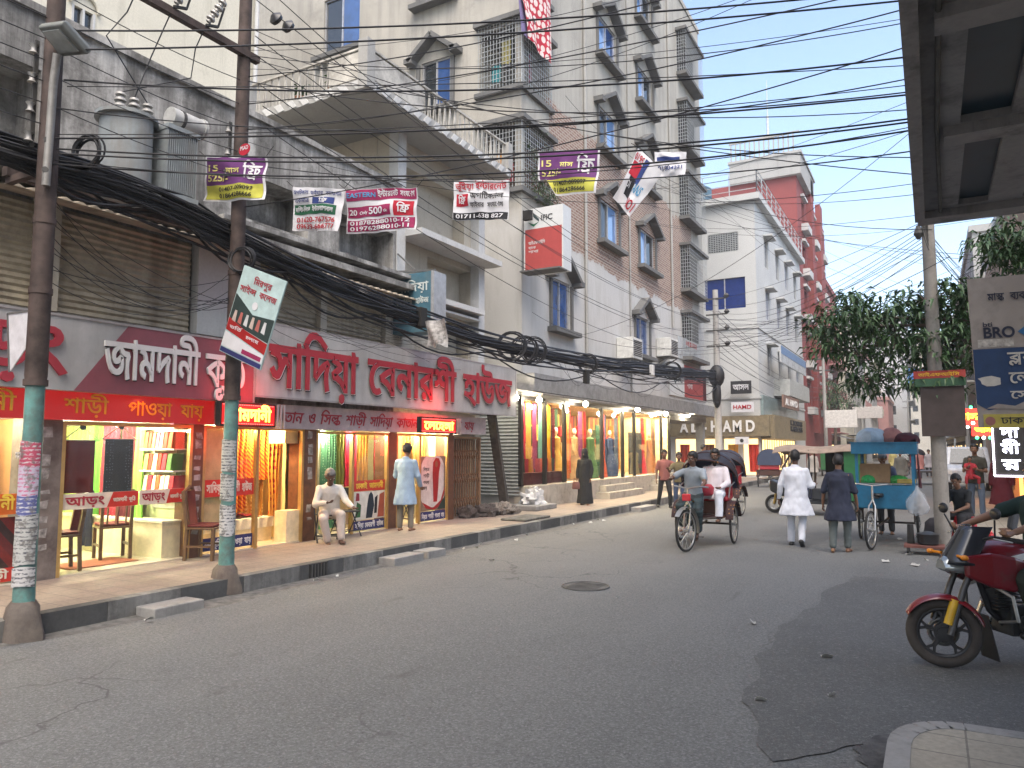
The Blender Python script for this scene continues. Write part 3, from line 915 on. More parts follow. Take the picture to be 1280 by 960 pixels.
def put_text(mb,text,o,right,up,h,width=None,bold=0.0,thick=0.003,slant=0.0,center=False,lift=.002):
	"""add raised lettering to mb: o = left end of the base line, h = letter height, fitted to width; h counts a letter from base to head line"""
	o,right,up = Vector(o),Vector(right).normalized(),Vector(up).normalized()
	nrm = right.cross(up).normalized()
	vs,fs,ly = flat_text(text,bold)
	if not vs:
		return
	x0,x1 = min(v[0] for v in vs),max(v[0] for v in vs)
	em = .62 if any('\u0980' <= ch <= '\u09ff' for ch in text) else .7
	sy = h / em
	sx = width / (x1 - x0) if width else sy
	off = -(x0 + x1) / 2 if center else -x0
	pts = []
	for a,b in vs:
		pts.append(o + right * ((a + off) * sx + slant * b * sy) + up * (b * sy))
	n_ = len(pts)
	ed = {}
	for f in fs:
		for i in range(len(f)):
			a,b = f[i],f[(i + 1) % len(f)]
			ed[(a,b)] = ed.get((a,b),0) + 1
	sides = [(a,b,n_ + b,n_ + a) for (a,b) in ed if (b,a) not in ed]
	# front faces look along nrm
	st = max(.0002,min(.001,thick * .1))
	mb.add([p + nrm * lift for p in pts] + [p + nrm * (lift + thick + st * k_) for p,k_ in zip(pts,ly)],[tuple(n_ + i for i in f) for f in fs] + sides)

class Board:
	"""a flat sign: local u (right), v (up), 0..w, 0..h, with real thickness; things are laid on its face in layers"""

	def __init__(self,o,right,up,w,h,thick=.03):
		self.o,self.r,self.u = Vector(o),Vector(right).normalized(),Vector(up).normalized()
		self.n = self.r.cross(self.u).normalized()
		self.w,self.h,self.t = w,h,thick
		self.layer = 0

	def p(self,a,b,d=0):
		return self.o + self.r * a + self.u * b + self.n * d

	def panel(self,mb=None):
		mb = mb or MB()
		return mb.poly([self.p(0,0),self.p(self.w,0),self.p(self.w,self.h),self.p(0,self.h)],-self.n * self.t)

	def patch(self,pts,d=.002,th=.002,mb=None):
		mb = mb or MB()
		return mb.poly([self.p(a,b,d) for a,b in pts],self.n * th)

	def rect(self,a0,b0,a1,b1,d=.002,th=.002,mb=None):
		return self.patch([(a0,b0),(a1,b0),(a1,b1),(a0,b1)],d,th,mb)

	def disc(self,a,b,r,d=.002,th=.002,mb=None,n=24,ry=None):
		return self.patch([(a + r * math.cos(2 * math.pi * i / n),b + (ry or r) * math.sin(2 * math.pi * i / n)) for i in range(n)],d,th,mb)

	def text(self,mb,s,a,b,h,w=None,bold=0.0,thick=.003,slant=0,center=False,lift=.005):
		put_text(mb,s,self.p(a,b),self.r,self.u,h,w,bold,thick,slant,center,lift)
		return mb

# ------------------------------------------------------------------ ground, road, pavements
m_road = asphalt()
m_patch = patch_asphalt()
m_pave = tiles('pavement_tiles',(.24,.19,.15),(.275,.22,.175),(.14,.115,.10),.3,.3)
m_pave_r = tiles('tactile_tiles',(.27,.24,.19),(.30,.27,.215),(.15,.135,.11),.3,.3,0,'xy',.85,.8)
m_kerb_d = concrete('kerb_dark',(.055,.055,.055),(.10,.10,.098),.4,(.16,.155,.145),2)
m_kerb_l = concrete('kerb_light',(.17,.168,.16),(.26,.255,.24),1.0,(.06,.057,.054),2)
m_slab = concrete('slab_concrete',(.2,.195,.185),(.3,.29,.275),.5,(.08,.075,.07),1.5)
KERB = -7.05
PZ = .2
struct('ground',MB().sheet(lambda s,t: (-700 + 1400 * s,-300 + 1500 * t,-.012),2,2),mat('earth',(.14,.13,.115),.95,bump=.3))
struct('road',MB().sheet(lambda s,t: (KERB - .1 + (9.6) * s,-30 + 330 * t,-.001 + .027 * min(1,s * 5)),24,40),m_road)
pp_ = [(-.62,11.4),(1.4,11.8),(2.4,8.2),(2.4,5.2),(.6,5.4),(.1,5.2),(-.3,4.6),(-.7,5.4),(-.9,6.6),(-.75,8.6)]
rim = []
for i in range(len(pp_)):
	(a,b),(c,d) = pp_[i],pp_[(i + 1) % len(pp_)]
	for j in range(14):
		f_ = j / 14
		x,y = a + (c - a) * f_,b + (d - b) * f_
		q = noise.noise_vector(Vector((x * 1.3,y * 1.3,0))) * .16 + noise.noise_vector(Vector((x * 6,y * 6,3))) * .05
		rim.append((x + q.x,y + q.y,.034))
struct('road_patch',MB().add(rim,[tuple(range(len(rim) - 1,-1,-1))]),m_patch)
struct('driveway',MB().add([(.2,5.4,.028),(6,5.4,.028),(6,11.4,.028),(.2,11.4,.028)],[(0,1,2,3)]),m_road)
mb = MB().box(-9.6,KERB - .16,-12,46,-.02,PZ)
mb.box(-9.0,KERB - .16,46,260,-.02,PZ)
mb.box(-22,-9.62,30.7,41.9,-.02,PZ - .01)
struct('pavement_near_shops',mb,m_pave)
kb = MB()
y = -12.0
k = 0
while y < 120:
	L = rnd.uniform(.82,.98)
	kb.mi = k % 2
	e = .006 * rnd.random()
	kb.box(KERB - .158,KERB + e,y + .008,y + L,-.02,PZ + .004 + e)
	y += L
	k += 1
struct('kerb',kb,[m_kerb_d,m_kerb_l])
# gutter strip of grit along the kerb
struct('gutter_dirt',MB().sheet(lambda s,t: (KERB + .02 + s * (.28 + .12 * math.sin(t * 61) + .06 * math.sin(t * 173)),-4 + 44 * t,.012 - .006 * s),3,120),
	   mat('gutter_grit',(.12,.115,.105),.95,var=.45,scale=9,bump=.6,bscale=60))
# right hand pavement: the cut corner under the photographer and the tiled strip further on
c0 = [(.27,4.1)] + [(.27 + .33 * (1 - math.cos(R(a))),4.85 + .45 * math.sin(R(a))) for a in (0,15,30,45,60,75,90)] + [(6,5.46),(6,-8),(.27,-8)]
mb = MB().poly([(a,b,.15) for a,b in reversed(c0)],(0,0,-.17))
struct('pavement_corner',mb,m_pave_r)
kb = MB()
for (a,b),(c,d) in zip(c0[:8],c0[1:9]):
	a_,c_ = Vector((a,b,.07)),Vector((c,d,.07))
	kb.bar(a_,c_,.12,.168)
kb.bar((.27,4.1,.07),(.27,-8,.07),.12,.168)
struct('kerb_corner',kb,m_slab)
mb = MB().box(.95,9,11.9,150,-.02,.085)
struct('pavement_far_side',mb,m_pave_r)
kb = MB()
y,k = 11.9,0
while y < 110:
	kb.box(.82,.948,y + .006,y + .9,-.02,.095)
	y += .9
struct('kerb_far_side',kb,m_slab)
# crack and pothole beside the corner
mb = MB()
hole = []
for i in range(40):
	f_ = i / 39
	ang = R(-25 + 125 * f_)
	w_ = (.16 + .14 * abs(noise.noise(Vector((f_ * 9,1,0))))) * math.sin(math.pi * min(1,.08 + f_))
	hole.append((.60 - (.40 + w_) * math.cos(ang),4.85 + (.5 + w_) * math.sin(ang)))
rim = hole + [(.60 - .37 * math.cos(R(100 - 125 * i / 20)),4.85 + .48 * math.sin(R(100 - 125 * i / 20))) for i in range(21)]
mb.add([(x,y,.036) for x,y in rim],[tuple(range(len(rim) - 1,-1,-1))])
struct('pothole',mb,mat('wet_hole',(.055,.052,.05),.7,var=.6,scale=9,bump=1,bscale=30))
# sewer cover and gutter grille
mc = MB()
mc.cyl((-3.45,8.95,.026),(-3.45,8.95,.033),.3,n=24)
mc.torus((-3.45,8.95,.033),(0,0,1),.3,.012,24,6)
for i in range(-3,4):
	mc.box(-3.65,-3.25,8.95 + i * .065 - .01,8.95 + i * .065 + .01,.034,.038)
single('manhole_cover',mc,mat('cover_iron',(.085,.083,.08),.7,.3,var=.4),'dark round iron manhole cover sunk in the middle of the road','manhole cover',smooth=False)
gr = thing('drain_grille','black gutter drain grille let into the kerb face right of the second pole','drain',(KERB,8.0,.03))
part('frame',MB().box(KERB - .02,KERB + .028,7.72,8.06,.015,.2),mat('drain_black',(.02,.02,.02),.9),gr)
g2 = MB()
for i in range(6):
	g2.box(KERB + .028,KERB + .04,7.74 + i * .058,7.755 + i * .058,.02,.19)
part('bars',g2,mat('cast_iron',(.06,.058,.055)),gr)
# concrete step blocks against the kerb
for yy,w,lab in ((5.45,.62,'low concrete step block at the kerb between the two street poles'),(9.55,.75,'long low concrete step block below the seated man'),
				   (10.3,.5,'short low concrete step block right of the long one'),(20.9,1.3,'pale concrete step block at the kerb near the two walking men')):
	b = MB().box(KERB + .02,KERB + .34,yy - w / 2,yy + w / 2,-.02,.105 + .02 * rnd.random())
	single('step_block',b,m_slab,lab,'step',bevel=.012)
# scraps of litter
m_paper = mat('litter_paper',(.42,.41,.38),.85,var=.25)
spots_l = [(-6.75,7.55),(-6.7,7.9),(-6.82,5.2),(-6.6,5.0),(-6.72,11.1),(-6.6,11.35),(-6.8,11.8),(-6.5,12.6),(-6.75,13.5),(-6.8,15.9),(-6.6,16.4),(-6.75,17.2),(-6.5,17.0),
		   (-.35,6.95),(-1.15,7.9),(-.2,5.9),(-.62,5.55),(-2.8,8.4),(.2,12.9),(.35,13.6),(.1,14.2),(-.2,13.1),(.45,15.4),(.6,16.2),(.2,17.0),(-.1,16.4),(.4,18.2),(-5.6,10.2)]
for i,(x,y) in enumerate(spots_l):
	a,w = rnd.uniform(0,6.3),rnd.uniform(.03,.09) * (1.5 if y > 12 else 1)
	ca,sa = math.cos(a),math.sin(a)
	mb = MB().sheet(lambda s,t: (x + ca * (s - .5) * w - sa * (t - .5) * w * .6,y + sa * (s - .5) * w + ca * (t - .5) * w * .6,.042 + .02 * abs(math.sin(3 * s + i)) * (1 - t) + .01 * math.cos(5 * t)),3,3,(0,0,.002))
	single('litter_scrap',mb,m_paper,'small scrap of pale paper litter lying on the asphalt','litter','paper scraps on the road',smooth=True)

# ------------------------------------------------------------------ buildings
def wall(mb,fixed,at,a0,a1,z0,z1,holes=(),depth=.18,inward=-1):
	"""upright wall sheet with openings and reveals; fixed 'x' (runs along y) or 'y' (runs along x)"""
	def P(a,z,d=0):
		return (at + d,a,z) if fixed == 'x' else (a,at + d,z)
	A = sorted({a0,a1,*[h[0] for h in holes],*[h[1] for h in holes]})
	Z = sorted({z0,z1,*[h[2] for h in holes],*[h[3] for h in holes]})
	A = [a for a in A if a0 <= a <= a1]
	Z = [z for z in Z if z0 <= z <= z1]
	for i in range(len(A) - 1):
		for j in range(len(Z) - 1):
			ca,cz = (A[i] + A[i + 1]) / 2,(Z[j] + Z[j + 1]) / 2
			if any(h[0] < ca < h[1] and h[2] < cz < h[3] for h in holes):
				continue
			mb.add([P(A[i],Z[j]),P(A[i + 1],Z[j]),P(A[i + 1],Z[j + 1]),P(A[i],Z[j + 1])],[(0,1,2,3)])
	D = depth * inward
	for h in holes:
		c = [(h[0],h[2]),(h[1],h[2]),(h[1],h[3]),(h[0],h[3])]
		for k_ in range(4):
			p,q = c[k_],c[(k_ + 1) % 4]
			mb.add([P(*p),P(*q),P(*q,D),P(*p,D)],[(0,1,2,3)])
	return mb

m_dirty = concrete('old_plaster_dark',(0.323,0.312,0.292),(0.604,0.592,0.56),1.2,(.07,.066,.06),1.1)
m_cream = concrete('cream_plaster',(0.527,0.495,0.4),(0.632,0.595,0.49),.4,(.30,.28,.22),.5)
m_beige = concrete('beige_plaster',(0.4,0.361,0.295),(0.504,0.461,0.381),.45,(.2,.17,.13),.6)
m_white = concrete('white_plaster',(0.456,0.456,0.443),(0.571,0.571,0.556),.45,(.25,.245,.235),.7)
m_grey = concrete('grey_plaster',(0.289,0.285,0.269),(0.374,0.37,0.351),.45,(.2,.19,.17),.5)
m_trim = concrete('dark_trim',(.10,.10,.098),(.17,.168,.16),.3,(.05,.05,.05),2)
m_bark_wood = mat('brown_wood',(.12,.05,.025),.45,var=.35,scale=7,spec=.5)
m_gold = mat('gold_aluminium',(.50,.33,.12),.4,.55,var=.15)
m_glass = glass_mat()
m_shutter = mat('shutter_paint',(.43,.37,.27),.6,.1,var=.2,dirt=.5,dirtc=(.16,.12,.08),streak=True)
m_shutter_g = mat('shutter_grey',(.36,.38,.37),.55,.2,dirt=.3,dirtc=(.15,.15,.14))
m_win_blue = mat('blue_window_glass',(.02,.07,.22),.06,0,var=.3,scale=2,spec=.9,coat=.6)
m_win_dark = mat('dark_window_glass',(.02,.025,.03),.1,0,var=.3,spec=.8)
m_alu = mat('window_aluminium',(.5,.5,.5),.4,.6)
m_grill = mat('grille_paint',(.42,.44,.44),.5,.4)
m_dark = mat('black_and_room_shade',(.02,.019,.018),.95)  # near black for black fittings, and for shade painted on flat sheets
m_red_fascia = mat('red_fascia',(.32,.012,.014),.45,var=.12,spec=.5)

def slat_shutter(y0,y1,z0,z1,x,step=.085,horizontal=True):
	n_ = max(2,int((z1 - z0) / step))
	vs = []
	for i in range(n_ + 1):
		z = z0 + (z1 - z0) * i / n_
		vs += [(x,z),(x + .028,z + (z1 - z0) / n_ * .35)] if i < n_ else [(x,z)]
	mb = MB()
	pts = []
	for a,z in vs:
		pts += [(a,y0,z),(a,y1,z)]
	mb.add(pts,[(2 * i,2 * i + 1,2 * i + 3,2 * i + 2) for i in range(len(vs) - 1)])
	return mb

def grille(mb,p,r,u,w,h,nu,nv,rad=.012):
	p,r,u = Vector(p),Vector(r).normalized(),Vector(u).normalized()
	for i in range(nu + 1):
		q = p + r * (w * i / nu)
		mb.bar(q,q + u * h,rad * 2)
	for j in range(nv + 1):
		q = p + u * (h * j / nv)
		mb.bar(q,q + r * w,rad * 2)
	return mb

# ---- the two storey shop row
B1 = thing('shop_building','old two storey shop row with brown roller shutters above red and grey shop signs','building',(-9,6,0))
FX = -9.0
mb = MB()
mb.box(-13,FX - .02,-4,12,2.16,3.45)                     # lintel band
mb.box(-13,FX,-4,12,3.42,3.5)
wall(mb,'x',-9.14,-4,12,3.5,4.95)
wall(mb,'x',FX,-4,12.02,4.95,7.2,[(3.2,4.9,5.4,6.5),(7.9,9.5,5.5,6.25),(10.3,11.9,5.45,6.2)],.55)
wall(mb,'x',FX - .55,-4,12,4.95,7.15)
mb.box(-9.26,-8.94,-4,12.1,7.2,7.3)                      # coping
mb.box(-13,-9.28,-4,12,7.0,7.1)                          # roof
part('wall',mb,m_dirty,B1)
ch = MB().box(-9.0,-8.42,-4,12.0,4.95,5.06)
ch.box(-8.99,-8.5,7.3,12.0,5.2,5.27)
parts('ledge',ch,m_dirty,B1)
for y0,y1 in ((1.0,4.95),(5.22,7.2),(8.45,9.82),(9.98,11.65)):
	part('roller_shutter',slat_shutter(y0,y1,3.5,4.86,-9.1),m_shutter,B1)
for y0,y1,z0,z1,mm in ((4.95,5.22,3.5,4.9,m_beige),(7.25,7.7,3.5,5.19,m_white),(7.7,8.42,3.5,4.9,m_white),(9.82,9.98,3.5,4.9,m_beige),(11.65,12.2,3.5,5.4,m_beige)):
	part('pillar',MB().box(-9.13,-8.96,y0,y1,z0,z1),mm,B1)
awn = MB()
for i in range(44):
	yy = 4.3 + i * .18
	awn.poly([(-8.98,yy,4.86),(-8.98,yy + .09,4.9),(-8.98,yy + .18,4.86)],(.62,0,-.12))
part('awning',awn,mat('corrugated_tin',(.4,.34,.26),.7,.2,dirt=.5),B1)
# ground floor piers and door frames
piers = [(4.98,5.38),(7.28,7.46),(9.52,9.8),(11.84,12.08),(13.95,14.16)]
for i,(y0,y1) in enumerate(piers):
	pm = MB().box(-9.35,FX + .02,y0,y1,PZ,2.16)
	part('pier',pm,mat('pier_dirty',(.2,.17,.15),.8,dirt=.7,dirtc=(.06,.04,.035)) if i == 0 else m_bark_wood,B1)
m_scrap = mat('sticker_scraps',(.3,.28,.26),.85,var=.7,scale=9)
for i,(yy,n_) in enumerate(((5.2,9),(7.37,10),(9.66,11))):
	for k in range(n_):
		z = .55 + 1.55 * k / n_
		if rnd.random() < .75:
			h_,o_ = rnd.uniform(.05,.15),rnd.uniform(-.03,.03)
			part('sticker',MB().add([(FX + .023,yy - .06 + o_,z),(FX + .023,yy + .05 + o_,z + rnd.uniform(-.02,.02)),(FX + .023,yy + .05,z + h_),(FX + .023,yy - .06,z + h_ + rnd.uniform(-.02,.02))],[(0,1,2,3)]),m_scrap,B1)
fr = MB()
for y0,y1,zz in ((5.38,7.28,2.14),(7.46,9.52,2.14),(9.8,11.84,2.1),(12.08,13.95,2.1)):
	fr.box(-9.06,-8.985,y0,y0 + .05,PZ,zz)
	fr.box(-9.06,-8.985,y1 - .05,y1,PZ,zz)
	fr.box(-9.06,-8.985,y0 + .05,y1 - .05,zz - .05,zz)
for yc in (8.5,10.78,12.88):
	fr.box(-9.055,-8.98,yc - .03,yc + .03,PZ,2.1)
part('door_frame',fr,m_gold,B1)
# floors, walls and ceilings of the shop rooms
room = MB()
RX = -12.2
room.box(RX,-9.0,-1,14.0,PZ - .02,PZ + .02)
part('shop_floor',room,mat('glossy_floor_tiles',(.62,.55,.42),.18,var=.1,spec=.6),B1)
room = MB()
room.box(RX,FX - .1,-1,14.0,2.3,2.34)
part('shop_ceiling',room,mat('shop_ceiling',(.75,.72,.64),.8),B1)
for i,(y0,y1,c) in enumerate(((-1,5.1,(.5,.25,.1)),(5.12,7.36,(.66,.72,.42)),(7.38,9.66,(.78,.58,.3)),(9.68,14.0,(.72,.62,.38)))):
	w = MB()
	w.box(RX - .03,RX,y0,y1,PZ,2.32)
	w.box(RX,FX - .36,y0,y0 + .03,PZ,2.31)
	w.box(RX,FX - .36,y1 - .03,y1,PZ,2.31)
	part('shop_wall',w,mat('shop_wall_%s' % 'abcd'[i],c,.7,var=.08),B1)

def pane(y0,y1,z0,z1,x,parent,label=None):
	return part('glass_pane',MB().box(x - .004,x + .004,y0,y1,z0,z1),m_glass,parent,label=label)

pane(5.44,6.45,.22,2.08,-9.03,B1)
pane(6.46,7.22,.22,2.08,-9.045,B1)
pane(7.52,8.46,.22,2.08,-9.03,B1)
pane(10.82,11.78,.22,2.04,-9.03,B1)
pane(12.92,13.89,.22,2.04,-9.03,B1)
pane(3.3,4.95,.22,2.08,-9.03,B1)

# ---- gap with the folding gate
gate = thing('folding_gate','rusty brown collapsible steel gate standing shut in the dark gap','gate',(-9.05,14.8,PZ))
gm = MB()
for i in range(13):
	yy = 14.2 + i * .1
	gm.box(-9.1,-9.08,yy - .012,yy + .012,PZ + .04,2.0)
part('bars',gm,mat('rusty_bars',(.23,.13,.07),.8,.2,var=.4,scale=14),gate)
gm = MB()
for zz in (.55,1.1,1.65):
	for i in range(12):
		yy = 14.2 + i * .1
		gm.bar((-9.075,yy,zz - .1),(-9.075,yy + .1,zz + .1),.014)
		gm.bar((-9.065,yy,zz + .1),(-9.065,yy + .1,zz - .1),.014)
part('lattice',gm,mat('rusty_bars',(.23,.13,.07)),gate)
gm = MB().box(-9.14,-9.05,14.16,14.2,PZ,2.06).box(-9.14,-9.05,15.4,15.44,PZ,2.06).box(-9.13,-9.06,14.2,15.4,2.02,2.06)
part('gate_frame',gm,mat('gate_frame_paint',(.3,.2,.12),.7),gate)

# ---- terrace block
B2 = thing('terrace_building','beige concrete house with a railed corner terrace between shop row and tall tower','building',(-9,13.7,0))
mb = MB()
wall(mb,'x',-9.22,12.0,15.45,2.2,8.45,[(12.5,14.9,6.45,7.9),(13.4,15.2,5.15,6.1),(13.5,15.1,3.95,4.8)],.35)
wall(mb,'x',-9.56,12.0,15.45,2.2,8.45)
wall(mb,'y',15.45,-14,-9.22,0,8.45)
wall(mb,'y',12.02,-14,-9.22,7.0,8.45)
mb.box(-9.7,-9.3,14.16,15.45,2.05,2.2)
part('wall',mb,m_beige,B2)
p2 = MB().box(-9.22,-8.98,12.0,12.28,5.06,8.45).box(-9.22,-8.98,15.2,15.47,2.6,8.45)
parts('pilaster',p2,m_white,B2)
lg = MB().box(-9.22,-8.55,12.28,15.6,6.25,6.38).box(-9.22,-8.8,13.2,15.2,5.0,5.12).box(-9.22,-8.9,12.28,15.2,4.85,4.9)
parts('ledge',lg,m_white,B2)
sl = MB().box(-14,-8.3,10.2,15.6,8.45,8.64)
part('terrace_slab',sl,m_grey,B2)
fb = MB()
for i in range(16):
	yy = 10.25 + i * .335
	fb.poly([(-8.295,yy,8.47),(-8.295,yy + .15,8.45),(-8.295,yy + .29,8.6),(-8.295,yy + .12,8.62)],(.015,0,0))
for i in range(10):
	xx = -8.4 - i * .335
	fb.poly([(xx,10.195,8.47),(xx - .15,10.195,8.45),(xx - .29,10.195,8.6),(xx - .12,10.195,8.62)],(0,-.015,0))
part('slab_edge_mosaic',fb,m_white,B2)
rl = MB()
zr0,zr1 = 8.64,9.24
for i in range(54):
	yy = 10.35 + i * .096
	rl.bar((-8.36,yy,zr0),(-8.36,yy + (.05 if i % 2 else -.05),zr1),.022)
for i in range(30):
	xx = -8.5 - i * .096
	rl.bar((xx,10.26,zr0),(xx + (.05 if i % 2 else -.05),10.26,zr1),.022)
rl.box(-8.39,-8.33,10.3,15.55,zr1,zr1 + .04)
rl.box(-11.4,-8.4,10.23,10.29,zr1,zr1 + .04)
rl.box(-8.38,-8.34,10.3,12.0,zr0 + .05,zr1 - .04)
rl.box(-9.3,-8.4,10.24,10.28,zr0 + .05,zr1 - .04)
part('railing',rl,mat('railing_paint',(.5,.48,.43),.7,dirt=.85,dirtc=(.2,.19,.17)),B2)
rp = MB().box(-8.46,-8.24,10.12,10.34,8.40,9.36).box(-11.6,-11.4,10.16,10.36,8.64,9.34).box(-8.44,-8.26,15.4,15.58,8.64,9.3)
parts('railing_post',rp,m_grey,B2)

# ---- cream block behind
B0 = thing('cream_building','tall plain cream building rising behind the stained shop roof','building',(-13,5,0))
mb = MB()
wall(mb,'x',-13,-14,11.75,0,19,[(7.42,7.86,9.5,9.98)],.15)
wall(mb,'y',11.75,-24,-13,0,19)
mb.box(-24,-13,-14,11.75,19,19.2)
part('wall',mb,m_cream,B0)
wf = part('window',MB().box(-13.1,-12.98,7.42,7.46,9.5,9.98).box(-13.1,-12.98,7.82,7.86,9.5,9.98).box(-13.1,-12.98,7.62,7.66,9.5,9.98),m_white,B0)
part('pane',MB().box(-13.09,-13.07,7.46,7.82,9.5,9.98),m_win_dark,wf)
ar = MB()
ar.torus((-12.96,7.64,10.0),(1,0,0),.27,.035,14,6,180,360)
part('hood',ar,m_cream,wf)
pp = MB().tube([(-12.9,11.6,7),(-12.9,11.6,19)],.05,8).tube([(-12.9,11.3,7),(-12.9,11.3,19)],.03,8)
parts('drain_pipe',pp,m_white,B0)

# ---- the tall tower with the bank
k = NT('tower_wall')
bw = brick_wall('bare_brick')
# one wall skin: plaster, with bare brick showing between two ragged edges
t_ = k
p_ = t_.pos()
cpl = t_.ramp(t_.noise(p_,.5,8,.65),[(.3,(.32,.303,.262)),(.7,(.43,.408,.355))])
sst = t_.noise(t_.pos((1.3,1.3,.09)),1.5,7,.7)
cpl = t_.mix(t_.ramp(sst,[(.46,0),(.74,.8)]),cpl,(.2,.192,.175))
cpl = t_.mix(t_.ramp(t_.noise(p_,1.1,9,.75),[(.54,0),(.72,.6)]),cpl,(.19,.185,.17))
sx = t_.n('SeparateXYZ')
t_.l(p_,sx.inputs[0])
cb = t_.n('CombineXYZ')
t_.l(sx.outputs['Y'],cb.inputs[0])
t_.l(sx.outputs['Z'],cb.inputs[1])
br = t_.n('TexBrick')
for n_,v in (('Scale',1),('Brick Width',.27),('Row Height',.095),('Mortar Size',.014)):
	br.inputs[n_].default_value = v
br.inputs['Color1'].default_value = (.19,.095,.068,1)
br.inputs['Color2'].default_value = (.27,.17,.125,1)
br.inputs['Mortar'].default_value = (.38,.35,.3,1)
t_.l(cb.outputs[0],br.inputs['Vector'])
cbr = t_.mix(t_.ramp(t_.noise(p_,.5,7,.7),[(.56,0),(.86,.5)]),br.outputs['Color'],(.42,.38,.32))
nz = t_.n('Math',operation='MULTIPLY_ADD')
nz.inputs[1].default_value = 1.6
t_.l(t_.noise(p_,.9,6,.7),nz.inputs[0])
t_.l(sx.outputs['Z'],nz.inputs[2])

def band(lo,hi,src):
	a = t_.n('MapRange')
	a.inputs[1].default_value,a.inputs[2].default_value = lo,hi
	t_.l(src,a.inputs[0])
	return a.outputs[0]

mA = band(8.75,8.82,nz.outputs[0])
mB = band(13.1,13.03,nz.outputs[0])
mY = band(34.6,34.4,sx.outputs['Y'])
mX = band(19.3,19.36,sx.outputs['Y'])
q1 = t_.n('Math',operation='MULTIPLY')
t_.l(mA,q1.inputs[0]); t_.l(mB,q1.inputs[1])
q2 = t_.n('Math',operation='MULTIPLY')
t_.l(mY,q2.inputs[0]); t_.l(mX,q2.inputs[1])
q3 = t_.n('Math',operation='MULTIPLY')
t_.l(q1.outputs[0],q3.inputs[0]); t_.l(q2.outputs[0],q3.inputs[1])
lowm = band(8.5,7.9,sx.outputs['Z'])
cpl = t_.mix(lowm,cpl,(.46,.455,.435),'MIX')
cpl = t_.mix(t_.ramp(t_.noise(t_.pos((1.2,1.2,.25)),1.3,8,.72),[(.46,0),(.75,.7)]),cpl,(.30,.285,.25))
t_.base(t_.mix(q3.outputs[0],cpl,cbr))
t_.b.inputs['Roughness'].default_value = .9
t_.bump(t_.noise(p_,12,6,.7),.25,.02)
m_tower = k.m

B3 = thing('tower_building','tall six storey tower with gabled window hoods, barred balconies and a bare brick band','building',(-9.1,27,0))
TX = -9.1
street_win = []
for i,z0 in enumerate((5.35,8.9,12.2,15.55,19.0)):
	for y0,y1 in ([(19.45,20.7),(26.6,28.1)] if i == 0 else [(23.2,24.9),(27.2,29.0)]):
		street_win.append((y0,y1,z0,z0 + 1.5))
log_z = [(9.0,10.9),(11.95,13.9),(15.2,17.1),(18.5,20.4)]
holes = street_win + [(17.6,19.4,a,b) for a,b in log_z] + [(29.2,29.9,5.5,6.3)]
left_win = [(-12.55,-11.5,11.9,13.45),(-16.6,-15.05,14.7,16.7),(-12.6,-11.5,15.3,16.9)]
mb = MB()
wall(mb,'x',TX,17.6,36.5,3.2,23,holes,.2)
wall(mb,'y',17.6,-22,TX,0,23,left_win + [(-10.46,TX,a,b) for a,b in log_z],.2,1)
wall(mb,'y',36.5,-22,TX,3.2,23)
wall(mb,'x',-10.6,17.8,19.5,8.5,21)
wall(mb,'y',19.5,-10.6,TX - .2,8.5,21)
mb.box(-22,TX + .05,17.5,36.6,23,23.25)
part('wall',mb,m_tower,B3)
for a,b in log_z:
	parts('balcony_floor',MB().box(-10.58,TX + .12,17.45,19.5,a - .14,a - .002).box(-10.58,TX + .2,17.38,19.55,b + .002,b + .14),m_trim,B3)

def hood_window(parent,fixed,at,a0,a1,z0,z1,out,pane_mats,hood=True,gap=None):
	"""window with aluminium frame, sliding panes, sill and a gabled concrete hood; out = +-1 along the wall normal"""
	def P(a,z,d):
		return Vector((at + d * out,a,z)) if fixed == 'x' else Vector((a,at + d * out,z))

	def bx(mb,u0,u1,v0,v1,d0,d1):
		p,q = P(u0,v0,d0),P(u1,v1,d1)
		return mb.box(min(p.x,q.x),max(p.x,q.x),min(p.y,q.y),max(p.y,q.y),v0,v1)
	f = MB()
	for u0,u1,v0,v1 in ((a0,a0 + .05,z0,z1),(a1 - .05,a1,z0,z1),(a0 + .05,a1 - .05,z0,z0 + .05),(a0 + .05,a1 - .05,z1 - .05,z1),((a0 + a1) / 2 - .025,(a0 + a1) / 2 + .025,z0 + .05,z1 - .05)):
		bx(f,u0,u1,v0,v1,-.12,-.05)
	w = part('window',f,m_alu,parent)
	c = (a0 + a1) / 2
	for i,(u0,u1) in enumerate(((a0 + .05,c - .025),(c + .025,a1 - .05))):
		part('pane',bx(MB(),u0,u1,z0 + .05,z1 - .05,-.11 + .02 * i,-.1 + .02 * i),pane_mats[i % len(pane_mats)],w)
	s = bx(MB(),a0 - .28,a1 + .28,z0 - .16,z0 - .02,0.002,.3)
	part('sill',s,m_trim,w)
	if hood:
		h = MB()
		pk = P(c,z1 + .72,0)
		for e0,e1 in ((a0 - .32,c),(a1 + .32,c)):
			p,q = P(e0,z1 + .02,.16),P(e1,z1 + .70,.16)
			h.bar(p,q,.36 if fixed == 'x' else .36,.13,(0,0,1))
		for e in (a0 - .3,a1 + .3):
			bx(h,e - .14,e + .14,z1 - .06,z1 + .1,.002,.34)
		for e in (a0 - .1,a1 + .1):
			bx(h,e - .06,e + .06,z0,z1 - .06,.002,.07)
		part('hood',h,m_trim,w)
	return w

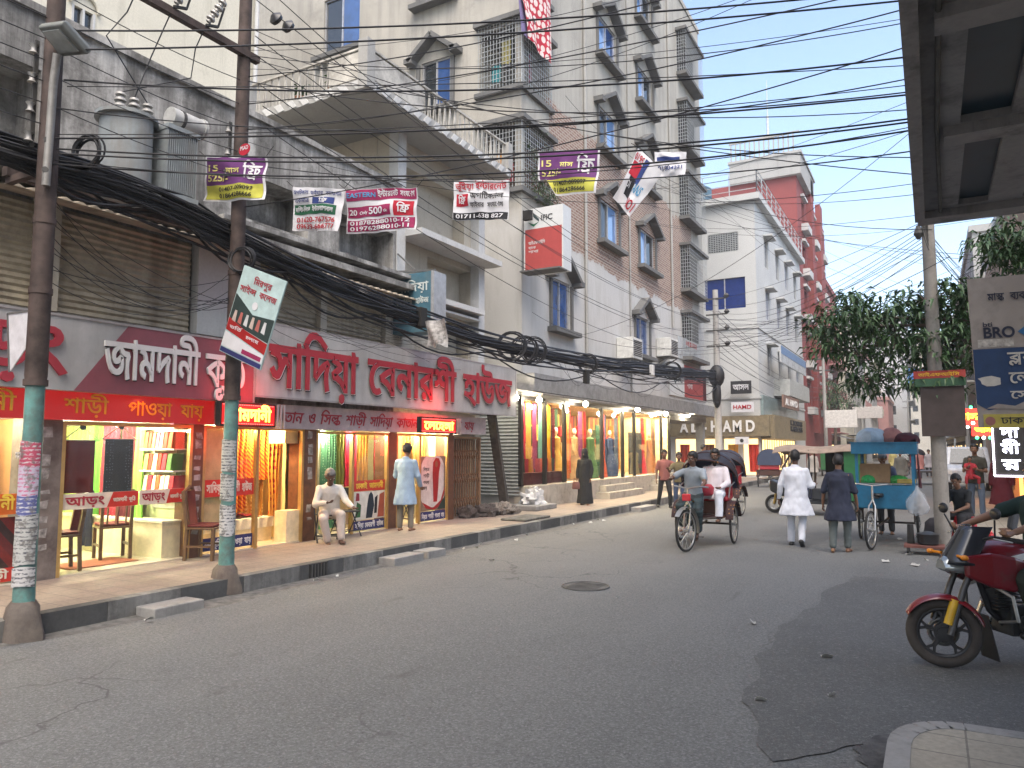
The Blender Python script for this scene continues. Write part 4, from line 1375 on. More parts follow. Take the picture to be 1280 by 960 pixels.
m_win_sky = mat('sky_reflection_glass',(.12,.25,.5),.04,0,var=.2,scale=1.5,spec=1,coat=1)  # pane glass with the reflected sky put into its base colour
for i,(y0,y1,z0,z1) in enumerate(street_win):
	pm = [m_win_blue,m_win_blue] if i < 2 else [m_win_sky,m_win_dark] if i % 2 else [m_win_dark,m_win_sky] if i in (2,4) else [m_win_sky,m_win_blue]
	hood_window(B3,'x',TX,y0,y1,z0,z1,1,pm)
for x0,x1,z0,z1 in left_win:
	hood_window(B3,'y',17.6,x0,x1,z0,z1,-1,[m_win_dark,m_win_blue],hood=z0 < 14 or x0 > -13)
for a,b in log_z:
	g = MB()
	grille(g,(-10.46,17.5,a),(1,0,0),(0,0,1),1.44,b - a,14,13,.006)
	grille(g,(TX + .06,17.5,a),(0,1,0),(0,0,1),1.9,b - a,14,13,.006)
	part('balcony_grille',g,m_grill,B3)
for z0 in (5.9,9.0,12.35,15.75,19.2):
	b = part('barred_balcony',MB().box(TX + .002,TX + .48,32.6,35.6,z0 - .16,z0),m_trim,B3)
	part('balcony_roof',MB().box(TX + .002,TX + .52,32.5,35.7,z0 + 1.95,z0 + 2.08),m_trim,b)
	g = MB()
	grille(g,(TX + .44,32.65,z0),(0,1,0),(0,0,1),2.9,1.95,16,12,.006)
	grille(g,(TX + .02,32.65,z0),(1,0,0),(0,0,1),.42,1.95,4,12,.008)
	part('grille',g,m_grill,b)
	part('dark_room_sheet',MB().box(TX - .001,TX + .012,32.75,35.4,z0 + .1,z0 + 1.9),m_dark,b)  # flat black sheet paints the unlit room; the wall is uncut here
parts('drain_pipe',MB().tube([(TX + .06,21.9,3.8),(TX + .06,21.9,23)],.055,8).tube([(TX + .05,26.0,3.8),(TX + .05,26.0,23)],.035,6).tube([(TX + .06,31.2,7),(TX + .06,31.2,23)],.05,8),m_grey,B3,smooth=True)
# canopy over the lit shop
parts('canopy',MB().box(-9.08,-8.55,17.3,37.2,3.3,3.78),mat('canopy_grey',(.26,.26,.255),.8,dirt=.4,dirtc=(.12,.12,.12)),B3)
part('awning',MB().poly([(-9.0,17.0,3.36),(-8.15,17.0,3.2),(-8.15,30.6,3.2),(-9.0,30.6,3.36)],(0,0,-.05)),mat('awning_tin',(.3,.28,.25),.6,.2,dirt=.4),B3)
# plinth, steps, piers of the lit shop
pl = MB().box(-9.3,-8.85,17.55,30.6,.0,.78)
part('plinth',pl,mat('plinth_tiles',(.42,.38,.32),.5,dirt=.3),B3)
st = MB().box(-8.85,-8.35,22.0,25.2,PZ,.4).box(-8.85,-8.6,22.3,24.9,.4,.6)
st.box(-8.85,-8.2,27.2,31.2,PZ,.4).box(-8.85,-8.5,27.4,31,.4,.6)
parts('step',st,mat('step_tiles',(.36,.33,.28),.6,dirt=.3),B3)
yd = [17.5,18.85,19.0,20.15,20.3,23.0,23.25,24.95,25.05,26.1,26.3,29.2,29.5,30.4]
fm = MB()
for a in (17.5,18.9,20.2,23.1,25.0,26.2,29.35,30.4):
	fm.box(-9.12,-9.02,a - .06,a + .06,.78,3.2)
fm.box(-9.11,-9.03,17.5,30.4,3.1,3.2)
part('window_frame',fm,mat('black_frame',(.025,.022,.02),.4),B3)
for a,b in zip((17.5,18.9,20.2,23.1,25.0,26.2,29.35),(18.9,20.2,23.1,25.0,26.2,29.35,30.4)):
	pane(a + .06,b - .06,.79,3.1,-9.07,B3)
rm = MB()
rm.box(-13.0,-9.3,17.62,30.6,.72,.76)
part('shop_floor',rm,mat('glossy_floor_tiles',(.62,.55,.42)),B3)
rm = MB().box(-13.03,-13.0,17.62,30.6,.76,3.2).box(-13,-9.15,17.63,17.66,.76,3.2).box(-13,-9.15,30.6,30.64,.0,3.2).box(-13,-9.15,17.66,30.6,3.2,3.22)
part('shop_wall',rm,mat('shop_wall_warm',(.75,.6,.36),.7),B3)
part('passage_ceiling',MB().box(-22,TX,30.65,36.5,3.0,3.19),m_grey,B3)
part('passage_column',MB().box(-9.5,-9.15,36.0,36.4,PZ,3.0),m_grey,B3)
sh = MB()
n_ = 28
for i in range(n_):
	z = .5 + i * .095
	sh.add([(-10.4,17.56,z),(-9.14,17.56,z),(-9.14,17.52,z + .04),(-10.4,17.52,z + .04),(-10.4,17.56,z + .095),(-9.14,17.56,z + .095)],[(0,1,2,3),(3,2,5,4)])
part('side_shutter',sh,m_shutter_g,B3)
# air conditioners on the tower
for (y0,z0),lab in (((24.6,4.95),'white window air conditioner in an iron cage below the gabled blue window'),((29.0,5.5),'pale outdoor air conditioner high beside the red bank board')):
	ac = thing('air_conditioner',lab,'air conditioner',(TX,y0,z0))
	part('casing',MB().box(TX + .01,TX + .62,y0,y0 + 1.0,z0,z0 + .75),mat('ac_casing',(.55,.55,.52),.5,dirt=.3),ac,bevel=.02)
	f = MB()
	for i in range(9):
		f.box(TX + .62,TX + .632,y0 + .08,y0 + .92,z0 + .1 + i * .065,z0 + .13 + i * .065)
	part('vent_grille',f,m_dark,ac)
	part('bracket',MB().bar((TX,y0 + .1,z0 - .35),(TX + .6,y0 + .1,z0 - .03),.04).bar((TX,y0 + .9,z0 - .35),(TX + .6,y0 + .9,z0 - .03),.04).box(TX,TX + .66,y0 + .06,y0 + .94,z0 - .03,z0 - .002),m_trim,ac)

# ------------------------------------------------------------------ buildings further along
m_lit = glow('lit_shop_window',(1,.62,.24),1.1)
m_off = concrete('offwhite_plaster',(0.429,0.438,0.429),(0.532,0.537,0.524),.2,(.3,.3,.29),.4)
m_redp = concrete('red_paint',(0.195,0.047,0.043),(0.257,0.066,0.062),.2,(.2,.05,.045),.4)
m_pink = concrete('pink_plaster',(0.351,0.172,0.156),(0.429,0.234,0.211),.25,(.25,.14,.13),.4)

# white corner building with the jewellery shop
B4 = thing('corner_building','off white four storey corner building with roof railing and a lit shop below','building',(-7.6,42,0))
CX,CY = -7.6,42.0
sw = []
for z0 in (6.0,9.3,12.4):
	for y0 in (44.6,48.2,51.6,55.2):
		sw.append((y0,y0 + 1.1,z0,z0 + 1.7))
mb = MB()
wall(mb,'x',CX,CY,58.5,0,15.6,sw,.2)
wall(mb,'y',CY,-18,CX,0,15.6,[(-10.5,-8.2,9.6,11.35),(-10.2,-8.55,12.9,13.95)],.2,1)
wall(mb,'y',58.5,-18,CX,0,15.6)
mb.box(-18,CX + .35,CY - .35,58.8,15.6,15.95)
for z in (4.5,8.4):
	mb.box(-18,CX + .06,CY - .06,58.5,z,z + .12)
part('wall',mb,m_off,B4)
for y0,y1,z0,z1 in sw:
	f = MB().box(CX - .12,CX - .06,y0,y0 + .05,z0,z1).box(CX - .12,CX - .06,y1 - .05,y1,z0,z1).box(CX - .12,CX - .06,(y0 + y1) / 2 - .03,(y0 + y1) / 2 + .03,z0,z1)
	w = part('window',f,m_alu,B4)
	part('pane',MB().box(CX - .11,CX - .09,y0 + .05,y1 - .05,z0,z1),m_win_dark if rnd.random() < .5 else m_win_blue,w)
	part('sunshade',MB().box(CX + .002,CX + .5,y0 - .2,y1 + .2,z1 + .06,z1 + .16),m_off,w)
w = part('window',MB().box(-10.5,-10.45,CY + .06,CY + .1,9.6,11.35).box(-9.38,-9.32,CY + .06,CY + .1,9.6,11.35),m_alu,B4)
part('pane',MB().box(-10.45,-8.2,CY + .1,CY + .12,9.6,11.35),mat('deep_blue_glass',(.012,.03,.15),.12,spec=.8),w)
w = part('window',MB().box(-10.2,-8.55,CY + .17,CY + .19,12.9,13.95),m_win_dark,B4)
g = MB()
grille(g,(-10.2,CY + .02,12.9),(1,0,0),(0,0,1),1.65,1.05,12,10,.02)
part('grille',g,m_grill,w)
rr = MB()
for z in (16.25,16.6,16.95,17.3):
	rr.tube([(CX + .2,CY - .2,z),(CX + .2,58.5,z)],.025,5)
	rr.tube([(CX + .2,CY - .2,z),(-18,CY - .2,z)],.025,5)
for i in range(12):
	rr.tube([(CX + .2,CY - .2 + i * 1.5,15.95),(CX + .2,CY - .2 + i * 1.5,17.3)],.03,5)
for i in range(7):
	rr.tube([(CX + .2 - i * 1.5,CY - .2,15.95),(CX + .2 - i * 1.5,CY - .2,17.3)],.03,5)
part('roof_railing',rr,m_grill,B4)
# roof terrace clutter
tk = thing('water_tank','dark blue water tank and laundry frame on the corner building roof','tank',(-10.6,43.5,15.95))
part('tank',MB().tube([(-10.9,43.4,15.95),(-10.9,43.4,17.2),(-10.9,43.4,17.4)],[.6,.6,.3],14),mat('tank_blue',(.06,.12,.17),.6),tk,smooth=True)
part('stand',MB().box(-11.6,-10.2,42.7,44.1,15.95,15.99),m_trim,tk)
# the shop below: fascia boxes, lit glass
parts('fascia',MB().box(-12.5,CX + .55,CY - .5,CY - .001,2.45,3.55).box(CX + .001,CX + .75,CY,53.5,2.3,3.6),mat('tan_fascia',(.2,.16,.095),.55,dirt=.3),B4)
part('upper_fascia',MB().box(CX + .002,CX + .9,46.4,54.6,4.9,5.9),mat('grey_band',(.36,.37,.35),.6),B4)
part('fascia_cladding',MB().box(CX + .002,CX + .16,CY + .2,54,3.62,4.7),mat('teal_glass_cladding',(.22,.28,.28),.25),B4)
for x0,x1 in ((-12.3,-11.1),(-10.9,-9.75),(-9.55,-8.85),(-8.5,-7.75)):
	part('lit_window',MB().box(x0,x1,CY - .03,CY - .004,.35,2.3),m_lit,B4)
for y0,y1 in ((42.4,44.2),(44.5,46.5),(46.9,49.4),(49.9,53.2)):
	part('lit_window',MB().box(CX + .004,CX + .03,y0,y1,.4,2.25),m_lit,B4)
for j,y in enumerate((42.9,43.6,45.0,45.7,47.4,48.1,48.9,50.4,51.3,52.4)):
	part('window_post',MB().box(CX + .032,CX + .06,y - .04,y + .04,.4,2.25),m_trim,B4)
	part('goods_shelf',MB().box(CX + .032,CX + .05,y + .06,y + .5,.4 + .2 * (j % 3),1.2 + .15 * (j % 4)),mat('goods_%d' % (j % 4),[(.3,.12,.04),(.4,.25,.08),(.2,.04,.03),(.15,.1,.06)][j % 4],.7),B4)
for i,(x0,c) in enumerate(((-12.0,'a33018'),(-10.6,'6d3a18'),(-9.3,'b8801c'),(-8.2,'b02a16'))):
	cl = MB().sheet(lambda s,t: (x0 + .45 * s + .1 * t * (s - .5),CY - .09 + .04 * math.sin(s * 14),.5 + 1.5 * t),14,4,(0,.015,0))
	single('hanging_saree',cl,mat('far_cloth_' + c,c,.8),['dark red saree in the lit corner window at far left','brown saree in the second lit corner window','ochre saree in the third lit corner window','scarlet saree in the lit window at the building corner'][i],'saree','sarees in the corner shop windows',True)

# red building
B5 = thing('red_building','tall red building with white curved trims and a grey roof parapet','building',(-7.7,59,0))
mb = MB()
rh = []
for z0 in (5,8.6,12.2,15.8,19.4):
	for y0 in (61.2,66.4,72.0):
		rh.append((y0,y0 + 1.6,z0,z0 + 1.9))
wall(mb,'x',-7.7,58.9,76,0,22.6,rh,.25)
wall(mb,'y',58.9,-18,-7.7,0,22.6,(),.2)
wall(mb,'y',76,-18,-7.7,0,22.6)
mb.box(-7.7,-7.3,64,65.4,3,24.0).box(-7.7,-7.3,69.6,71.2,3,23.4)
part('wall',mb,m_redp,B5)
t = MB()
for y0,y1,z0,z1 in rh:
	t.box(-7.7,-7.45,y0 - .3,y1 + .3,z1 + .25,z1 + .45)
	t.box(-7.7,-7.2,y0 - .3,y1 + .3,z0 - .6,z0 - .05)
parts('trim',t,m_off,B5)
t = MB()
for y0,y1,z0,z1 in rh:
	t.box(-7.97,-7.94,y0,y1,z0,z1)
parts('window_pane',t,m_win_dark,B5)
t = MB().box(-12.6,-7.3,58.5,66,22.6,24.2).box(-12.7,-7.2,58.4,66.2,24.2,24.4)
for i in range(14):
	t.box(-12.5 + i * .36,-12.4 + i * .36,58.5,58.6,24.4,25.8)
t.box(-12.6,-7.3,58.48,58.62,25.8,25.95)
part('parapet',t,m_grey,B5)
t = MB().tube([(-9.6,58.6,25.9),(-9.6,58.6,30.5)],[.06,.02],6).cyl((-9.6,58.6,25.9),(-9.6,58.6,27.6),.1)
single('roof_mast',t,m_grill,'thin grey mast on the red building roof','mast')

# rows of further houses on both sides, each with its own openings
fcols = [m_off,m_pink,m_cream,m_grey,m_white,m_beige,m_redp]
flab = ['red brown house beyond the tall red building','cream five storey house far down the street','grey narrow house half hidden by the tree','white tall block near the end of the street','pinkish low house at the street end',
		'pale tall block closing the view down the street','beige high block with blue sign at the street end','white building at right beyond the concrete pole','grey building behind the leaning pole at right',
		'cream building far along the right pavement','off white block at the far right end']

def far_house(lab,x0,x1,y0,y1,h,m,side,seed):
	r = random.Random(seed)
	o = thing('street_house',lab,'building',((x0 + x1) / 2,y0,0))
	fx = x1 if side < 0 else x0
	out = 1 if side < 0 else -1
	hs = []
	nz = int(h / 3.3)
	ny = max(2,int((y1 - y0) / 3))
	for a in range(1,nz):
		for b in range(ny):
			yy = y0 + (b + .3) * (y1 - y0) / ny
			hs.append((yy,yy + 1.2 + r.random() * .5,a * 3.3 + .9,a * 3.3 + 2.4))
	fh = []
	nx = max(1,int((x1 - x0) / 3.5))
	for a in range(1,nz):
		for b in range(nx):
			xx = x0 + (b + .35) * (x1 - x0) / nx
			fh.append((xx,xx + 1.2,a * 3.3 + .9,a * 3.3 + 2.4))
	mb = MB()
	wall(mb,'x',fx,y0,y1,0,h,hs,.2,-out)
	wall(mb,'y',y0,x0,x1,0,h,fh,.2,1)
	mb.box(x0 - .2,x1 + .2,y0 - .2,y1 + .2,h,h + .5)
	part('wall',mb,m,o)
	pn = MB()
	for a,b,c,d in hs:
		pn.box(fx - out * .2 - .01,fx - out * .2 + .01,a,b,c,d)
	for a,b,c,d in fh:
		pn.box(a,b,y0 + .19,y0 + .21,c,d)
	parts('window_pane',pn,m_win_dark,o)
	bl = MB()
	for a in range(1,nz):
		bl.box(min(fx,fx + out * .9),max(fx,fx + out * .9),y0 + 1,y1 - 1,a * 3.3 - .1,a * 3.3 + .02)
		if r.random() < .7:
			bl.box(min(fx + out * .84,fx + out * .9),max(fx + out * .84,fx + out * .9),y0 + 1,y1 - 1,a * 3.3 + .02,a * 3.3 + .85)
	parts('balcony',bl,fcols[r.randrange(5)],o)
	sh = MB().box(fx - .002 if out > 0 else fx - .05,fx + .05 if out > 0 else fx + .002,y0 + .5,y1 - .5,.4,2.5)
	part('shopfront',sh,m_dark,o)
	lw = MB()
	yy = y0 + 1
	while yy < y1 - 2:
		w_ = r.uniform(1.2,2.4)
		if r.random() < (.6 if side < 0 else .3):
			lw.box(fx + out * .052,fx + out * .06,yy,yy + w_,.9,2.1) if out > 0 else lw.box(fx - .06,fx - .052,yy,yy + w_,.9,2.1)
		yy += w_ + r.uniform(.5,1.5)
	if lw.v:
		parts('lit_window',lw,m_lit,o)
	aw = MB().poly([(fx,y0 + .3,3.1),(fx + out * 1.4,y0 + .3,2.7),(fx + out * 1.4,y1 - .3,2.7),(fx,y1 - .3,3.1)],(0,0,.05))
	part('awning',aw,mat('awning_%d' % (seed % 4),[(.3,.05,.04),(.2,.2,.19),(.35,.3,.2),(.1,.14,.2)][seed % 4],.8),o)
	return o

far_house(flab[0],-16,-7.9,76.3,86,17.5,m_redp,-1,1)
far_house(flab[1],-15,-7.4,86.4,96,14,m_cream,-1,2)
far_house(flab[2],-15,-7.0,96.4,108,17,m_grey,-1,3)
far_house(flab[3],-14,-6.4,108.6,124,19,m_white,-1,4)
far_house(flab[4],-13,-5.0,125,142,9,m_pink,-1,5)
far_house(flab[5],-12,-2.8,143,165,24,m_off,-1,6)
far_house(flab[6],-4.5,6,210,232,30,m_beige,-1,7)
far_house(flab[7],4.2,14,44,60,14,m_white,1,8)
far_house(flab[8],3.6,13,61,82,17,m_grey,1,9)
far_house(flab[9],3.4,13,83,120,15,m_cream,1,10)
far_house(flab[10],3.2,13,121,180,20,m_off,1,11)

# ---- right hand: the overhanging first floor close by, and the ground floor shops beyond
B6 = thing('overhanging_building','dark concrete floor slab with beams and sunken panels overhanging the right pavement','building',(3,2.5,0))
mb = MB()
SX,SY,SZ = .47,8.0,4.0
m_soffit = concrete('soffit_concrete',(.25,.25,.265),(.34,.34,.35),.6,(.06,.06,.062),1.3)  # even bluish grey concrete with dark stains
wells = [(.76,1.05,4.36,5.74),(.80,1.03,6.0,7.72),(1.3,1.9,4.36,5.74),(1.28,1.9,6.0,7.72),(.9,1.6,1.2,3.9)]
mb = MB()
A = sorted({SX,7.0,*[w_[0] for w_ in wells],*[w_[1] for w_ in wells]})
Bq = sorted({-3.0,SY,*[w_[2] for w_ in wells],*[w_[3] for w_ in wells]})
for i in range(len(A) - 1):
	for j in range(len(Bq) - 1):
		cx,cy = (A[i] + A[i + 1]) / 2,(Bq[j] + Bq[j + 1]) / 2
		if not any(w_[0] < cx < w_[1] and w_[2] < cy < w_[3] for w_ in wells):
			mb.add([(A[i],Bq[j],SZ),(A[i + 1],Bq[j],SZ),(A[i + 1],Bq[j + 1],SZ),(A[i],Bq[j + 1],SZ)],[(0,3,2,1)])
for x0,x1,y0,y1 in wells:
	mb.add([(x0,y0,SZ),(x1,y0,SZ),(x1,y1,SZ),(x0,y1,SZ),(x0,y0,SZ + .4),(x1,y0,SZ + .4),(x1,y1,SZ + .4),(x0,y1,SZ + .4)],[(0,1,5,4),(1,2,6,5),(2,3,7,6),(3,0,4,7)])
wall(mb,'y',SY,SX,7,SZ,14)
wall(mb,'x',SX,-3,SY,SZ,14)
wall(mb,'y',-3,SX,7,SZ,14)
mb.box(SX,7,-3,SY,14,14.2)
part('slab',mb,m_soffit,B6)
for x0,x1,y0,y1 in wells:
	part('recess_panel',MB().box(x0,x1,y0,y1,SZ + .05,SZ + .09),mat('teal_dark_panel',(.008,.03,.05),.35,spec=.4),B6)
for y0,y1,x0 in ((5.77,5.97,.66),(7.8,8.04,SX),(4.12,4.3,.6),(1.0,1.15,.6)):
	part('beam',MB().box(x0,7,y0,y1,SZ - .07,SZ - .002),m_soffit,B6)
part('edge_beam',MB().box(SX - .02,SX + .06,-3,SY - .21,SZ - .1,SZ - .003),m_soffit,B6)
part('conduit',MB().tube([(.62,2,SZ - .025),(.62,5.7,SZ - .025),(.66,7.79,SZ - .025)],.016,6),m_trim,B6)
part('ground_floor',MB().box(3.6,7,-3,5.2,0,SZ - .13),m_grey,B6)
B7 = thing('pavement_shops','brown low shop building with louvred steel shutters beside the right pavement','building',(3.2,22,0))
mb = MB()
wall(mb,'x',2.75,19.5,42,0,9,[(20.2,23.4,.1,2.6),(26,30,.1,2.6)],.25,1)
wall(mb,'y',19.5,2.75,9,0,9)
part('wall',mb,concrete('brown_plaster',(.26,.2,.16),(.36,.28,.22),.4,(.12,.09,.07),.8),B7)
lv = MB()
for i in range(26):
	z = .15 + i * .095
	lv.add([(2.93,20.2,z),(2.93,23.4,z),(2.83,23.4,z + .05),(2.83,20.2,z + .05),(2.93,23.4,z + .095),(2.93,20.2,z + .095)],[(0,1,2,3),(3,2,4,5)])
part('louvre_shutter',lv,mat('dark_shutter',(.1,.085,.08),.5,.3),B7)
part('shop_interior',MB().box(2.98,3.0,26,30,.1,2.6),glow('orange_shop',(1,.35,.08),1.3),B7)
part('awning',MB().poly([(2.75,24.5,3.0),(1.7,24.5,2.75),(1.7,34,2.75),(2.75,34,3.0)],(0,0,.04)),mat('awning_dark',(.06,.055,.05),.8),B7)

# ------------------------------------------------------------------ what hangs and stands in the shops
def area_light(name,loc,size,power,col=(1,.85,.6),sy=None,rot=(0,0,0)):
	li = bpy.data.lights.new(name,'AREA')
	li.energy = power
	li.color = col
	li.shape = 'RECTANGLE'
	li.size = size
	li.size_y = sy or size
	o = bpy.data.objects.new(name,li)
	o.location = loc
	o.rotation_euler = rot
	COL.objects.link(o)
	return o

m_tube = glow('tube_light',(1,.9,.7),9)
m_steel = mat('steel',(.55,.55,.55),.3,.9,var=.05)

def tube_lamp(x,y,z,L,lab):
	t = thing('ceiling_lamp',lab,'lamp',(x,y,z))
	part('tube',MB().cyl((x,y - L / 2,z - .04),(x,y + L / 2,z - .04),.018,n=8),m_tube,t)
	part('holder',MB().box(x - .03,x + .03,y - L / 2 - .03,y + L / 2 + .03,z - .02,z),m_white,t)
	for q in (-.3,.3):
		li = bpy.data.lights.new('lamp_light','POINT')
		li.energy = LAMP_W * .74
		li.color = LAMP_C
		li.shadow_soft_size = .1
		lo = bpy.data.objects.new('lamp_light',li)
		lo.location = (x,y + q * L,z - .16)
		COL.objects.link(lo)

LAMP_C = (1,.87,.55)
LAMP_W = 52
tube_lamp(-9.3,4.2,2.3,1.1,'ceiling tube lamp in the leftmost shop behind the first pole')
LAMP_W = 85
LAMP_C = (1,.93,.66)
tube_lamp(-9.75,6.2,2.3,1.4,'ceiling tube lamp over the two wooden shop chairs')
tube_lamp(-10.6,6.2,2.3,1.4,'ceiling tube lamp at the back above the saree shelf')
LAMP_C = (1,.72,.33)
LAMP_W = 95
tube_lamp(-9.45,8.5,2.3,1.4,'ceiling tube lamp above the white bench with the red cloth')
LAMP_C = (1,.86,.55)
LAMP_W = 80
tube_lamp(-9.4,10.8,2.3,1.4,'ceiling tube lamp above the green sheer curtains')
tube_lamp(-9.35,13.0,2.3,1.2,'ceiling tube lamp in the shop room beside the folding gate')

def saree(x,y,w,z0,z1,m,lab,group=None,folds=5,amp=.03,dx=0.0,dy=None,taper=1.0,ph=0.0):
	"""pleated cloth hanging from z1 to z0; runs along y by default"""
	ry = Vector((dx,1 if dy is None else dy,0)).normalized()
	nx = Vector((ry.y,-ry.x,0))
	nu = max(12,folds * 8)

	def f(s,t):
		k = (taper + (1 - taper) * t)
		p = Vector((x,y,z0 + (z1 - z0) * t)) + ry * ((s - .5) * w * k + .01 * math.sin(9 * t + ph))
		return p + nx * (amp * math.sin(2 * math.pi * folds * s + ph + .8 * math.sin(3 * t)) * (1.15 - .5 * t))
	return single('hanging_saree',MB().sheet(f,nu,10,nx * -.006),m,lab,'saree',group,True)

c_ = lambda nm,a,**k: mat(nm,a,k.pop('rough',.75),var=.2,**k)
# leftmost shop
saree(-9.6,4.55,.5,.7,1.95,c_('cloth_darkbrown','3a1c0c'),'dark brown saree on a hanger in the leftmost shop window',folds=2,amp=.015)
saree(-9.9,4.3,1.0,.3,2.2,stripes('cloth_red_orange',['7a1408','b8420a','5a0c08'],(0,1,.3),2.2),'orange and red saree behind the leftmost shop window',folds=5)
saree(-9.12,4.55,.8,.25,.98,stripes('cloth_deepred',['6e0c08','3c1a14','881608'],(0,1,.8),3),'deep red printed cloth low in the leftmost window',folds=2,amp=.01)
# first shop: curtains at the back, two cloths on hangers near the glass
saree(-11.75,7.26,.9,.6,2.25,spots('cloth_lime','b4c868','dce098',14,.25),'pale lime curtain at the left of the first shop',folds=8,dx=1,dy=0)
saree(-11.15,7.2,.28,.55,2.2,c_('cloth_green','5c9a34'),'plain green saree between the pale curtain and the crimson one',folds=3,dx=1,dy=0)
saree(-10.78,7.16,.42,.5,2.22,spots('cloth_crimson','8c1a2c','b04858',22,.2),'crimson patterned saree in the first shop',folds=4,dx=1,dy=0)
saree(-10.32,7.16,.36,.5,2.15,c_('cloth_maroon','581820'),'maroon saree hanging left of the fabric shelf',folds=3,dx=1,dy=0)
saree(-10.02,7.14,.2,.45,2.2,c_('cloth_grass','8cc858'),'bright green saree strip at the edge of the fabric shelf',folds=2,dx=1,dy=0)
saree(-10.9,6.9,.3,.3,1.15,c_('cloth_navy','14142c'),'folded navy cloth hanging low behind the glass sticker',folds=2,dx=1,dy=0)

def hanger_cloth(x,y,w,z0,z1,m,lab):
	h = thing('clothes_hanger','wire hanger holding the ' + lab[1],'hanger',(x,y,z1))
	part('wire',MB().tube([(x,y - w * .62,z1 + .02),(x,y,z1 + .2),(x,y + w * .62,z1 + .02),(x,y - w * .62,z1 + .02)],.008,5).tube([(x,y,z1 + .2),(x,y,z1 + .27),(x,y + .03,z1 + .3)],.007,5),m_white,h)
	part('suction_hook',MB().ball((x + .03,y,z1 + .19),.038),m_dark,h)
	single('hung_cloth',MB().sheet(lambda s,t: (x + .012 * math.sin(s * 9),y + (s - .5) * w,z0 + (z1 + .015 - z0) * t),10,8,(-.012,0,0)),m,lab[0],'cloth',None,True)

hanger_cloth(-9.16,5.72,.38,1.22,1.88,mat('cloth_wine','5c0a0a',.85),('dark red cloth over the left hanger in the first shop window','dark red cloth'))
hanger_cloth(-9.16,6.25,.40,1.2,1.9,spots('cloth_slate','1c2a30','51636a',26,.22),('slate blue dotted cloth over the right hanger in the first shop window','slate blue dotted cloth'))
# counter and shelf of folded sarees
cn = thing('shop_counter','low cream tiled counter along the side wall of the first shop','counter',(-10.6,7.1,PZ))
part('body',MB().box(-12.0,-9.2,6.98,7.31,PZ + .02,.72),mat('cream_tiles',(.74,.66,.47),.35),cn)
part('top',MB().box(-12.0,-9.18,6.96,7.31,.722,.75),mat('cream_top',(.8,.75,.6),.3),cn)
sf = thing('fabric_shelf','white wall shelf stacked with folded sarees in the first shop','shelf',(-9.5,7.3,.9))
SX0,SX1 = -9.9,-9.12
m_board = mat('white_board',(.7,.68,.6),.5)
part('back_board',MB().box(SX0,SX1,7.30,7.325,.9,2.28),m_board,sf)
cols = ['d8c9a0','b4341c','d89a28','c8542a','e8e0c8','8a4a6a','587a3c','a82838','c88c50','d8b060','e4d4b4','7c2418']
for k_,z in enumerate((1.15,1.47,1.79,2.1)):
	part('shelf_board',MB().box(SX0,SX1,7.06,7.3,z - .02,z),m_board,sf)
	x = SX0 + .05
	i = 0
	while x < SX1 - .1:
		w = rnd.uniform(.07,.11)
		c = cols[rnd.randrange(len(cols))]
		b = MB().add([(x,7.08,z + .001),(x + w,7.08,z + .001),(x + w,7.28,z + .001),(x,7.28,z + .001),(x + .05,7.08,z + .24),(x + w + .04,7.08,z + .25),(x + w + .04,7.28,z + .25),(x + .05,7.28,z + .24)],
					 [(0,3,2,1),(4,5,6,7),(0,1,5,4),(1,2,6,5),(2,3,7,6),(3,0,4,7)])
		single('folded_saree',b,mat('folded_' + c,c,.7),'folded saree leaning among many others on the white wall shelf','saree','folded sarees on the first shop shelf',bevel=.006)
		x += w + .012
		i += 1
mt = single('floor_mat',MB().box(-9.9,-9.3,5.75,6.7,PZ + .022,PZ + .034),mat('mat_red',(.28,.09,.05),.95),'thin red brown mat on the shop floor behind the first glass door','mat')

# second shop: cream panel, striped saree, white bench with red cloth
part('inner_panel',MB().box(-9.12,-9.1,7.5,8.14,.62,2.08),mat('cream_panel',(.72,.55,.26),.5),B1)
saree(-9.35,8.22,.26,.62,2.1,c_('cloth_rust','6a2c12'),'rust brown saree just right of the cream glass panel',folds=2)
saree(-9.6,8.55,.5,.75,2.2,stripes('cloth_goldred',['d88a18','c8480c','e0a028','b8340a'],(0,1.2,.8),9),'gold and orange saree with slanting stripes left of the door post',folds=5)
saree(-9.7,9.05,.62,1.25,2.2,stripes('cloth_orangestripe',['e0921c','c83208','dc8a20','a82406'],(0,1.2,.8),9),'orange saree with slanting red stripes right of the door post',folds=6)
saree(-9.75,9.0,.62,.62,1.3,spots('cloth_brocade','b07a2c','d8b468',16,.3),'golden brocade saree below the striped one',folds=5)
saree(-9.62,9.42,.3,.6,2.2,spots('cloth_floral','d09038','b02818',9,.35),'gold saree with red flowers draped at a slant',folds=3,taper=.6)
saree(-9.4,9.62,.26,.6,1.9,c_('cloth_olive','3e3414'),'dark olive saree beside the brown door pillar',folds=3)
bn = thing('display_bench','long white cloth covered bench in the second shop','bench',(-9.9,8.9,PZ))
part('body',MB().box(-10.7,-9.55,7.6,9.35,PZ + .02,.6),mat('bench_front',(.78,.66,.42),.6),bn)
part('cover',MB().sheet(lambda s,t: (-9.53 - .02 * math.sin(s * 60) if t < .5 else -9.53 - 1.2 * (t - .5) * 2,7.58 + 1.79 * s,.45 + .34 * t if t < .5 else .62 + .004 * math.sin(s * 20)),60,8),mat('white_sheet',(.8,.74,.6),.8),bn,smooth=True)
single('red_cloth',MB().sheet(lambda s,t: (-9.62 - .5 * t,8.2 + 1.0 * s,.64 + .06 * abs(math.sin(s * 9 + t * 4)) * math.sin(math.pi * s)),30,10,(0,0,.006)),mat('bright_red_cloth','8a0a08',.7),'crumpled bright red cloth on the white bench','cloth',None,True)
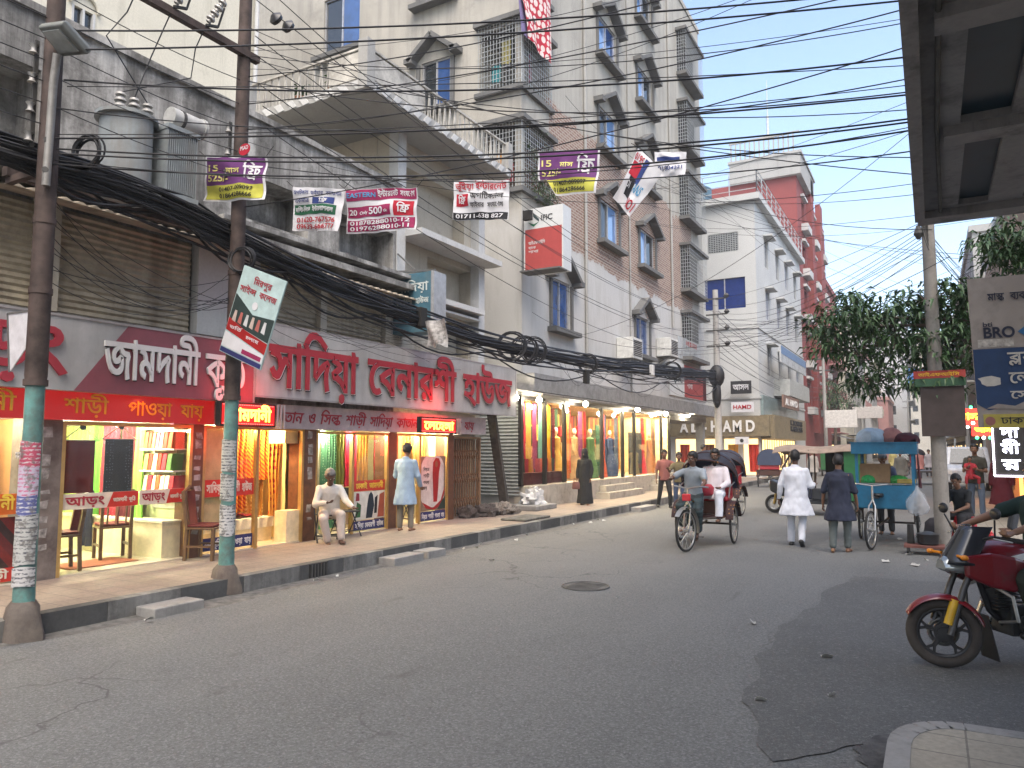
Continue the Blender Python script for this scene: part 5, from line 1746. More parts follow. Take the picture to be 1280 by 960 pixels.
part('box_shade',MB().box(-9.5,-9.12,9.2,9.5,1.88,2.1),mat('cream_panel',(.72,.55,.26)),B1)
part('low_tiles',MB().box(-9.3,-9.02,9.18,9.52,PZ,.74),mat('bench_front',(.78,.66,.42)),B1)

# third and fourth rooms
sp_g = spots('cloth_seagreen','4f8a68','9cc0a0',20,.2,stretch=(1,1,1))
saree(-9.5,9.98,.14,.25,2.1,c_('cloth_bottle','1c4a30'),'bottle green cloth strip beside the sticker covered pillar',folds=2)
sf2 = thing('cloth_rack','narrow dark rack of folded cloth behind the seated man','rack',(-9.7,10.25,PZ))
part('frame',MB().box(-9.9,-9.5,10.1,10.14,PZ,2.1).box(-9.9,-9.5,10.4,10.44,PZ,2.1).box(-9.9,-9.86,10.14,10.4,PZ,2.1),m_board,sf2)
for k_ in range(8):
	z = .95 + k_ * .15
	single('folded_cloth',MB().box(-9.85,-9.52,10.15,10.39,z,z + .1),mat('stack_%d' % (k_ % 4),[(.1,.12,.08),(.3,.16,.06),(.12,.05,.04),(.22,.2,.1)][k_ % 4],.8),'folded cloth lying in the dark rack behind the seated man','cloth','folded cloths in the narrow rack',bevel=.02)
saree(-9.45,10.6,.42,.3,2.12,sp_g,'sea green dotted sheer curtain left of the third door post',folds=6)
saree(-9.5,10.98,.3,1.1,2.1,c_('cloth_mossgold','7c7a34'),'moss coloured saree above the glass poster',folds=3)
saree(-9.5,11.28,.34,1.05,2.12,c_('cloth_hotpink','b8183c'),'hot pink saree above the glass poster',folds=3)
saree(-9.5,11.62,.34,1.05,2.1,stripes('cloth_goldstripe',['c08420','8a5a14','d8a040'],(0,1,0),10),'gold saree above the glass poster',folds=4)
saree(-9.6,12.25,.32,.9,2.12,c_('cloth_rose','c01c40'),'rose pink saree above the head of the man in blue',folds=3)
saree(-9.6,12.62,.42,.7,2.12,spots('cloth_aqua','5c9c80','a8c8a4',20,.2),'aqua dotted sheer curtain right of the man in blue',folds=5)
saree(-9.5,13.1,.4,1.3,2.1,stripes('cloth_darkgold',['503810','9c7420'],(0,1,0),6),'dark gold saree above the oval poster',folds=4)
saree(-9.5,13.55,.4,1.3,2.1,c_('cloth_tan','a07838'),'tan saree at the right end of the fourth room',folds=4)
part('low_wall',MB().box(-10.4,-10.3,9.75,13.9,PZ + .02,.7),mat('bench_front',(.78,.66,.42)),B1)

# lit shop of the tower: long row of bright cloth and dummies
LAMP_C = (1,.78,.42)
LAMP_W = 0
names = ['purple','green gold','crimson','brocade','orange','teal','scarlet','slate','mustard']
row = [(17.75,'a87814','mustard saree at the left end of the long lit window'),(17.98,'6a2a5c','plum saree second in the long lit window'),(18.2,'3c4438','dark green saree third in the long lit window'),
	   (18.42,'b81c38','crimson saree fourth in the long lit window'),(18.66,'b89040','brocade saree fifth in the long lit window'),
	   (19.12,'7c2450','magenta saree right of the first black mullion'),(19.36,'5c8880','teal saree right of the magenta one'),(19.62,'b8401c','burnt orange saree right of the teal one'),(19.88,'c88a14','yellow saree right of the burnt orange one'),(20.08,'445c5c','blue grey saree before the second black mullion')]
for i,(y,c,lab) in enumerate(row):
	saree(-9.45 - .05 * (i % 2),y,.23,1.3 if i < 5 else 1.2,3.1,c_('row_' + c,c),lab,folds=3,ph=i)
	saree(-9.4,y,.22,.82,1.5,c_('row2_%d' % i,['8a5c10','a03018','28402c','9c2430','a86c20','8c2830','b04828','902818','b8701c','3c3c3c'][i]),'skirt of pleated cloth under the ' + lab.split(' saree')[0] + ' saree',folds=3,ph=i * 2)
part('display_base',MB().box(-9.3,-9.14,17.6,20.2,.79,1.12),mat('maroon_panel','4c0c14',.5),B3)
# stacked boxes, shelves and dummies deeper in the shop
for i,(y,z,w,h,c) in enumerate([(20.7,2.0,.4,.5,'7a0c10'),(21.2,1.95,.35,.55,'26301a'),(21.6,2.05,.35,.5,'c09030'),(20.6,1.4,.5,.35,'3c4a40'),(22.2,2.0,.5,.4,'8c1420'),(21.3,1.5,.4,.35,'b88050'),(22.3,1.4,.5,.4,'60503c'),
									 (23.6,2.2,.6,.35,'a4101c'),(24.4,2.0,.5,.5,'7c4018'),(25.3,2.3,.5,.3,'b01820'),(26.8,2.1,.5,.4,'5c6c54'),(27.6,2.0,.7,.25,'b81018'),(28.5,2.2,.5,.5,'9a5a24')]):
	single('display_cloth',MB().box(-10.9 - .1 * (i % 3),-10.7,y - w / 2,y + w / 2,z,z + h),mat('disp_' + c,c,.7),'folded %s display cloth pinned inside the lit shop %s' % (['red','dark green','gold','grey green','wine','tan','olive brown','bright red','rust','scarlet','sage','blood red','bronze'][i],
		   ['near the left','next to the red one','next to the dark green one','under the red one','left of the middle mullion','under the gold one','under the wine one','above the green gown','above the rust gown','over the blue gown','above the shop door','above the door','right of the door'][i]),'cloth',bevel=.02)

def dummy(x,y,z,c,lab,h=1.5):
	d = thing('dress_dummy',lab,'mannequin',(x,y,z))
	m = mat('gown_' + c,c,.7)
	part('gown',MB().tube([(x,y,z),(x,y,z + h * .3),(x,y,z + h * .55),(x,y,z + h * .62),(x,y,z + h * .75),(x,y,z + h * .86),(x,y,z + h * .9)],[.3,.24,.15,.12,.16,.15,.05],18),m,d,smooth=True)
	part('head',MB().tube([(x,y,z + h * .88),(x,y,z + h * .93)],.04,8).ball((x,y,z + h),(.08,.09,.12)),mat('dummy_skin',(.6,.45,.33),.5),d,smooth=True)
	part('arm',MB().tube([(x,y - .17,z + h * .84),(x + .05,y - .24,z + h * .65),(x + .12,y - .2,z + h * .5)],[.045,.04,.03],8).tube([(x,y + .17,z + h * .84),(x + .05,y + .24,z + h * .65),(x + .1,y + .22,z + h * .48)],[.045,.04,.03],8),m,d,smooth=True)

for y,c,lab in ((23.7,'3c5c34','dress dummy in a green gown right of the middle mullion'),(24.5,'9c3c1c','dress dummy in a rust orange gown beside the green one'),(25.5,'2c3a5c','dress dummy in a dark blue gown with silver trim'),
				  (21.0,'b48a3c','dress dummy in gold behind the black clad woman'),(22.4,'8a6a48','dress dummy in tan left of the middle mullion'),(28.7,'a8242c','dress dummy in red right of the open shop door'),(29.9,'8c5420','dress dummy in bronze at the far end of the lit window')):
	dummy(-9.75,y,.78,c,lab,1.55)
for i,(y,z0,z1,c,nm) in enumerate(((20.45,.85,3.0,'8c1030','ruby'),(20.8,.85,2.2,'a87030','amber'),(21.15,.9,3.05,'2c5034','emerald'),(21.5,.85,2.9,'b06020','copper'),(21.85,1.0,3.05,'b01828','cherry'),(22.2,.85,2.6,'6a5a40','khaki'),(22.55,1.2,3.0,'6a1c50','violet'),(22.85,.85,3.0,'c0902c','honey'),
										   (23.35,.9,3.05,'a01020','garnet'),(24.05,.85,2.6,'2e5a44','jade'),(24.75,1.0,3.0,'98341c','brick'),(25.2,.85,3.0,'34446a','cobalt'),(25.75,.85,2.9,'505c70','steel'),(26.05,.85,3.0,'a0402c','coral'),
										   (26.5,1.0,3.0,'c08a30','saffron'),(28.6,.85,3.0,'a01c24','vermilion'),(29.0,.85,2.8,'70401c','chestnut'),(29.6,.85,3.0,'b8862c','golden'),(30.0,1.2,3.0,'5c3c28','umber'),(30.25,.85,3.0,'90581c','caramel'))):
	saree(-9.6 - .12 * (i % 3),y,.34,z0,z1,(spots('lit_' + c,c,'d0b080',18,.16) if i % 3 == 0 else c_('lit_' + c,c)),nm + ' saree displayed inside the long lit shop window',folds=4,ph=i)
for i,(y,c) in enumerate(((21.0,'8c2020'),(22.4,'3c4c34'),(23.8,'9c6c2c'),(25.4,'5c2440'),(27.6,'9c3018'),(29.4,'7c5c2c'))):
	saree(-11.2,y,1.2,.9,3.0,stripes('back_' + c,[c,'a88038','3c2418','b03824'],(0,1,0),2.2),['dark red','moss','sand','plum','tomato','straw'][i] + ' striped curtain at the back of the long lit shop',folds=9,ph=i)
part('door_panel',MB().box(-9.6,-9.56,27.0,28.4,.8,2.4),m_dark,B3)
m_bulb = glow('white_bulb',(1,.9,.72),30)
for i,(u,v) in enumerate(((645,497),(674,500),(732,505),(797,512),(832,517),(860,519))):
	p = on_x(u,v,-8.75)
	if i > 3:
		p = on_x(u,v,-8.85)
	b = thing('spot_bulb',['bright white bulb at the left end of the tower canopy','bright bulb second from the left under the canopy','bright bulb above the woman in black','warm bulb above the open shop door','bulb near the far end of the lit window','bulb at the far end of the tower canopy'][i],'bulb',p)
	part('bulb',MB().ball(p,.075 + .006 * i),m_bulb,b,smooth=True)
	part('socket',MB().cyl((p.x,p.y,p.z + .06),(p.x,p.y,p.z + .16),.035),m_white,b)
	li = bpy.data.lights.new('bulb_light','POINT')
	li.energy = 14
	li.color = (1,.85,.6)
	li.shadow_soft_size = .08
	lo = bpy.data.objects.new('bulb_light',li)
	lo.location = (p.x + .16,p.y,p.z - .05)
	COL.objects.link(lo)
for y in (18.9,21.6,24.3,27.2,29.6):
	area_light('ceiling_panel_light',(-9.3,y,3.08),.3,75,(1,.82,.52),1.8)
	area_light('ceiling_panel_light',(-10.5,y,3.12),1.0,48,(1,.8,.46),1.8)
for i,y in enumerate((19.4,21.7,24.4,25.8,27.9)):
	p = (-9.7,y,3.0)
	b = thing('inner_bulb','warm round bulb inside the lit shop %s' % ['over the teal saree','over the counter','over the rust gown','over the blue gown','over the shop door'][i],'bulb',p)
	part('bulb',MB().ball(p,.07),m_bulb,b,smooth=True)
	part('stem',MB().cyl((p[0],p[1],3.05),(p[0],p[1],3.19),.015),m_white,b)

# ------------------------------------------------------------------ signs
m_sgrey = mat('sign_grey',(.42,.415,.41),.5,var=.08,dirt=.5,dirtc=(.25,.24,.23),dscale=1.2,streak=True)
m_spink = mat('sign_pink',(.28,.075,.095),.5,var=.1,dirt=.5,dirtc=(.17,.06,.07),dscale=1.2,streak=True)
m_sred = mat('letter_red',(.36,.03,.045),.45,var=.08)
m_swhite = mat('letter_white',(.72,.71,.69),.45,var=.05)
m_ink = mat('ink_black',(.02,.02,.022),.6)
m_yel = mat('letter_yellow',(.75,.45,.03),.5)
YD,ZU = Vector((0,1,0)),Vector((0,0,1))

def sign_thing(name,lab,o,cat='sign'):
	return thing(name,lab,cat,o)

# upper board of the first shop
bo = Board((-8.66,1.2,2.5),YD,ZU,6.87,.9,.16)
s1 = sign_thing('shop_sign','long pink and grey shop sign with white raised letters left of the second pole',(-8.7,4.6,2.5))
part('board',bo.panel(),m_sgrey,s1)
part('pink_field',bo.patch([(4.1,0.001),(6.87,0.001),(6.87,.899),(4.78,.899)],.001,.006),m_spink,s1)
part('pink_field',bo.patch([(0,.001),(1.4,.001),(1.9,.899),(0,.899)],.001,.006),m_spink,s1)
part('rim',MB().bar((-8.66,1.2,3.41),(-8.66,8.07,3.41),.03).bar((-8.66,8.085,2.5),(-8.66,8.085,3.4),.03),mat('sign_rim',(.3,.28,.28),.5),s1)
t = MB()
bo.text(t,'আড়ং',1.75,.22,.52,2.25,.016,.035)
part('lettering',t,m_sred,s1)
t = MB()
bo.text(t,'জামদানী',4.45,.2,.46,1.42,.014,.035,lift=.01)
bo.text(t,'কুঠি',5.98,.2,.46,.72,.014,.035,lift=.01)
part('lettering',t,m_swhite,s1)
t = MB()
bo.text(t,'জামদানী',4.465,.19,.46,1.42,.02,.01,lift=.008)
bo.text(t,'কুঠি',5.995,.19,.46,.72,.02,.01,lift=.008)
part('letter_shadow',t,m_ink,s1)
# upper board of the second shop
bo = Board((-8.62,8.1,2.62),YD,ZU,8.3,1.15,.2)
s2 = sign_thing('shop_sign','long grey shop sign with big red raised letters over the second shop',(-8.62,12,2.62))
part('board',bo.panel(),m_sgrey,s2)
part('rim',MB().bar((-8.63,8.1,3.785),(-8.63,16.4,3.785),.03).bar((-8.63,16.41,2.62),(-8.63,16.41,3.77),.03).bar((-8.63,8.1,2.605),(-8.63,16.4,2.605),.03),mat('sign_rim',(.3,.28,.28)),s2)
for mm,d,bd,lf in ((m_sred,0,.022,.035),(m_swhite,.02,.026,.02),(m_ink,.045,.026,.006)):
	t = MB()
	bo.text(t,'সাদিয়া',.2 + d,.17 - d * .5,.64,2.1,bd,.02,lift=lf)
	bo.text(t,'বেনারশী',2.58 + d,.2 - d * .5,.62,2.95,bd,.02,lift=lf)
	bo.text(t,'হাউজ',5.82 + d,.22 - d * .5,.60,2.2,bd,.02,lift=lf)
	part('lettering' if d == 0 else 'letter_outline' if d < .02 else 'letter_shadow',t,mm,s2)
# red glowing fascia of the first shop
m_redlit = glow('lit_red_fascia',(.9,.012,.01),.16)
bo = Board((-8.86,2.2,2.15),YD,ZU,5.33,.36,.1)
s3 = sign_thing('fascia_sign','glowing red fascia strip with yellow letters above the first shop door',(-8.9,5,2.15))
part('board',bo.panel(),m_redlit,s3)
t = MB()
bo.text(t,'জামদানী',1.35,.09,.17,1.2,.01,.006)
bo.text(t,'শাড়ী',3.1,.09,.17,.58,.01,.006)
bo.text(t,'পাওয়া',3.95,.09,.17,.66,.01,.006)
bo.text(t,'যায়',4.75,.09,.17,.38,.01,.006)
part('lettering',t,m_yel,s3)
area_light('fascia_light',(-8.6,6.3,2.46),1.6,3,(1,.1,.05),.1)
# pinkish fascia of the second shop
bo = Board((-8.86,8.45,2.12),YD,ZU,6.9,.4,.08)
s4 = sign_thing('fascia_sign','grey fascia strip with slanted red letters above the second shop',(-8.9,11,2.12))
part('board',bo.panel(),mat('fascia_grey',(.42,.36,.36),.5),s4)
t = MB()
x = .15
for w_,L in (('কাতান',.72),('ও',.16),('সিল্ক',.52),('শাড়ী',.55),('সাদিয়া',.68),('কাতান',.72),('ও',.16),('সিল্ক',.5),('পাওয়া',.6),('যায়',.4)):
	bo.text(t,w_,x,.1,.17,L,.01,.006,.25)
	x += L + .13
part('lettering',t,m_sred,s4)
area_light('fascia_glow',(-8.6,12.9,2.62 - .04),.1,5,(1,.08,.05),1.6)

def led_sign(o,w,h,text,lab,hot):
	b = Board(o,YD,ZU,w,h,.1)
	s = sign_thing('led_sign',lab,o)
	part('case',b.panel(),m_dark,s)
	part('screen',b.rect(.03,.03,w - .03,h - .03,.001,.004),glow('led_screen',(.6,.0,.0),.7),s)
	t = MB()
	b.text(t,text,.1,h * .24,h * .46,w - .2,.03,.006,lift=.006)
	part('lettering',t,hot,s)
	d = MB()
	n_ = int(w / .045)
	for i in range(n_):
		for bb in (.035,h - .047):
			a = .04 + i * (w - .08) / n_
			b.rect(a,bb,a + .024,bb + .012,.006,.004,d)
	part('running_lights',d,glow('led_red',(1,.06,.05),3),s)
	fr = MB()
	for k_ in range(3):
		fr.box(o[0] - .11,o[0] - .0,o[1] + w + .03 + k_ * .07,o[1] + w + .06 + k_ * .07,o[2] - .02,o[2] + h)
	part('bracket',fr,m_alu,s)
	area_light('led_glow',(o[0] + .25,o[1] + w / 2,o[2] + h / 2),w,5,(1,.06,.03),h,(0,R(90),0))

m_hot = glow('led_orange',(1,.28,.03),5)
p = on_x(275,535,-8.45)
led_sign((-8.45,on_x(275,520,-8.45).y,2.12),1.05,.36,'জামদানী','red LED sign with orange letters half hidden behind the second pole',m_hot)
p = on_x(526,541,-8.45)
led_sign((-8.45,p.y,p.z),1.28,.33,'লেহেঙ্গা','red LED sign with glowing orange letters over the fourth door',m_hot)

# stickers on the glass
m_stw = mat('sticker_cream',(.72,.66,.52),.6)
m_str = mat('sticker_red',(.55,.035,.02),.55)
m_sty = mat('sticker_yellow',(.8,.55,.06),.6)
m_navy = mat('sticker_navy',(.025,.028,.12),.6)

def sticker(lab,y0,z0,w,h,x,base,items,extra=()):
	b = Board((x,y0,z0),YD,ZU,w,h,.003)
	s = sign_thing('glass_sticker',lab,(x,y0,z0),'sticker')
	part('film',b.panel(),base,s)
	for pts,m in extra:
		part('colour_field',b.patch(pts,.001,.001),m,s)
	for m in {i[5] for i in items}:
		t = MB()
		for tx,a,bb,hh,ww,mm in items:
			if mm is m:
				b.text(t,tx,a,bb,hh,ww,.025,.002)
		part('lettering',t,m,s)
	return s

for y0,w,lab in ((5.42,1.04,'cream and red shop sticker across the left glass door leaf'),(6.48,.72,'cream and red shop sticker across the right glass door leaf')):
	f = w / 1.04
	sticker(lab,y0,1.02,w,.2,-9.015,m_stw,[('আড়ং',.05 * f,.05,.1,.52 * f,m_sred),('জামদানী',.68 * f,.07,.045,.2 * f,m_stw),('কুঠি',.9 * f,.07,.045,.1 * f,m_stw)],
			[([(.6 * f,.002),(w,.002),(w,.198),(.68 * f,.198)],m_str)])
sticker('orange sticker with yellow letters on the leftmost shop window',4.2,1.02,.75,.24,-9.015,mat('sticker_orange',(.6,.12,.01),.6),[('জামদানী',.06,.06,.12,.62,m_sty)])
sticker('red sticker with pale letters at the bottom of the leftmost window',4.2,.24,.75,.16,-9.015,m_str,[('শাড়ী',.3,.04,.08,.35,m_stw)])
sticker('red name sticker on the cream panel beside the second pole',7.52,1.06,.94,.26,-9.015,m_str,[('সাদিয়া',.04,.07,.11,.28,m_stw),('বেনারশী',.36,.07,.11,.3,m_stw),('হাউজ',.7,.07,.11,.2,m_stw)])
sticker('navy sticker with white letters at the foot of the second shop glass',7.52,.26,.94,.19,-9.015,m_navy,[('এক্সক্লুসিভ',.04,.05,.08,.36,m_swhite),('পাওয়া',.52,.05,.08,.22,m_swhite),('যায়',.78,.05,.08,.13,m_swhite)])
sticker('red sticker with gold letters on the third shop glass',10.84,.98,.92,.2,-9.015,m_str,[('ঢাকাই',.06,.05,.09,.32,m_sty),('জামদানী',.44,.05,.09,.42,m_sty)])
sticker('navy name sticker under the picture on the third shop glass',10.84,.24,.92,.18,-9.015,m_navy,[('সাদিয়া',.05,.05,.08,.24,m_swhite),('বেনারশী',.33,.05,.08,.3,m_swhite),('হাউজ',.68,.05,.08,.2,m_swhite)])
sticker('navy sticker under the oval poster beside the folding gate',12.94,.24,.94,.2,-9.015,m_navy,[('বিয়ের',.05,.05,.08,.2,m_swhite),('শাড়ী',.29,.05,.08,.2,m_swhite),('পাওয়া',.53,.05,.08,.2,m_swhite),('যায়',.77,.05,.08,.12,m_swhite)])
# picture posters on the glass: blurred draped figures
m_pw = mat('poster_white',(.62,.6,.53),.6)
b = Board((-9.015,10.84,.44),YD,ZU,.92,.53,.003)
ps = sign_thing('glass_poster','pale poster with draped figures low on the third shop glass',(-9.0,10.84,.44),'poster')
part('sheet',b.panel(),m_pw,ps)
for nm,pts,c in (('figure',[(.36,.02),(.54,.02),(.6,.25),(.56,.46),(.5,.52),(.44,.46),(.4,.3)],'1c2834'),('figure',[(.05,.05),(.2,.05),(.22,.28),(.1,.34)],'2c5a34'),('figure',[(.7,.02),(.9,.02),(.9,.5),(.76,.46)],'a05038'),('figure',[(.06,.36),(.17,.36),(.16,.5),(.08,.51)],'8c2030'),('figure',[(.6,.1),(.68,.1),(.7,.45),(.62,.4)],'14181c')):
	part(nm,b.patch(pts,.001,.001),mat('print_' + c,c,.6),ps)
b = Board((-9.015,12.94,.45),YD,ZU,.94,1.17,.003)
ps = sign_thing('glass_poster','tall poster of a woman in a red saree inside a white oval',(-9.0,12.94,.45),'poster')
part('sheet',b.panel(),mat('poster_brown',(.22,.16,.1),.6),ps)
ov = [(.45 + .42 * max(-1,min(1,1.25 * math.cos(a))),.62 + .55 * max(-1,min(1,1.15 * math.sin(a)))) for a in [2 * math.pi * i / 40 for i in range(40)]]
part('oval',b.patch(ov,.001,.001),m_pw,ps)
part('figure',b.patch([(.48,.18),(.62,.18),(.66,.5),(.68,.8),(.74,1.02),(.68,1.12),(.56,1.14),(.46,1.04),(.44,.8),(.46,.5)],.003,.001),mat('print_red','9c1c1c',.6),ps)
part('figure_head',b.disc(.58,1.0,.05,.005,.001,ry=.07),mat('print_skin','8a5a3c',.6),ps)
part('red_curve',b.patch([(.05,.2),(.45,.05),(.75,.2),(.9,.5),(.9,.38),(.78,.1),(.5,.01),(.2,.06)],.003,.001),mat('print_red','9c1c1c'),ps)
part('leaf_corner',b.patch([(.62,.02),(.93,.02),(.93,.3),(.8,.2)],.005,.001),mat('print_leaf','26382c',.6),ps)
t = MB()
for w_,bb in (('বিয়ের',.86),('শাড়ী',.72),('পাওয়া',.58),('যায়',.46)):
	b.text(t,w_,.1,bb,.06,.22 if w_ != 'যায়' else .14,.02,.001,lift=.003)
part('lettering',t,m_ink,ps)

# blue box sign standing out from the wall
o = Vector((-8.96,11.86,4.1))
b = Board(o,(1,0,0),ZU,.98,1.2,.42)
s = sign_thing('box_sign','teal blue lightbox sign jutting from the wall above the cables',o)
part('box',b.panel(),mat('box_teal',(.06,.15,.2),.5,dirt=.4,dirtc=(.12,.16,.17)),s)
t = MB()
b.text(t,'সাদিয়া',.07,.83,.16,.82,.01,.008)
b.text(t,'বেনারশী',.1,.58,.1,.4,.01,.008)
b.text(t,'হাউজ',.58,.58,.1,.32,.01,.008)
part('lettering',t,mat('pale_letters',(.55,.6,.58),.5),s)
part('frame',MB().bar(b.p(0,0,.01),b.p(0,1.2,.01),.03).bar(b.p(.98,0,.01),b.p(.98,1.2,.01),.03).box(-7.975,-7.94,11.86,12.28,4.1,5.3),m_alu,s)
part('bracket',MB().bar((-8.96,12,5.42),(-8.0,12,5.34),.04).bar((-8.96,12,5.8),(-8.5,12,5.4),.03),m_trim,s)

# bank lightbox on the tower
o = Vector((-8.86,17.3,6.49))
b = Board(o,(1,0,0),ZU,1.17,1.72,.5)
s = sign_thing('bank_lightbox','large red and white bank lightbox hung on the tower corner',o)
m_bw = mat('bank_white',(.55,.56,.55),.45,var=.05)
m_br = mat('bank_red',(.36,.06,.055),.45,var=.08)
part('box',b.panel(),m_bw,s)
part('red_field',b.rect(.04,.04,1.13,1.16,.001,.004),m_br,s)
part('frame',MB().bar(b.p(0,-.02),b.p(1.17,-.02),.5,.04).bar(b.p(-.015,0,.0),b.p(-.015,1.72,0),.03,.03),m_trim,s)
t = MB()
b.text(t,'IFIC',.52,1.36,.15,.34,.01,.006)
part('lettering',t,m_ink,s)
sw_ = MB()
b.patch([(.12,1.36),(.3,1.22),(.46,1.34),(.3,1.29)],.002,.004,sw_)
part('emblem_green',sw_,mat('emblem_green',(.03,.14,.07),.5),s)
part('emblem_dark',b.patch([(.28,1.6),(.46,1.42),(.46,1.34),(.36,1.42),(.28,1.5)],.002,.004),mat('emblem_dark',(.03,.05,.05),.5),s)
t = MB()
for w_,a,bb,hh,ww in (('আইএফআইসি',.14,.74,.075,.5),('ব্যাংক',.14,.62,.06,.22),('শাখা',.14,.51,.06,.3)):
	b.text(t,w_,a,bb,hh,ww,.01,.003)
part('lettering',t,m_bw,s)
single('flood_lamp',MB().box(-8.75,-8.52,17.02,17.16,7.85,8.1).bar((-8.6,17.1,8.1),(-8.6,17.5,8.22),.03),m_dark,'small black flood lamp in front of the bank lightbox','lamp')
# long bank board on the street face
b = Board((TX + .06,30.6,4.05),YD,ZU,5.8,1.5,.05)
s = sign_thing('bank_board','long white and red bank board beside the blue gabled window',(TX,30.6,4.05))
part('board',b.panel(),m_bw,s)
part('red_field',b.rect(2.1,.02,5.2,1.48,.001,.004),m_br,s)
part('dark_field',b.rect(5.22,.02,5.8,1.48,.001,.004),mat('maroon_panel','4c0c14'),s)
t = MB()
b.text(t,'IFIC',1.1,.62,.3,.7,.01,.004)
part('lettering',t,m_ink,s)
part('emblem',b.patch([(.5,.7),(.75,.5),(1.0,.68),(.8,1.0),(.74,.92),(.86,.72),(.75,.62),(.6,.78)],.001,.004),mat('emblem_dark',(.03,.05,.05)),s)
t = MB()
b.text(t,'আইএফআইসি',2.5,.85,.22,1.6,.01,.004)
b.text(t,'শাখা',2.5,.45,.2,.9,.01,.004)
part('lettering',t,m_bw,s)
b = Board((TX + .05,31.9,5.75),YD,ZU,3.6,1.0,.04)
s = sign_thing('small_board','weathered white board with a red band above the long bank board',(TX,31.9,5.75))
part('board',b.panel(),mat('pale_board',(.42,.44,.45),.6,dirt=.4),s)
part('red_band',b.rect(1.2,.7,3.0,.92,.001,.003),m_br,s)

# banners hung on wires across the street
m_rope = mat('rope',(.06,.055,.05),.9)

def banner(lab,y,tl,tr_,bl,br_,fields,texts,base,wave=.03,curl=None):
	"""cloth banner in the plane y = const; corners measured on the photo in that plane; fields and texts in 0..1 units"""
	P = [on_y(*c,y) for c in (tl,tr_,bl,br_)]
	s = thing('street_banner',lab,'banner',(P[2] + P[3]) / 2)

	def f(a,b_,d=0.0):
		top = P[0].lerp(P[1],a)
		bot = P[2].lerp(P[3],a)
		p = bot.lerp(top,b_)
		p = p + Vector((0,wave * math.sin(5.2 * a + 2.6 * b_) * (1.1 - b_) + .035 * noise.noise(Vector((a * 5 + y,b_ * 3,0))) - d,.02 * noise.noise(Vector((a * 4,b_ * 2,y)))))
		if curl and b_ < .35 and a < .3:
			k_ = (.35 - b_) * (.3 - a) * curl
			p = p + Vector((k_ * 1.2,-k_,k_ * .8))
		return p
	part('cloth',MB().sheet(lambda a,b_: f(a,b_),28,18,(0,.004,0)),base,s,smooth=True)
	for (a0,b0,a1,b1),m,L in fields:
		part('printed_field',MB().sheet(lambda a,b_: f(a0 + (a1 - a0) * a,b0 + (b1 - b0) * b_,.006 * L),24,10),m,s,smooth=True)
	w = (P[1] - P[0]).length
	h = (P[0] - P[2]).length
	by = {}
	for tx,a,b_,hh,ww,m in texts:
		by.setdefault(m,[]).append((tx,a,b_,hh,ww))
	for m,L in by.items():
		t = MB()
		for tx,a,b_,hh,ww in L:
			q = MB()
			put_text(q,tx,(0,0,0),(1,0,0),(0,1,0),hh,ww,.018,.0005,0,False,0)
			for v in q.v:
				t_ = f(a + v.x,b_ + v.y,.016 + v.z)
				v.x,v.y,v.z = t_
			t.add(q.v,q.f)
		part('lettering',t,m,s)
	ti = MB()
	for a,q in ((0,P[0]),(1,P[1])):
		ti.tube([q,q + Vector(((-.12 if a == 0 else .12),0,.1))],.006,4)
	part('tie_cord',ti,m_rope,s)
	return s

purple_print = mat('print_purple','64356c',.8,var=.15)
m_ylw = mat('print_yellow','b0ae48',.8,var=.1)
m_mag = mat('print_magenta','8c2450',.8)
m_bw2 = mat('print_white',(.62,.62,.64),.8,var=.06)
m_blk = mat('print_black','1c1c20',.8)
m_grn = mat('print_green','245c40',.8)
m_blu = mat('print_blue','2c3c74',.8)
m_rd2 = mat('print_crimson','a81c30',.8)
m_cyn = mat('print_cyan','3c88b0',.8)
m_yl2 = mat('print_paleyellow','d8d080',.8)

def plan_banner(lab,y,c,**k_):
	return banner(lab,y,*c,[((.03,.36,.97,.97),purple_print,1),((.03,.04,.97,.36),m_ylw,1)],
				  [('15',.07,.66,.14,.16,m_yl2),('525/-',.07,.44,.14,.34,m_yl2),('ফ্রি',.66,.5,.27,.28,m_bw2),('মাস',.38,.62,.1,.22,m_yl2),('01407-009097',.25,.22,.09,.58,m_blk),('01864286666',.25,.075,.09,.58,m_blk)],m_bw2,**k_)

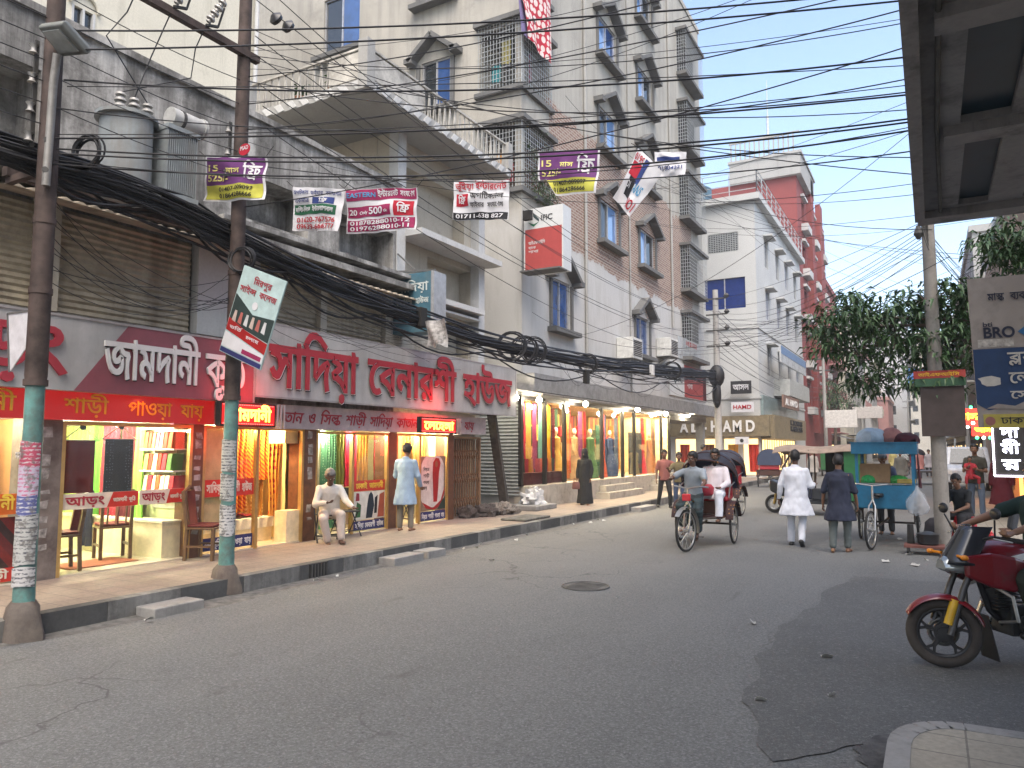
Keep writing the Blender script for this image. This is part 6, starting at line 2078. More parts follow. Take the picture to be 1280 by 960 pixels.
plan_banner('purple and yellow phone number banner tied to the second pole',6.28,((257,196),(333,195),(254,251),(332,250)))
banner('white banner with green and blue print beside the magenta one',7.6,(366,233),(430,236),(365,288),(424,289),
	   [((.03,.38,.9,.6),m_grn,1),((.42,.62,.85,.78),m_blu,1)],
	   [('অপটিকাল',.04,.83,.08,.3,m_blu),('ফাইবার',.38,.83,.08,.24,m_blu),('কানেকশন',.66,.83,.08,.3,m_blu),('একমাত্র',.06,.65,.08,.3,m_blu),('ফ্রি',.55,.65,.09,.16,m_bw2),
		('মাল্টি-লিংক',.06,.44,.09,.34,m_bw2),('ইন্টারন্যাশনাল',.44,.44,.09,.42,m_bw2),('01620-767576',.1,.2,.11,.82,m_rd2),('09639-666777',.1,.05,.11,.82,m_rd2)],m_bw2)
banner('magenta and white internet banner with a red star',7.9,(432,237),(521,234),(433,292),(521,287),
	   [((.01,.73,.99,.99),m_mag,1),((.02,.04,.98,.3),m_mag,1),((.02,.36,.66,.6),m_mag,1),((.70,.34,.96,.68),m_rd2,1)],
	   [('EASTERN',.03,.8,.11,.42,m_cyn),('ইন্টারনেট',.48,.8,.12,.28,m_bw2),('সংযোগ',.79,.8,.12,.18,m_bw2),('20',.05,.42,.12,.11,m_bw2),('Only',.2,.42,.07,.13,m_bw2),('500',.35,.41,.15,.2,m_bw2),('tk',.57,.42,.06,.06,m_bw2),
		('ফ্রি',.75,.43,.15,.16,m_bw2),('01878288010-12',.06,.19,.09,.86,m_bw2),('01976288010-11',.06,.06,.09,.86,m_bw2)],m_bw2)
banner('white banner with red heading and dark number strip hung right of the magenta one',9.4,(567,226),(636,225),(566,275),(636,274),
	   [((.01,.01,.99,.19),m_blk,1),((.06,.36,.28,.66),m_rd2,1)],
	   [('ভূঁইয়া',.04,.77,.13,.34,m_rd2),('ইন্টারনেট',.42,.78,.14,.55,m_rd2),('ফ্রি',.1,.44,.14,.14,m_bw2),('অপটিক্যাল',.32,.53,.13,.6,m_blk),('ফাইবার',.32,.32,.1,.26,m_blk),('সংযোগ',.64,.32,.1,.28,m_blk),
		('01711-638 827',.06,.05,.1,.86,m_bw2)],m_bw2)
plan_banner('second purple and yellow banner with a curled lower corner before the tower',11.2,((672,189),(750,186),(672,245),(746,242)),curl=2.2,wave=.05)
banner('twisted white banner hanging aslant with red and blue letters',12.4,(797,184),(828,214),(766,248),(789,272),
	   [((.05,.55,.45,.8),m_rd2,1),((.2,.2,.5,.55),m_blk,1),((.45,.5,.6,.95),m_blu,1)],
	   [('0195',.04,.82,.12,.38,m_rd2),('NO1',.52,.06,.18,.42,m_rd2),('ANS',.52,.36,.18,.32,m_cyn),('NO1',.05,.35,.12,.3,m_bw2)],m_bw2,wave=.1)
banner('plain white rectangular banner high beside the twisted one',13.2,(818,190),(858,190),(819,221),(857,219),
	   [((.08,.62,.8,.78),m_blu,1)],[('01904221',.1,.25,.16,.8,m_blu)],m_bw2)

# college poster board tied askew to the second pole
c4 = [on_y(*q,6.25) for q in ((323,342),(362,365),(274,438),(325,463))]
o,rv,uv = c4[2],(c4[3] - c4[2]),(c4[0] - c4[2])
b = Board(o,rv,uv - rv * (uv.dot(rv) / rv.dot(rv)),rv.length,uv.length,.02)
s = sign_thing('poster_board','tilted college poster board tied to the second pole',o,'poster')
W_,H_ = b.w,b.h
part('board',b.panel(),mat('poster_mint',(.42,.55,.54),.55),s)
part('photo_field',b.patch([(0.01,.36 * H_),(.99 * W_,.3 * H_),(.99 * W_,.56 * H_),(.5 * W_,.52 * H_),(.01,.68 * H_)],.001,.002),mat('print_dusk','2c3a38',.6),s)
part('red_field',b.patch([(.01,.26 * H_),(.99 * W_,.17 * H_),(.99 * W_,.29 * H_),(.45 * W_,.33 * H_),(.01,.4 * H_)],.003,.002),mat('print_red','9c1c1c'),s)
part('navy_field',b.rect(.01,.01,W_ - .01,.06 * H_,.003,.002),m_navy,s)
part('white_field',b.patch([(.01,.07 * H_),(.99 * W_,.07 * H_),(.99 * W_,.16 * H_),(.01,.24 * H_)],.003,.002),m_bw2,s)
part('pink_field',b.rect(.5 * W_,.08 * H_,.95 * W_,.13 * H_,.005,.002),m_mag,s)
for i in range(6):
	part('figure',b.patch([((.08 + .14 * i) * W_,.38 * H_),((.17 + .14 * i) * W_,.37 * H_),((.15 + .14 * i) * W_,.5 * H_),((.1 + .14 * i) * W_,.5 * H_)],.004,.001),mat('print_%d' % (i % 3),[(.5,.4,.35),(.4,.12,.1),(.55,.55,.55)][i % 3],.6),s)
t = MB()
b.text(t,'মিরপুর',.32 * W_,.84 * H_,.07,.42 * W_,.01,.002)
b.text(t,'সাইন্স',.06 * W_,.72 * H_,.07,.38 * W_,.01,.002)
b.text(t,'কলেজ',.52 * W_,.72 * H_,.07,.4 * W_,.01,.002)
part('lettering',t,m_sred,s)
t = MB()
b.text(t,'ভর্তি',.08 * W_,.29 * H_,.035,.3 * W_,.01,.002)
b.text(t,'চলছে',.5 * W_,.25 * H_,.035,.3 * W_,.01,.002)
part('lettering',t,m_bw2,s)
part('emblem',b.disc(.5 * W_,.62 * H_,.05,.004,.002),m_bw2,s)
# small round red tin sign above
o = on_y(306,187,6.3)
b = Board(o,(1,0,0),ZU,.1,.1,.01)
s = sign_thing('tin_sign','small red tin sign high on the second pole',o)
part('plate',b.disc(0,0,.1,0,.008,ry=.075),mat('print_crimson','a81c30'),s)
t = MB()
b.text(t,'PSAD',-.07,-.005,.05,.14,.01,.002,lift=.01)
part('lettering',t,m_bw2,s)
# white blank board behind the first pole
s = thing('blank_board','tilted blank white tin board behind the first pole','board',(-7.4,4.1,2.9))
P = [on_y(10,392,4.25),on_y(40,388,4.25),on_y(32,435,4.25),on_y(12,465,4.25)]
part('sheet',MB().poly([P[3],P[2],P[1],P[0]],(0,.012,0)),mat('tin_white',(.6,.6,.62),.5),s)
part('rim',MB().bar(P[0],P[3],.02).bar(P[0],P[1],.02),m_trim,s)
# torn posters on the cable bundle
for (q,lab) in ((((437,352),(460,362),(434,378),(462,376)),'torn grey poster scrap flapping from the cable bundle above the shutters'),(((533,402),(558,398),(533,434),(558,432)),'torn dirty flyer hanging below the teal lightbox')):
	P = [on_y(*c,10.2) for c in q]
	single('torn_poster',MB().sheet(lambda a,b_: P[2].lerp(P[3],a).lerp(P[0].lerp(P[1],a),b_) + Vector((0,.05 * math.sin(7 * a + 4 * b_),.03 * math.sin(11 * a) * (1 - b_))),10,8,(0,.004,0)),mat('torn_paper',(.34,.33,.32),.9,var=.7,scale=14),lab,'poster',None,True)

# signs on and around the corner building
b = Board((-12.35,CY - .51,2.62),(1,0,0),ZU,4.6,.75,.01)
s = sign_thing('fascia_letters','big white capital letters on the tan corner shop fascia',(-10,CY - .5,2.6))
t = MB()
for ch,a in zip(('A','L','-','H','A','M','D'),(.45,1.1,1.7,2.2,2.85,3.4,4.1)):
	b.text(t,ch,a,.08,.6,.46 if ch != '-' else .25,.03,.06)
part('lettering',t,m_swhite,s)
b = Board((CX + .76,46.5,2.75),YD,ZU,6.5,.8,.01)
s = sign_thing('fascia_letters','dark old capital letters on the tan fascia facing the street',(CX + .76,47,2.7))
t = MB()
b.text(t,'K.BORMIS',.6,.42,.3,4.6,.02,.03)
b.text(t,'KABBOSIS',.6,.06,.3,4.6,.02,.03)
part('lettering',t,m_ink,s)
b = Board((CX + .17,45.4,5.0 - .9),YD,ZU,5.6,.5,.01)
b = Board((CX + .92,44.0,4.1),YD,ZU,5.6,.72,.1)
s = sign_thing('shop_board','brown signboard with pale letters above the tan street fascia',(CX + .9,44,4.1))
part('board',b.panel(),mat('brown_board',(.2,.12,.09),.5),s)
t = MB()
b.text(t,'AL HAMD',.6,.18,.36,4.3,.02,.02)
part('lettering',t,m_swhite,s)
b = Board((CX + .95,43.4,6.6),YD,ZU,9.6,1.0,.08)
s = sign_thing('shop_board','faded blue and white signboard higher on the corner building',(CX + .95,43.4,6.6))
part('board',b.panel(),mat('pale_board',(.42,.44,.45)),s)
part('blue_band',b.rect(.1,.5,9.5,.95,.001,.01),mat('faded_blue',(.14,.22,.36),.6),s)
for i,(x0,z0,w,h,mm,lab,tx) in enumerate(((-9.0,3.75,1.2,.55,m_bw2,'white board with red print above the corner shop fascia','HAMD'),(-9.0,4.75,1.1,.7,m_ink,'black board with white print over the corner shop','আসল'),(-8.85,2.0,.75,.4,m_bw2,'small pale board with a round mark below the corner fascia',None))):
	b = Board((x0,CY - .62,z0),(1,0,0),ZU,w,h,.06)
	s = sign_thing('small_board',lab,(x0,CY - .6,z0))
	part('board',b.panel(),mm,s)
	if tx:
		t = MB()
		b.text(t,tx,.12,h * .3,h * .4,w - .24,.02,.01)
		part('lettering',t,m_rd2 if i == 0 else m_bw2,s)
	else:
		part('mark',b.disc(w / 2,h / 2,.1,.002,.006),m_ink,s)
for x0,y0,z0,w,h,lab in ((-6.4,60.0,3.3,2.2,1.3,'blank white lightbox beyond the tan fascia'),(-6.0,78.0,4.6,2.6,1.1,'blank grey lightbox farther along the left side')):
	single('lightbox',MB().box(x0,x0 + w,y0,y0 + .4,z0,z0 + h),mat('lightbox_white',(.6,.58,.55),.5),lab,'sign',bevel=.03)
single('blue_signboard',MB().box(-2.6,.2,142.2,142.5,12.6,15.2),mat('sign_blue',(.04,.17,.42),.5),'plain blue hoarding far down the street','sign')

# right hand street sign
o = on_y(1231,535,11.0)
o2 = on_y(1211,350,11.0)
b = Board((1.02,11.0,o.z),(1,.06,0),(-.02,0,1),1.5,1.9,.05)
s = sign_thing('street_sign','large peeling direction board in beige and navy on the right pavement',b.o)
m_bei = mat('board_beige',(.30,.26,.225),.6,dirt=.3,dirtc=(.16,.13,.1),dscale=1.5)
m_nvy = mat('board_navy',(.02,.045,.11),.5,dirt=.25,dirtc=(.03,.04,.06))
part('board',b.panel(),m_bei,s)
part('navy_field',b.patch([(.002,.3),(.12,.22),(.3,.26),(.55,.2),(1.49,.2),(1.49,1.0),(.002,.99)],.001,.003),m_nvy,s)
part('yellow_strip',b.rect(.06,.002,1.49,.17,.001,.003),mat('strip_yellow',(.42,.34,.07),.6),s)
part('peeled_patch',b.patch([(.1,.24),(.22,.3),(.4,.27),(.52,.33),(.7,.25),(.5,.22),(.3,.24)],.005,.002),m_bei,s)
t = MB()
b.text(t,'মাস্ক',.2,1.6,.085,.18,.012,.003)
b.text(t,'ব্যবহার',.44,1.6,.085,.3,.012,.003)
b.text(t,'bti',.13,1.27,.06,.1,.01,.003)
b.text(t,'BRO',.13,1.13,.13,.33,.03,.003)
b.text(t,'KERAGE',.72,1.13,.13,.62,.03,.003)
part('lettering',t,mat('ink_navy',(.02,.022,.04),.6),s)
em = MB()
b.patch([(.49,1.19),(.66,1.06),(.72,1.06),(.56,1.19),(.72,1.33),(.66,1.33)],.002,.003,em)
part('emblem',em,mat('emblem_blue',(.03,.12,.25),.5),s)
part('poster_scrap',b.rect(.06,1.01,.44,1.11,.002,.002),mat('scrap_paper',(.42,.38,.33),.8,var=.4,scale=20),s)
t = MB()
b.text(t,'ব্লক',.36,.79,.14,.36,.014,.003,lift=.008)
b.text(t,'লেন',.36,.55,.13,.36,.014,.003,lift=.008)
b.text(t,'সেকশন',.36,.36,.09,.6,.014,.003,lift=.008)
part('lettering',t,mat('letter_beige',(.5,.46,.40),.6),s)
part('pointing_hand',b.patch([(.07,.55),(.12,.52),(.2,.52),(.27,.54),(.27,.62),(.18,.65),(.1,.64),(.03,.62),(.06,.59)],.005,.003),mat('letter_beige',(.5,.46,.40)),s)
t = MB()
b.text(t,'ঢাকা',.24,.05,.075,.27,.012,.003)
b.text(t,'উত্তর',.58,.05,.075,.3,.012,.003)
part('lettering',t,m_ink,s)
part('round_seal',b.disc(.13,.085,.055,.005,.002),mat('seal_red',(.3,.12,.1),.6),s)
part('post',MB().tube([(2.45,11.12,.08),(2.45,11.12,3.9)],.04,10).tube([(1.3,11.12,2.2),(2.45,11.12,2.2)],.03,8),m_trim,s)
# lit signs along the right pavement
for i,(q,y,w,h,lab) in enumerate((((1190,532),27,1.05,.52,'blurred red and yellow lit shop sign ringed with green lamps'),((1215,545),24.5,.7,.32,'smaller red and yellow lit sign beyond the right pole'))):
	o = on_y(*q,y)
	b = Board(o,(1,0,0),ZU,w,h,.08)
	s = sign_thing('neon_sign',lab,o)
	part('case',b.panel(),glow('neon_red',(.8,.03,.02),1.6),s)
	t = MB()
	b.text(t,'আসল',.1 * w,.35 * h,.34 * h,.8 * w,.03,.01)
	part('lettering',t,glow('neon_yellow',(1,.62,.02),5),s)
	for k_ in range(9):
		part('lamp',MB().ball(b.p((k_ + .5) * w / 9,-.05 if k_ % 2 else h + .04,.05),.045),glow('neon_green' if k_ % 3 else 'neon_white',(.05,1,.25) if k_ % 3 else (1,1,.9),3),s)
o = on_y(1242,596,19.0)
b = Board(o,(1,.1,0),ZU,.62,1.2,.1)
s = sign_thing('vertical_sign','black upright sign with white neon letters and border by the seated man',o)
part('case',b.panel(),m_dark,s)
t = MB()
for w_,bb in (('দা',.84),('মী',.5),('র',.16)):
	b.text(t,w_,.16,bb,.2,.34,.02,.01)
part('lettering',t,glow('neon_letters',(.8,.8,1),3.5),s)
fr = MB().bar(b.p(.02,.02,.02),b.p(.02,1.18,.02),.03).bar(b.p(.02,.02,.02),b.p(.6,.02,.02),.03)
part('neon_border',fr,glow('neon_border',(.95,.85,1),4),s)

# ------------------------------------------------------------------ street poles and everything overhead
m_rust = mat('rusty_pole',(.07,.05,.043),.75,.2,var=.5,scale=5,bump=.3)
m_teal = mat('peeling_teal_paint',(.10,.23,.21),.7,var=.3,scale=7,dirt=.6,dirtc=(.1,.075,.06),dscale=5,bump=.2)
m_foot = concrete('pole_foot',(.10,.085,.075),(.18,.15,.125),.8,(.07,.05,.045),2.5)
m_wire = mat('wire_black',(.016,.016,.018),.55,spec=.4)
m_porc = mat('porcelain_grey',(.34,.33,.31),.3,spec=.6)
m_cast = mat('cast_iron',(.06,.058,.055))

def steel_pole(x,y,h,lab,lean=0.0):
	p = thing('street_pole',lab,'pole',(x,y,0))
	q = lambda z: (x + lean * z,y,z)
	part('lower_shaft',MB().tube([q(.3),q(2.42)],.094,16,r1=.084),m_teal,p,smooth=True)
	part('upper_shaft',MB().tube([q(2.42),q(2.5),q(h * .6),q(h)],[.088,.098,.092,.076],16),m_rust,p,smooth=True)
	part('collar',MB().tube([q(2.40),q(2.46)],.107,16).tube([q(4.0),q(4.06)],.103,16).tube([q(3.3),q(3.36)],.105,16),m_rust,p,smooth=True)
	f = MB()
	rings = []
	for z,r in ((-.02,.2),(.1,.19),(.22,.165),(.3,.15),(.36,.105)):
		rings.append([(x + r * (1 + .18 * math.sin(3 * a + z * 9) + .08 * math.sin(7 * a)) * math.cos(a),y + r * (1 + .15 * math.cos(2 * a + z * 5)) * math.sin(a),z) for a in [2 * math.pi * i / 18 for i in range(18)]])
	f.ring_loft(rings)
	part('concrete_foot',f,m_foot,p,smooth=True)
	return p

P1 = steel_pole(-7.05,4.0,7.6,'rusty steel pole with peeling teal base nearest the left edge')
P2 = steel_pole(-7.2,6.45,8.3,'rusty steel pole with teal base between the two shops',.004)

def pole_paper(x,y,r,items,z0=None):
	for i,(za,zb,a0,a1,m,lab) in enumerate(items):
		mb = MB().sheet(lambda s,t: (x + (r + .004 + .002 * i) * math.cos(R(a0 + (a1 - a0) * s)),y + (r + .004 + .002 * i) * math.sin(R(a0 + (a1 - a0) * s)),za + (zb - za) * t + .01 * math.sin(5 * s + i)),10,4)
		single('pole_flyer',mb,m,lab,'flyer',None,True)

def flyer_mat(name,paper,ink):
	k = NT(name)
	s = k.n('SeparateXYZ')
	p = k.pos()
	k.l(p,s.inputs[0])
	m = k.n('Math',operation='MULTIPLY')
	m.inputs[1].default_value = 26
	k.l(s.outputs['Z'],m.inputs[0])
	f = k.n('Math',operation='FRACT')
	k.l(m.outputs[0],f.inputs[0])
	rows = k.ramp(f.outputs[0],[(.42,1),(.5,0)])
	word = k.ramp(k.noise(k.pos((1,1,3)),24,2),[(.47,0),(.52,.9)])
	mm_ = k.n('MixRGB',blend_type='MULTIPLY')
	mm_.inputs[0].default_value = 1
	k.l(rows,mm_.inputs[1])
	k.l(word,mm_.inputs[2])
	c = k.mix(mm_.outputs[0],paper,ink)
	c = k.mix(k.ramp(k.noise(p,9,6,.7),[(.52,0),(.6,.9)]),c,(.14,.13,.12))
	k.base(c)
	k.b.inputs['Roughness'].default_value = .85
	return k.m

m_fly = [flyer_mat('flyer_%s' % n_,c,(.05,.05,.07) if sum(c) > 1 and n_ != 'lilac' else (.45,.1,.2) if n_ == 'lilac' else (.5,.5,.5)) for n_,c in (('white',(.46,.45,.44)),('red',(.4,.06,.11)),('blue',(.08,.09,.24)),('torn',(.38,.38,.36)),('lilac',(.42,.37,.45)))]
pole_paper(-7.05,4.0,.094,[(1.62,1.86,-130,20,m_fly[1],'crimson and white flyer glued round the first pole'),(1.34,1.63,-130,15,m_fly[4],'lilac flyer with red writing on the first pole'),(1.17,1.35,-125,10,m_fly[2],'blue printed flyer under the lilac one on the first pole'),
						   (.92,1.17,-120,25,m_fly[3],'torn grey flyer halfway down the first pole'),(.7,.93,-128,15,m_fly[3],'ragged flyer remains lower on the first pole'),(.5,.68,-115,20,m_fly[0],'pale flyer near the foot of the first pole')])
pole_paper(-7.2,6.45,.094,[(1.5,1.9,-120,10,m_fly[3],'shredded grey posters high on the second pole'),(1.15,1.48,-130,0,m_fly[3],'torn black and white posters mid way on the second pole'),(.72,1.1,-110,20,m_fly[0],'faded poster scraps low on the second pole')])
t = MB()
put_text(t,'মাস',(-7.05 - .03,4.0 - .128,1.7),(1,-.12,0),(0,0,1),.06,.12,.01,.002)
single('flyer_print',t,m_fly[0],'white heading printed on the crimson pole flyer','print')
# street lamp on the first pole
L = thing('street_lamp','grey flat street lamp head on a bent arm strapped to the first pole','street lamp',(-6.93,4.0,4.4))
part('arm',MB().tube([(-6.93,3.93,4.35),(-6.91,3.93,4.9),(-6.84,3.9,5.35),(-6.76,3.88,5.62)],.038,10),mat('lamp_arm_grey',(.3,.29,.27),.6,.4,dirt=.4),L,smooth=True)
hd = MB()
M_ = Matrix.Translation((-6.72,3.9,5.78)) @ Matrix.Rotation(R(12),4,'Y') @ Matrix.Rotation(R(-32),4,'X')
hd.ring_loft([[(-.2 * k_,-.15 * k_,z),(.2 * k_,-.15 * k_,z),(.24 * k_,.17 * k_,z),(-.24 * k_,.17 * k_,z)] for z,k_ in ((-.035,.93),(-.02,1.0),(.03,1.0),(.075,.8))])
hd.move(M_)
part('head',hd,mat('lamp_head_grey',(.17,.18,.17),.5,.3),L,bevel=.015)
part('lens',MB().ring_loft([[(-.15,-.11,z),(.15,-.11,z),(.17,.12,z),(-.17,.12,z)] for z in (-.05,-.037)]).move(M_),mat('lamp_lens',(.28,.3,.29),.2),L)
part('clamp',MB().tube([(-7.05,4.0,4.5),(-6.9,3.9,4.5)],.03,8).tube([(-7.05,4.0,4.8),(-6.9,3.9,4.8)],.03,8),m_cast,L)
# transformer between the poles
T = thing('pole_transformer','grey pole transformer with a finned radiator slung between the two poles','transformer',(-7.5,5.4,4.75))
m_tr = mat('transformer_grey',(.26,.29,.30),.6,0,dirt=.45,dirtc=(.2,.16,.12),streak=True)
tank = MB()
n_ = 20
rg = []
for z in (4.66,5.6):
	rg.append([(-7.55 + .30 * math.cos(2 * math.pi * i / n_) * 1.05,5.12 + .27 * math.sin(2 * math.pi * i / n_),z) for i in range(n_)])
tank.ring_loft(rg)
part('tank',tank,m_tr,T,smooth=True)
ld = MB()
ld.ring_loft([[(-7.55 + r * math.cos(2 * math.pi * i / n_) * 1.05,5.12 + r * math.sin(2 * math.pi * i / n_),z) for i in range(n_)] for z,r in ((5.602,.335),(5.64,.335),(5.67,.27))])
part('lid',ld,m_tr,T,smooth=True)
rad = MB()
for i in range(15):
	yy = 5.43 + i * .028
	rad.box(-7.85,-7.22,yy,yy + .012,4.82,5.58)
rad.box(-7.87,-7.2,5.42,5.86,5.58,5.64)
rad.box(-7.87,-7.2,5.42,5.86,4.76,4.82)
rad.box(-7.87,-7.84,5.42,5.86,4.82,5.58)
part('radiator',rad,m_tr,T)
cv = MB().tube([(-7.45,5.6,5.84),(-7.45,6.05,5.84)],.12,16).tube([(-7.45,6.03,5.84),(-7.45,6.07,5.84)],.135,16)
part('conservator',cv,mat('drum_white',(.45,.45,.43),.5,dirt=.4),T,smooth=True)
part('drum_strap',MB().tube([(-7.45,5.72,5.84),(-7.45,5.76,5.84)],.127,16).bar((-7.45,5.75,5.6),(-7.45,5.75,5.72),.04),m_cast,T)
for i in range(3):
	bx_,by_ = -7.5,5.0 + i * .17
	bm = MB()
	for z,r in ((5.67,.05),(5.72,.075),(5.75,.045),(5.79,.07),(5.82,.04),(5.86,.06)):
		bm.cyl((bx_,by_,z),(bx_,by_,z + .03),r,r * .8,12)
	part('bushing',bm,m_porc,T,smooth=True)
part('platform',MB().bar((-7.4,3.95,4.66),(-7.4,6.5,4.66),.1,.1).bar((-7.75,3.95,4.66),(-7.75,6.5,4.66),.1,.1).bar((-7.8,4.02,4.58),(-6.98,4.02,4.58),.07).bar((-7.8,6.44,4.58),(-7.1,6.44,4.58),.07),m_rust,T)
# cross arm with fuse insulators
X = thing('cross_arm','slanting steel cross arm with ribbed insulators near the top of the second pole','cross arm',(-7.15,6.3,6.98))
pa,pb = Vector((-7.1,6.62,6.93)),Vector((-7.3,4.25,7.05))
part('beam',MB().bar(pa,pb,.09,.09),m_rust,X)
for k_,f in enumerate((.34,.52,.7)):
	q = pa.lerp(pb,f) + Vector((0.05,0,.05))
	d = Vector((.1,.12,.28)).normalized()
	im = MB()
	for j in range(8):
		im.cyl(q + d * (.05 + j * .045),q + d * (.075 + j * .045),.055 if j % 2 else .032,.05 if j % 2 else .03,12)
	ins = part('insulator',im,m_porc,X,smooth=True)
	part('fuse_arm',MB().bar(q,q + Vector((.02,.16,.05)),.03).bar(q + Vector((.02,.16,.05)),q + Vector((.05,.22,.32)),.025).bar(q + d * .42,q + Vector((.05,.22,.34)),.02),m_cast,ins)
	single('drop_wire',MB().tube([q,q + Vector((-.12,-.05,-.3)),q + Vector((-.25,-.1 * k_,-.62)),Vector((-7.5,5.0 + k_ * .17,5.9))],.008,5),m_wire,'thin dark lead dropping from the cross arm to the transformer','wire','transformer leads')
# insulator racks on the poles
for k_,(x,y,zs,lab) in enumerate(((-7.05,4.0,(4.85,5.15,5.45,5.75),'rack of small insulators on the first pole'),(-7.17,6.45,(5.3,5.6,5.9),'rack of small insulators on the second pole'))):
	rk = thing('insulator_rack',lab,'insulators',(x,y,zs[0]))
	part('strap',MB().bar((x - .06,y - .13,zs[0] - .1),(x - .06,y - .13,zs[-1] + .1),.04,.02),m_cast,rk)
	for z in zs:
		part('spool',MB().tube([(x - .06,y - .16,z - .045),(x - .06,y - .16,z - .02),(x - .06,y - .16,z + .02),(x - .06,y - .16,z + .045)],[.045,.025,.025,.045],10),m_porc,rk,smooth=True)
# dark horn speakers at the top of the second pole
H = thing('disc_insulators','pair of black disc insulators on the wire right of the second pole top','insulators',on_x(352,28,-7.1))
for i,q in enumerate(((344,22),(359,32))):
	p = on_x(*q,-7.1)
	part('disc',MB().tube([p + Vector((0,-.05,.02)),p,p + Vector((0,.05,-.02)),p + Vector((0,.07,-.03))],[.03,.1,.085,.03],14),mat('disc_black',(.03,.03,.035),.3),H,smooth=True)
# cable bundle sagging along the left side
path = [Vector(p) for p in ((-7.25,1.2,4.72),(-7.2,3.68,4.72),(-7.22,4.9,4.74),(-7.28,6.46,4.56),(-7.3,8.06,4.32),(-7.3,10.43,4.14),(-7.3,13.87,4.02),(-7.35,19.3,4.2),(-7.4,25,4.5),(-7.5,32.2,4.95))]

def smooth_path(P,n_):
	out = []
	m = len(P) - 1
	for i in range(n_ + 1):
		f = i / n_ * m
		k_ = min(m - 1,int(f))
		t = f - k_
		p0,p1,p2,p3 = P[max(0,k_ - 1)],P[k_],P[k_ + 1],P[min(m,k_ + 2)]
		out.append(.5 * ((2 * p1) + (p2 - p0) * t + (2 * p0 - 5 * p1 + 4 * p2 - p3) * t * t + (3 * p1 - p0 - 3 * p2 + p3) * t ** 3))
	return out

BN = thing('cable_bundle','thick black bundle of tangled cables sagging along the shopfronts','cables',path[0])
base = smooth_path(path,70)
for c in range(46):
	r = random.Random(c)
	a0,rr_ = r.uniform(0,6.3),r.uniform(.01,.13) * (1 if c < 36 else 1.8)
	fq = r.uniform(.3,1.1)
	sag = r.uniform(0,.10) if c < 36 else r.uniform(.1,.35)
	pts = []
	for i,p in enumerate(base):
		w = math.sin(i * fq * .35 + a0)
		far = 1 + .9 * max(0,(p.y - 12) / 20)
		pts.append(p + Vector((.6 * rr_ * math.cos(a0 + i * .05),0,(rr_ * 1.1 * math.sin(a0 + i * .05) - sag * abs(w)) * far)))
	part('cable',MB().tube(pts,r.uniform(.009,.02),5),m_wire,BN,smooth=True)
# cable coils
for i,(q,x,rr_,lab) in enumerate(((on_x(108,190,-7.1),0,.17,'round coil of spare cable hanging beside the first pole'),(on_x(303,325,-7.05),0,.17,'round coil of spare cable tied to the second pole'),
									 (on_x(640,432,-7.3),0,.3,'cable coil hung from the bundle above the grey shutter'),(on_x(655,437,-7.3),0,.3,'second cable coil hung from the bundle above the grey shutter'),
									 (on_x(668,438,-7.3),0,.28,'third cable coil hung from the bundle right of the others'),(on_x(735,455,-7.35),0,.25,'cable coil with a small box over the lit window'),(on_x(840,463,-7.4),0,.3,'cable coil under the bundle near the far bulbs'))):
	cm = MB()
	for j in range(7):
		cm.torus(q + Vector((rnd.uniform(-.03,.03),rnd.uniform(-.03,.03),rnd.uniform(-.03,.03))),(.35 + rnd.uniform(-.2,.2),-1,rnd.uniform(-.15,.15)),rr_ * rnd.uniform(.88,1.08),.011,22,5)
	single('cable_coil',cm,m_wire,lab,'cable coil',None,True)
for q,lab in (((527,395),'small black junction box on the bundle over the seated man'),((733,470),'grey junction box hanging from the bundle over the lit window'),((815,462),'white splice tubes clipped to the bundle far right')):
	p = on_x(*q,-7.25)
	single('junction_box',MB().box(p.x - .06,p.x + .06,p.y - .1,p.y + .1,p.z - .2,p.z + .15),m_dark if 'white' not in lab else m_white,lab,'junction box',bevel=.02)

WIRE_N = 0

def wire(a,b,sag,r=.008,lab='thin dark wire crossing overhead between the poles',group='overhead wires',n_=18,name='overhead_wire'):
	a,b = Vector(a),Vector(b)
	pts = []
	for i in range(n_ + 1):
		t = i / n_
		p = a.lerp(b,t)
		p.z -= sag * 4 * t * (1 - t)
		pts.append(p)
	return single(name,MB().tube(pts,r * .6,5,False),m_wire,lab,'wire',group,True)

# lines across the street from the poles to the overhanging building
rr = random.Random(3)
ACR = [((75,38),(1135,-14)),((105,62),(1136,0)),((80,100),(1128,72)),((84,108),(1132,82)),((70,135),(1138,98)),((72,168),(1139,106)),((70,173),(1140,118)),((70,186),(1141,148)),((74,192),(1142,152)),((68,200),(1143,158)),((66,205),(1145,162))]
for i,(a,b) in enumerate(ACR):
	wire(on_y(*a,4.0),on_y(*b,7.96),.05 + .35 * rr.random(),rr.choice((.008,.011,.016)),'dark wire crossing the street from the first pole to the overhanging building','wires from the first pole across the street',26)
for i in range(15):
	za = rr.uniform(4.8,7.4)
	wire((-7.2,6.45,za),(.45 + .02 * i,8.0,rr.uniform(4.3,7.2)),rr.uniform(.02,.6),rr.choice((.006,.009,.012)),'dark wire crossing the street from the second pole to the overhanging building','wires from the second pole across the street',26)
for i in range(5):
	wire((-7.0,4.0,5.2 + .3 * i),(-7.15,6.4,5.3 + .32 * i),.05,.009,'short wire strung between the two left poles','wires between the left poles',8)
for i in range(6):
	wire((-7.05 - .05 * i,-3,5.2 + .25 * i),(-7.05,3.95,5.0 + .22 * i),.15,.01,'wire arriving at the first pole from outside the left edge','wires left of the first pole',10)
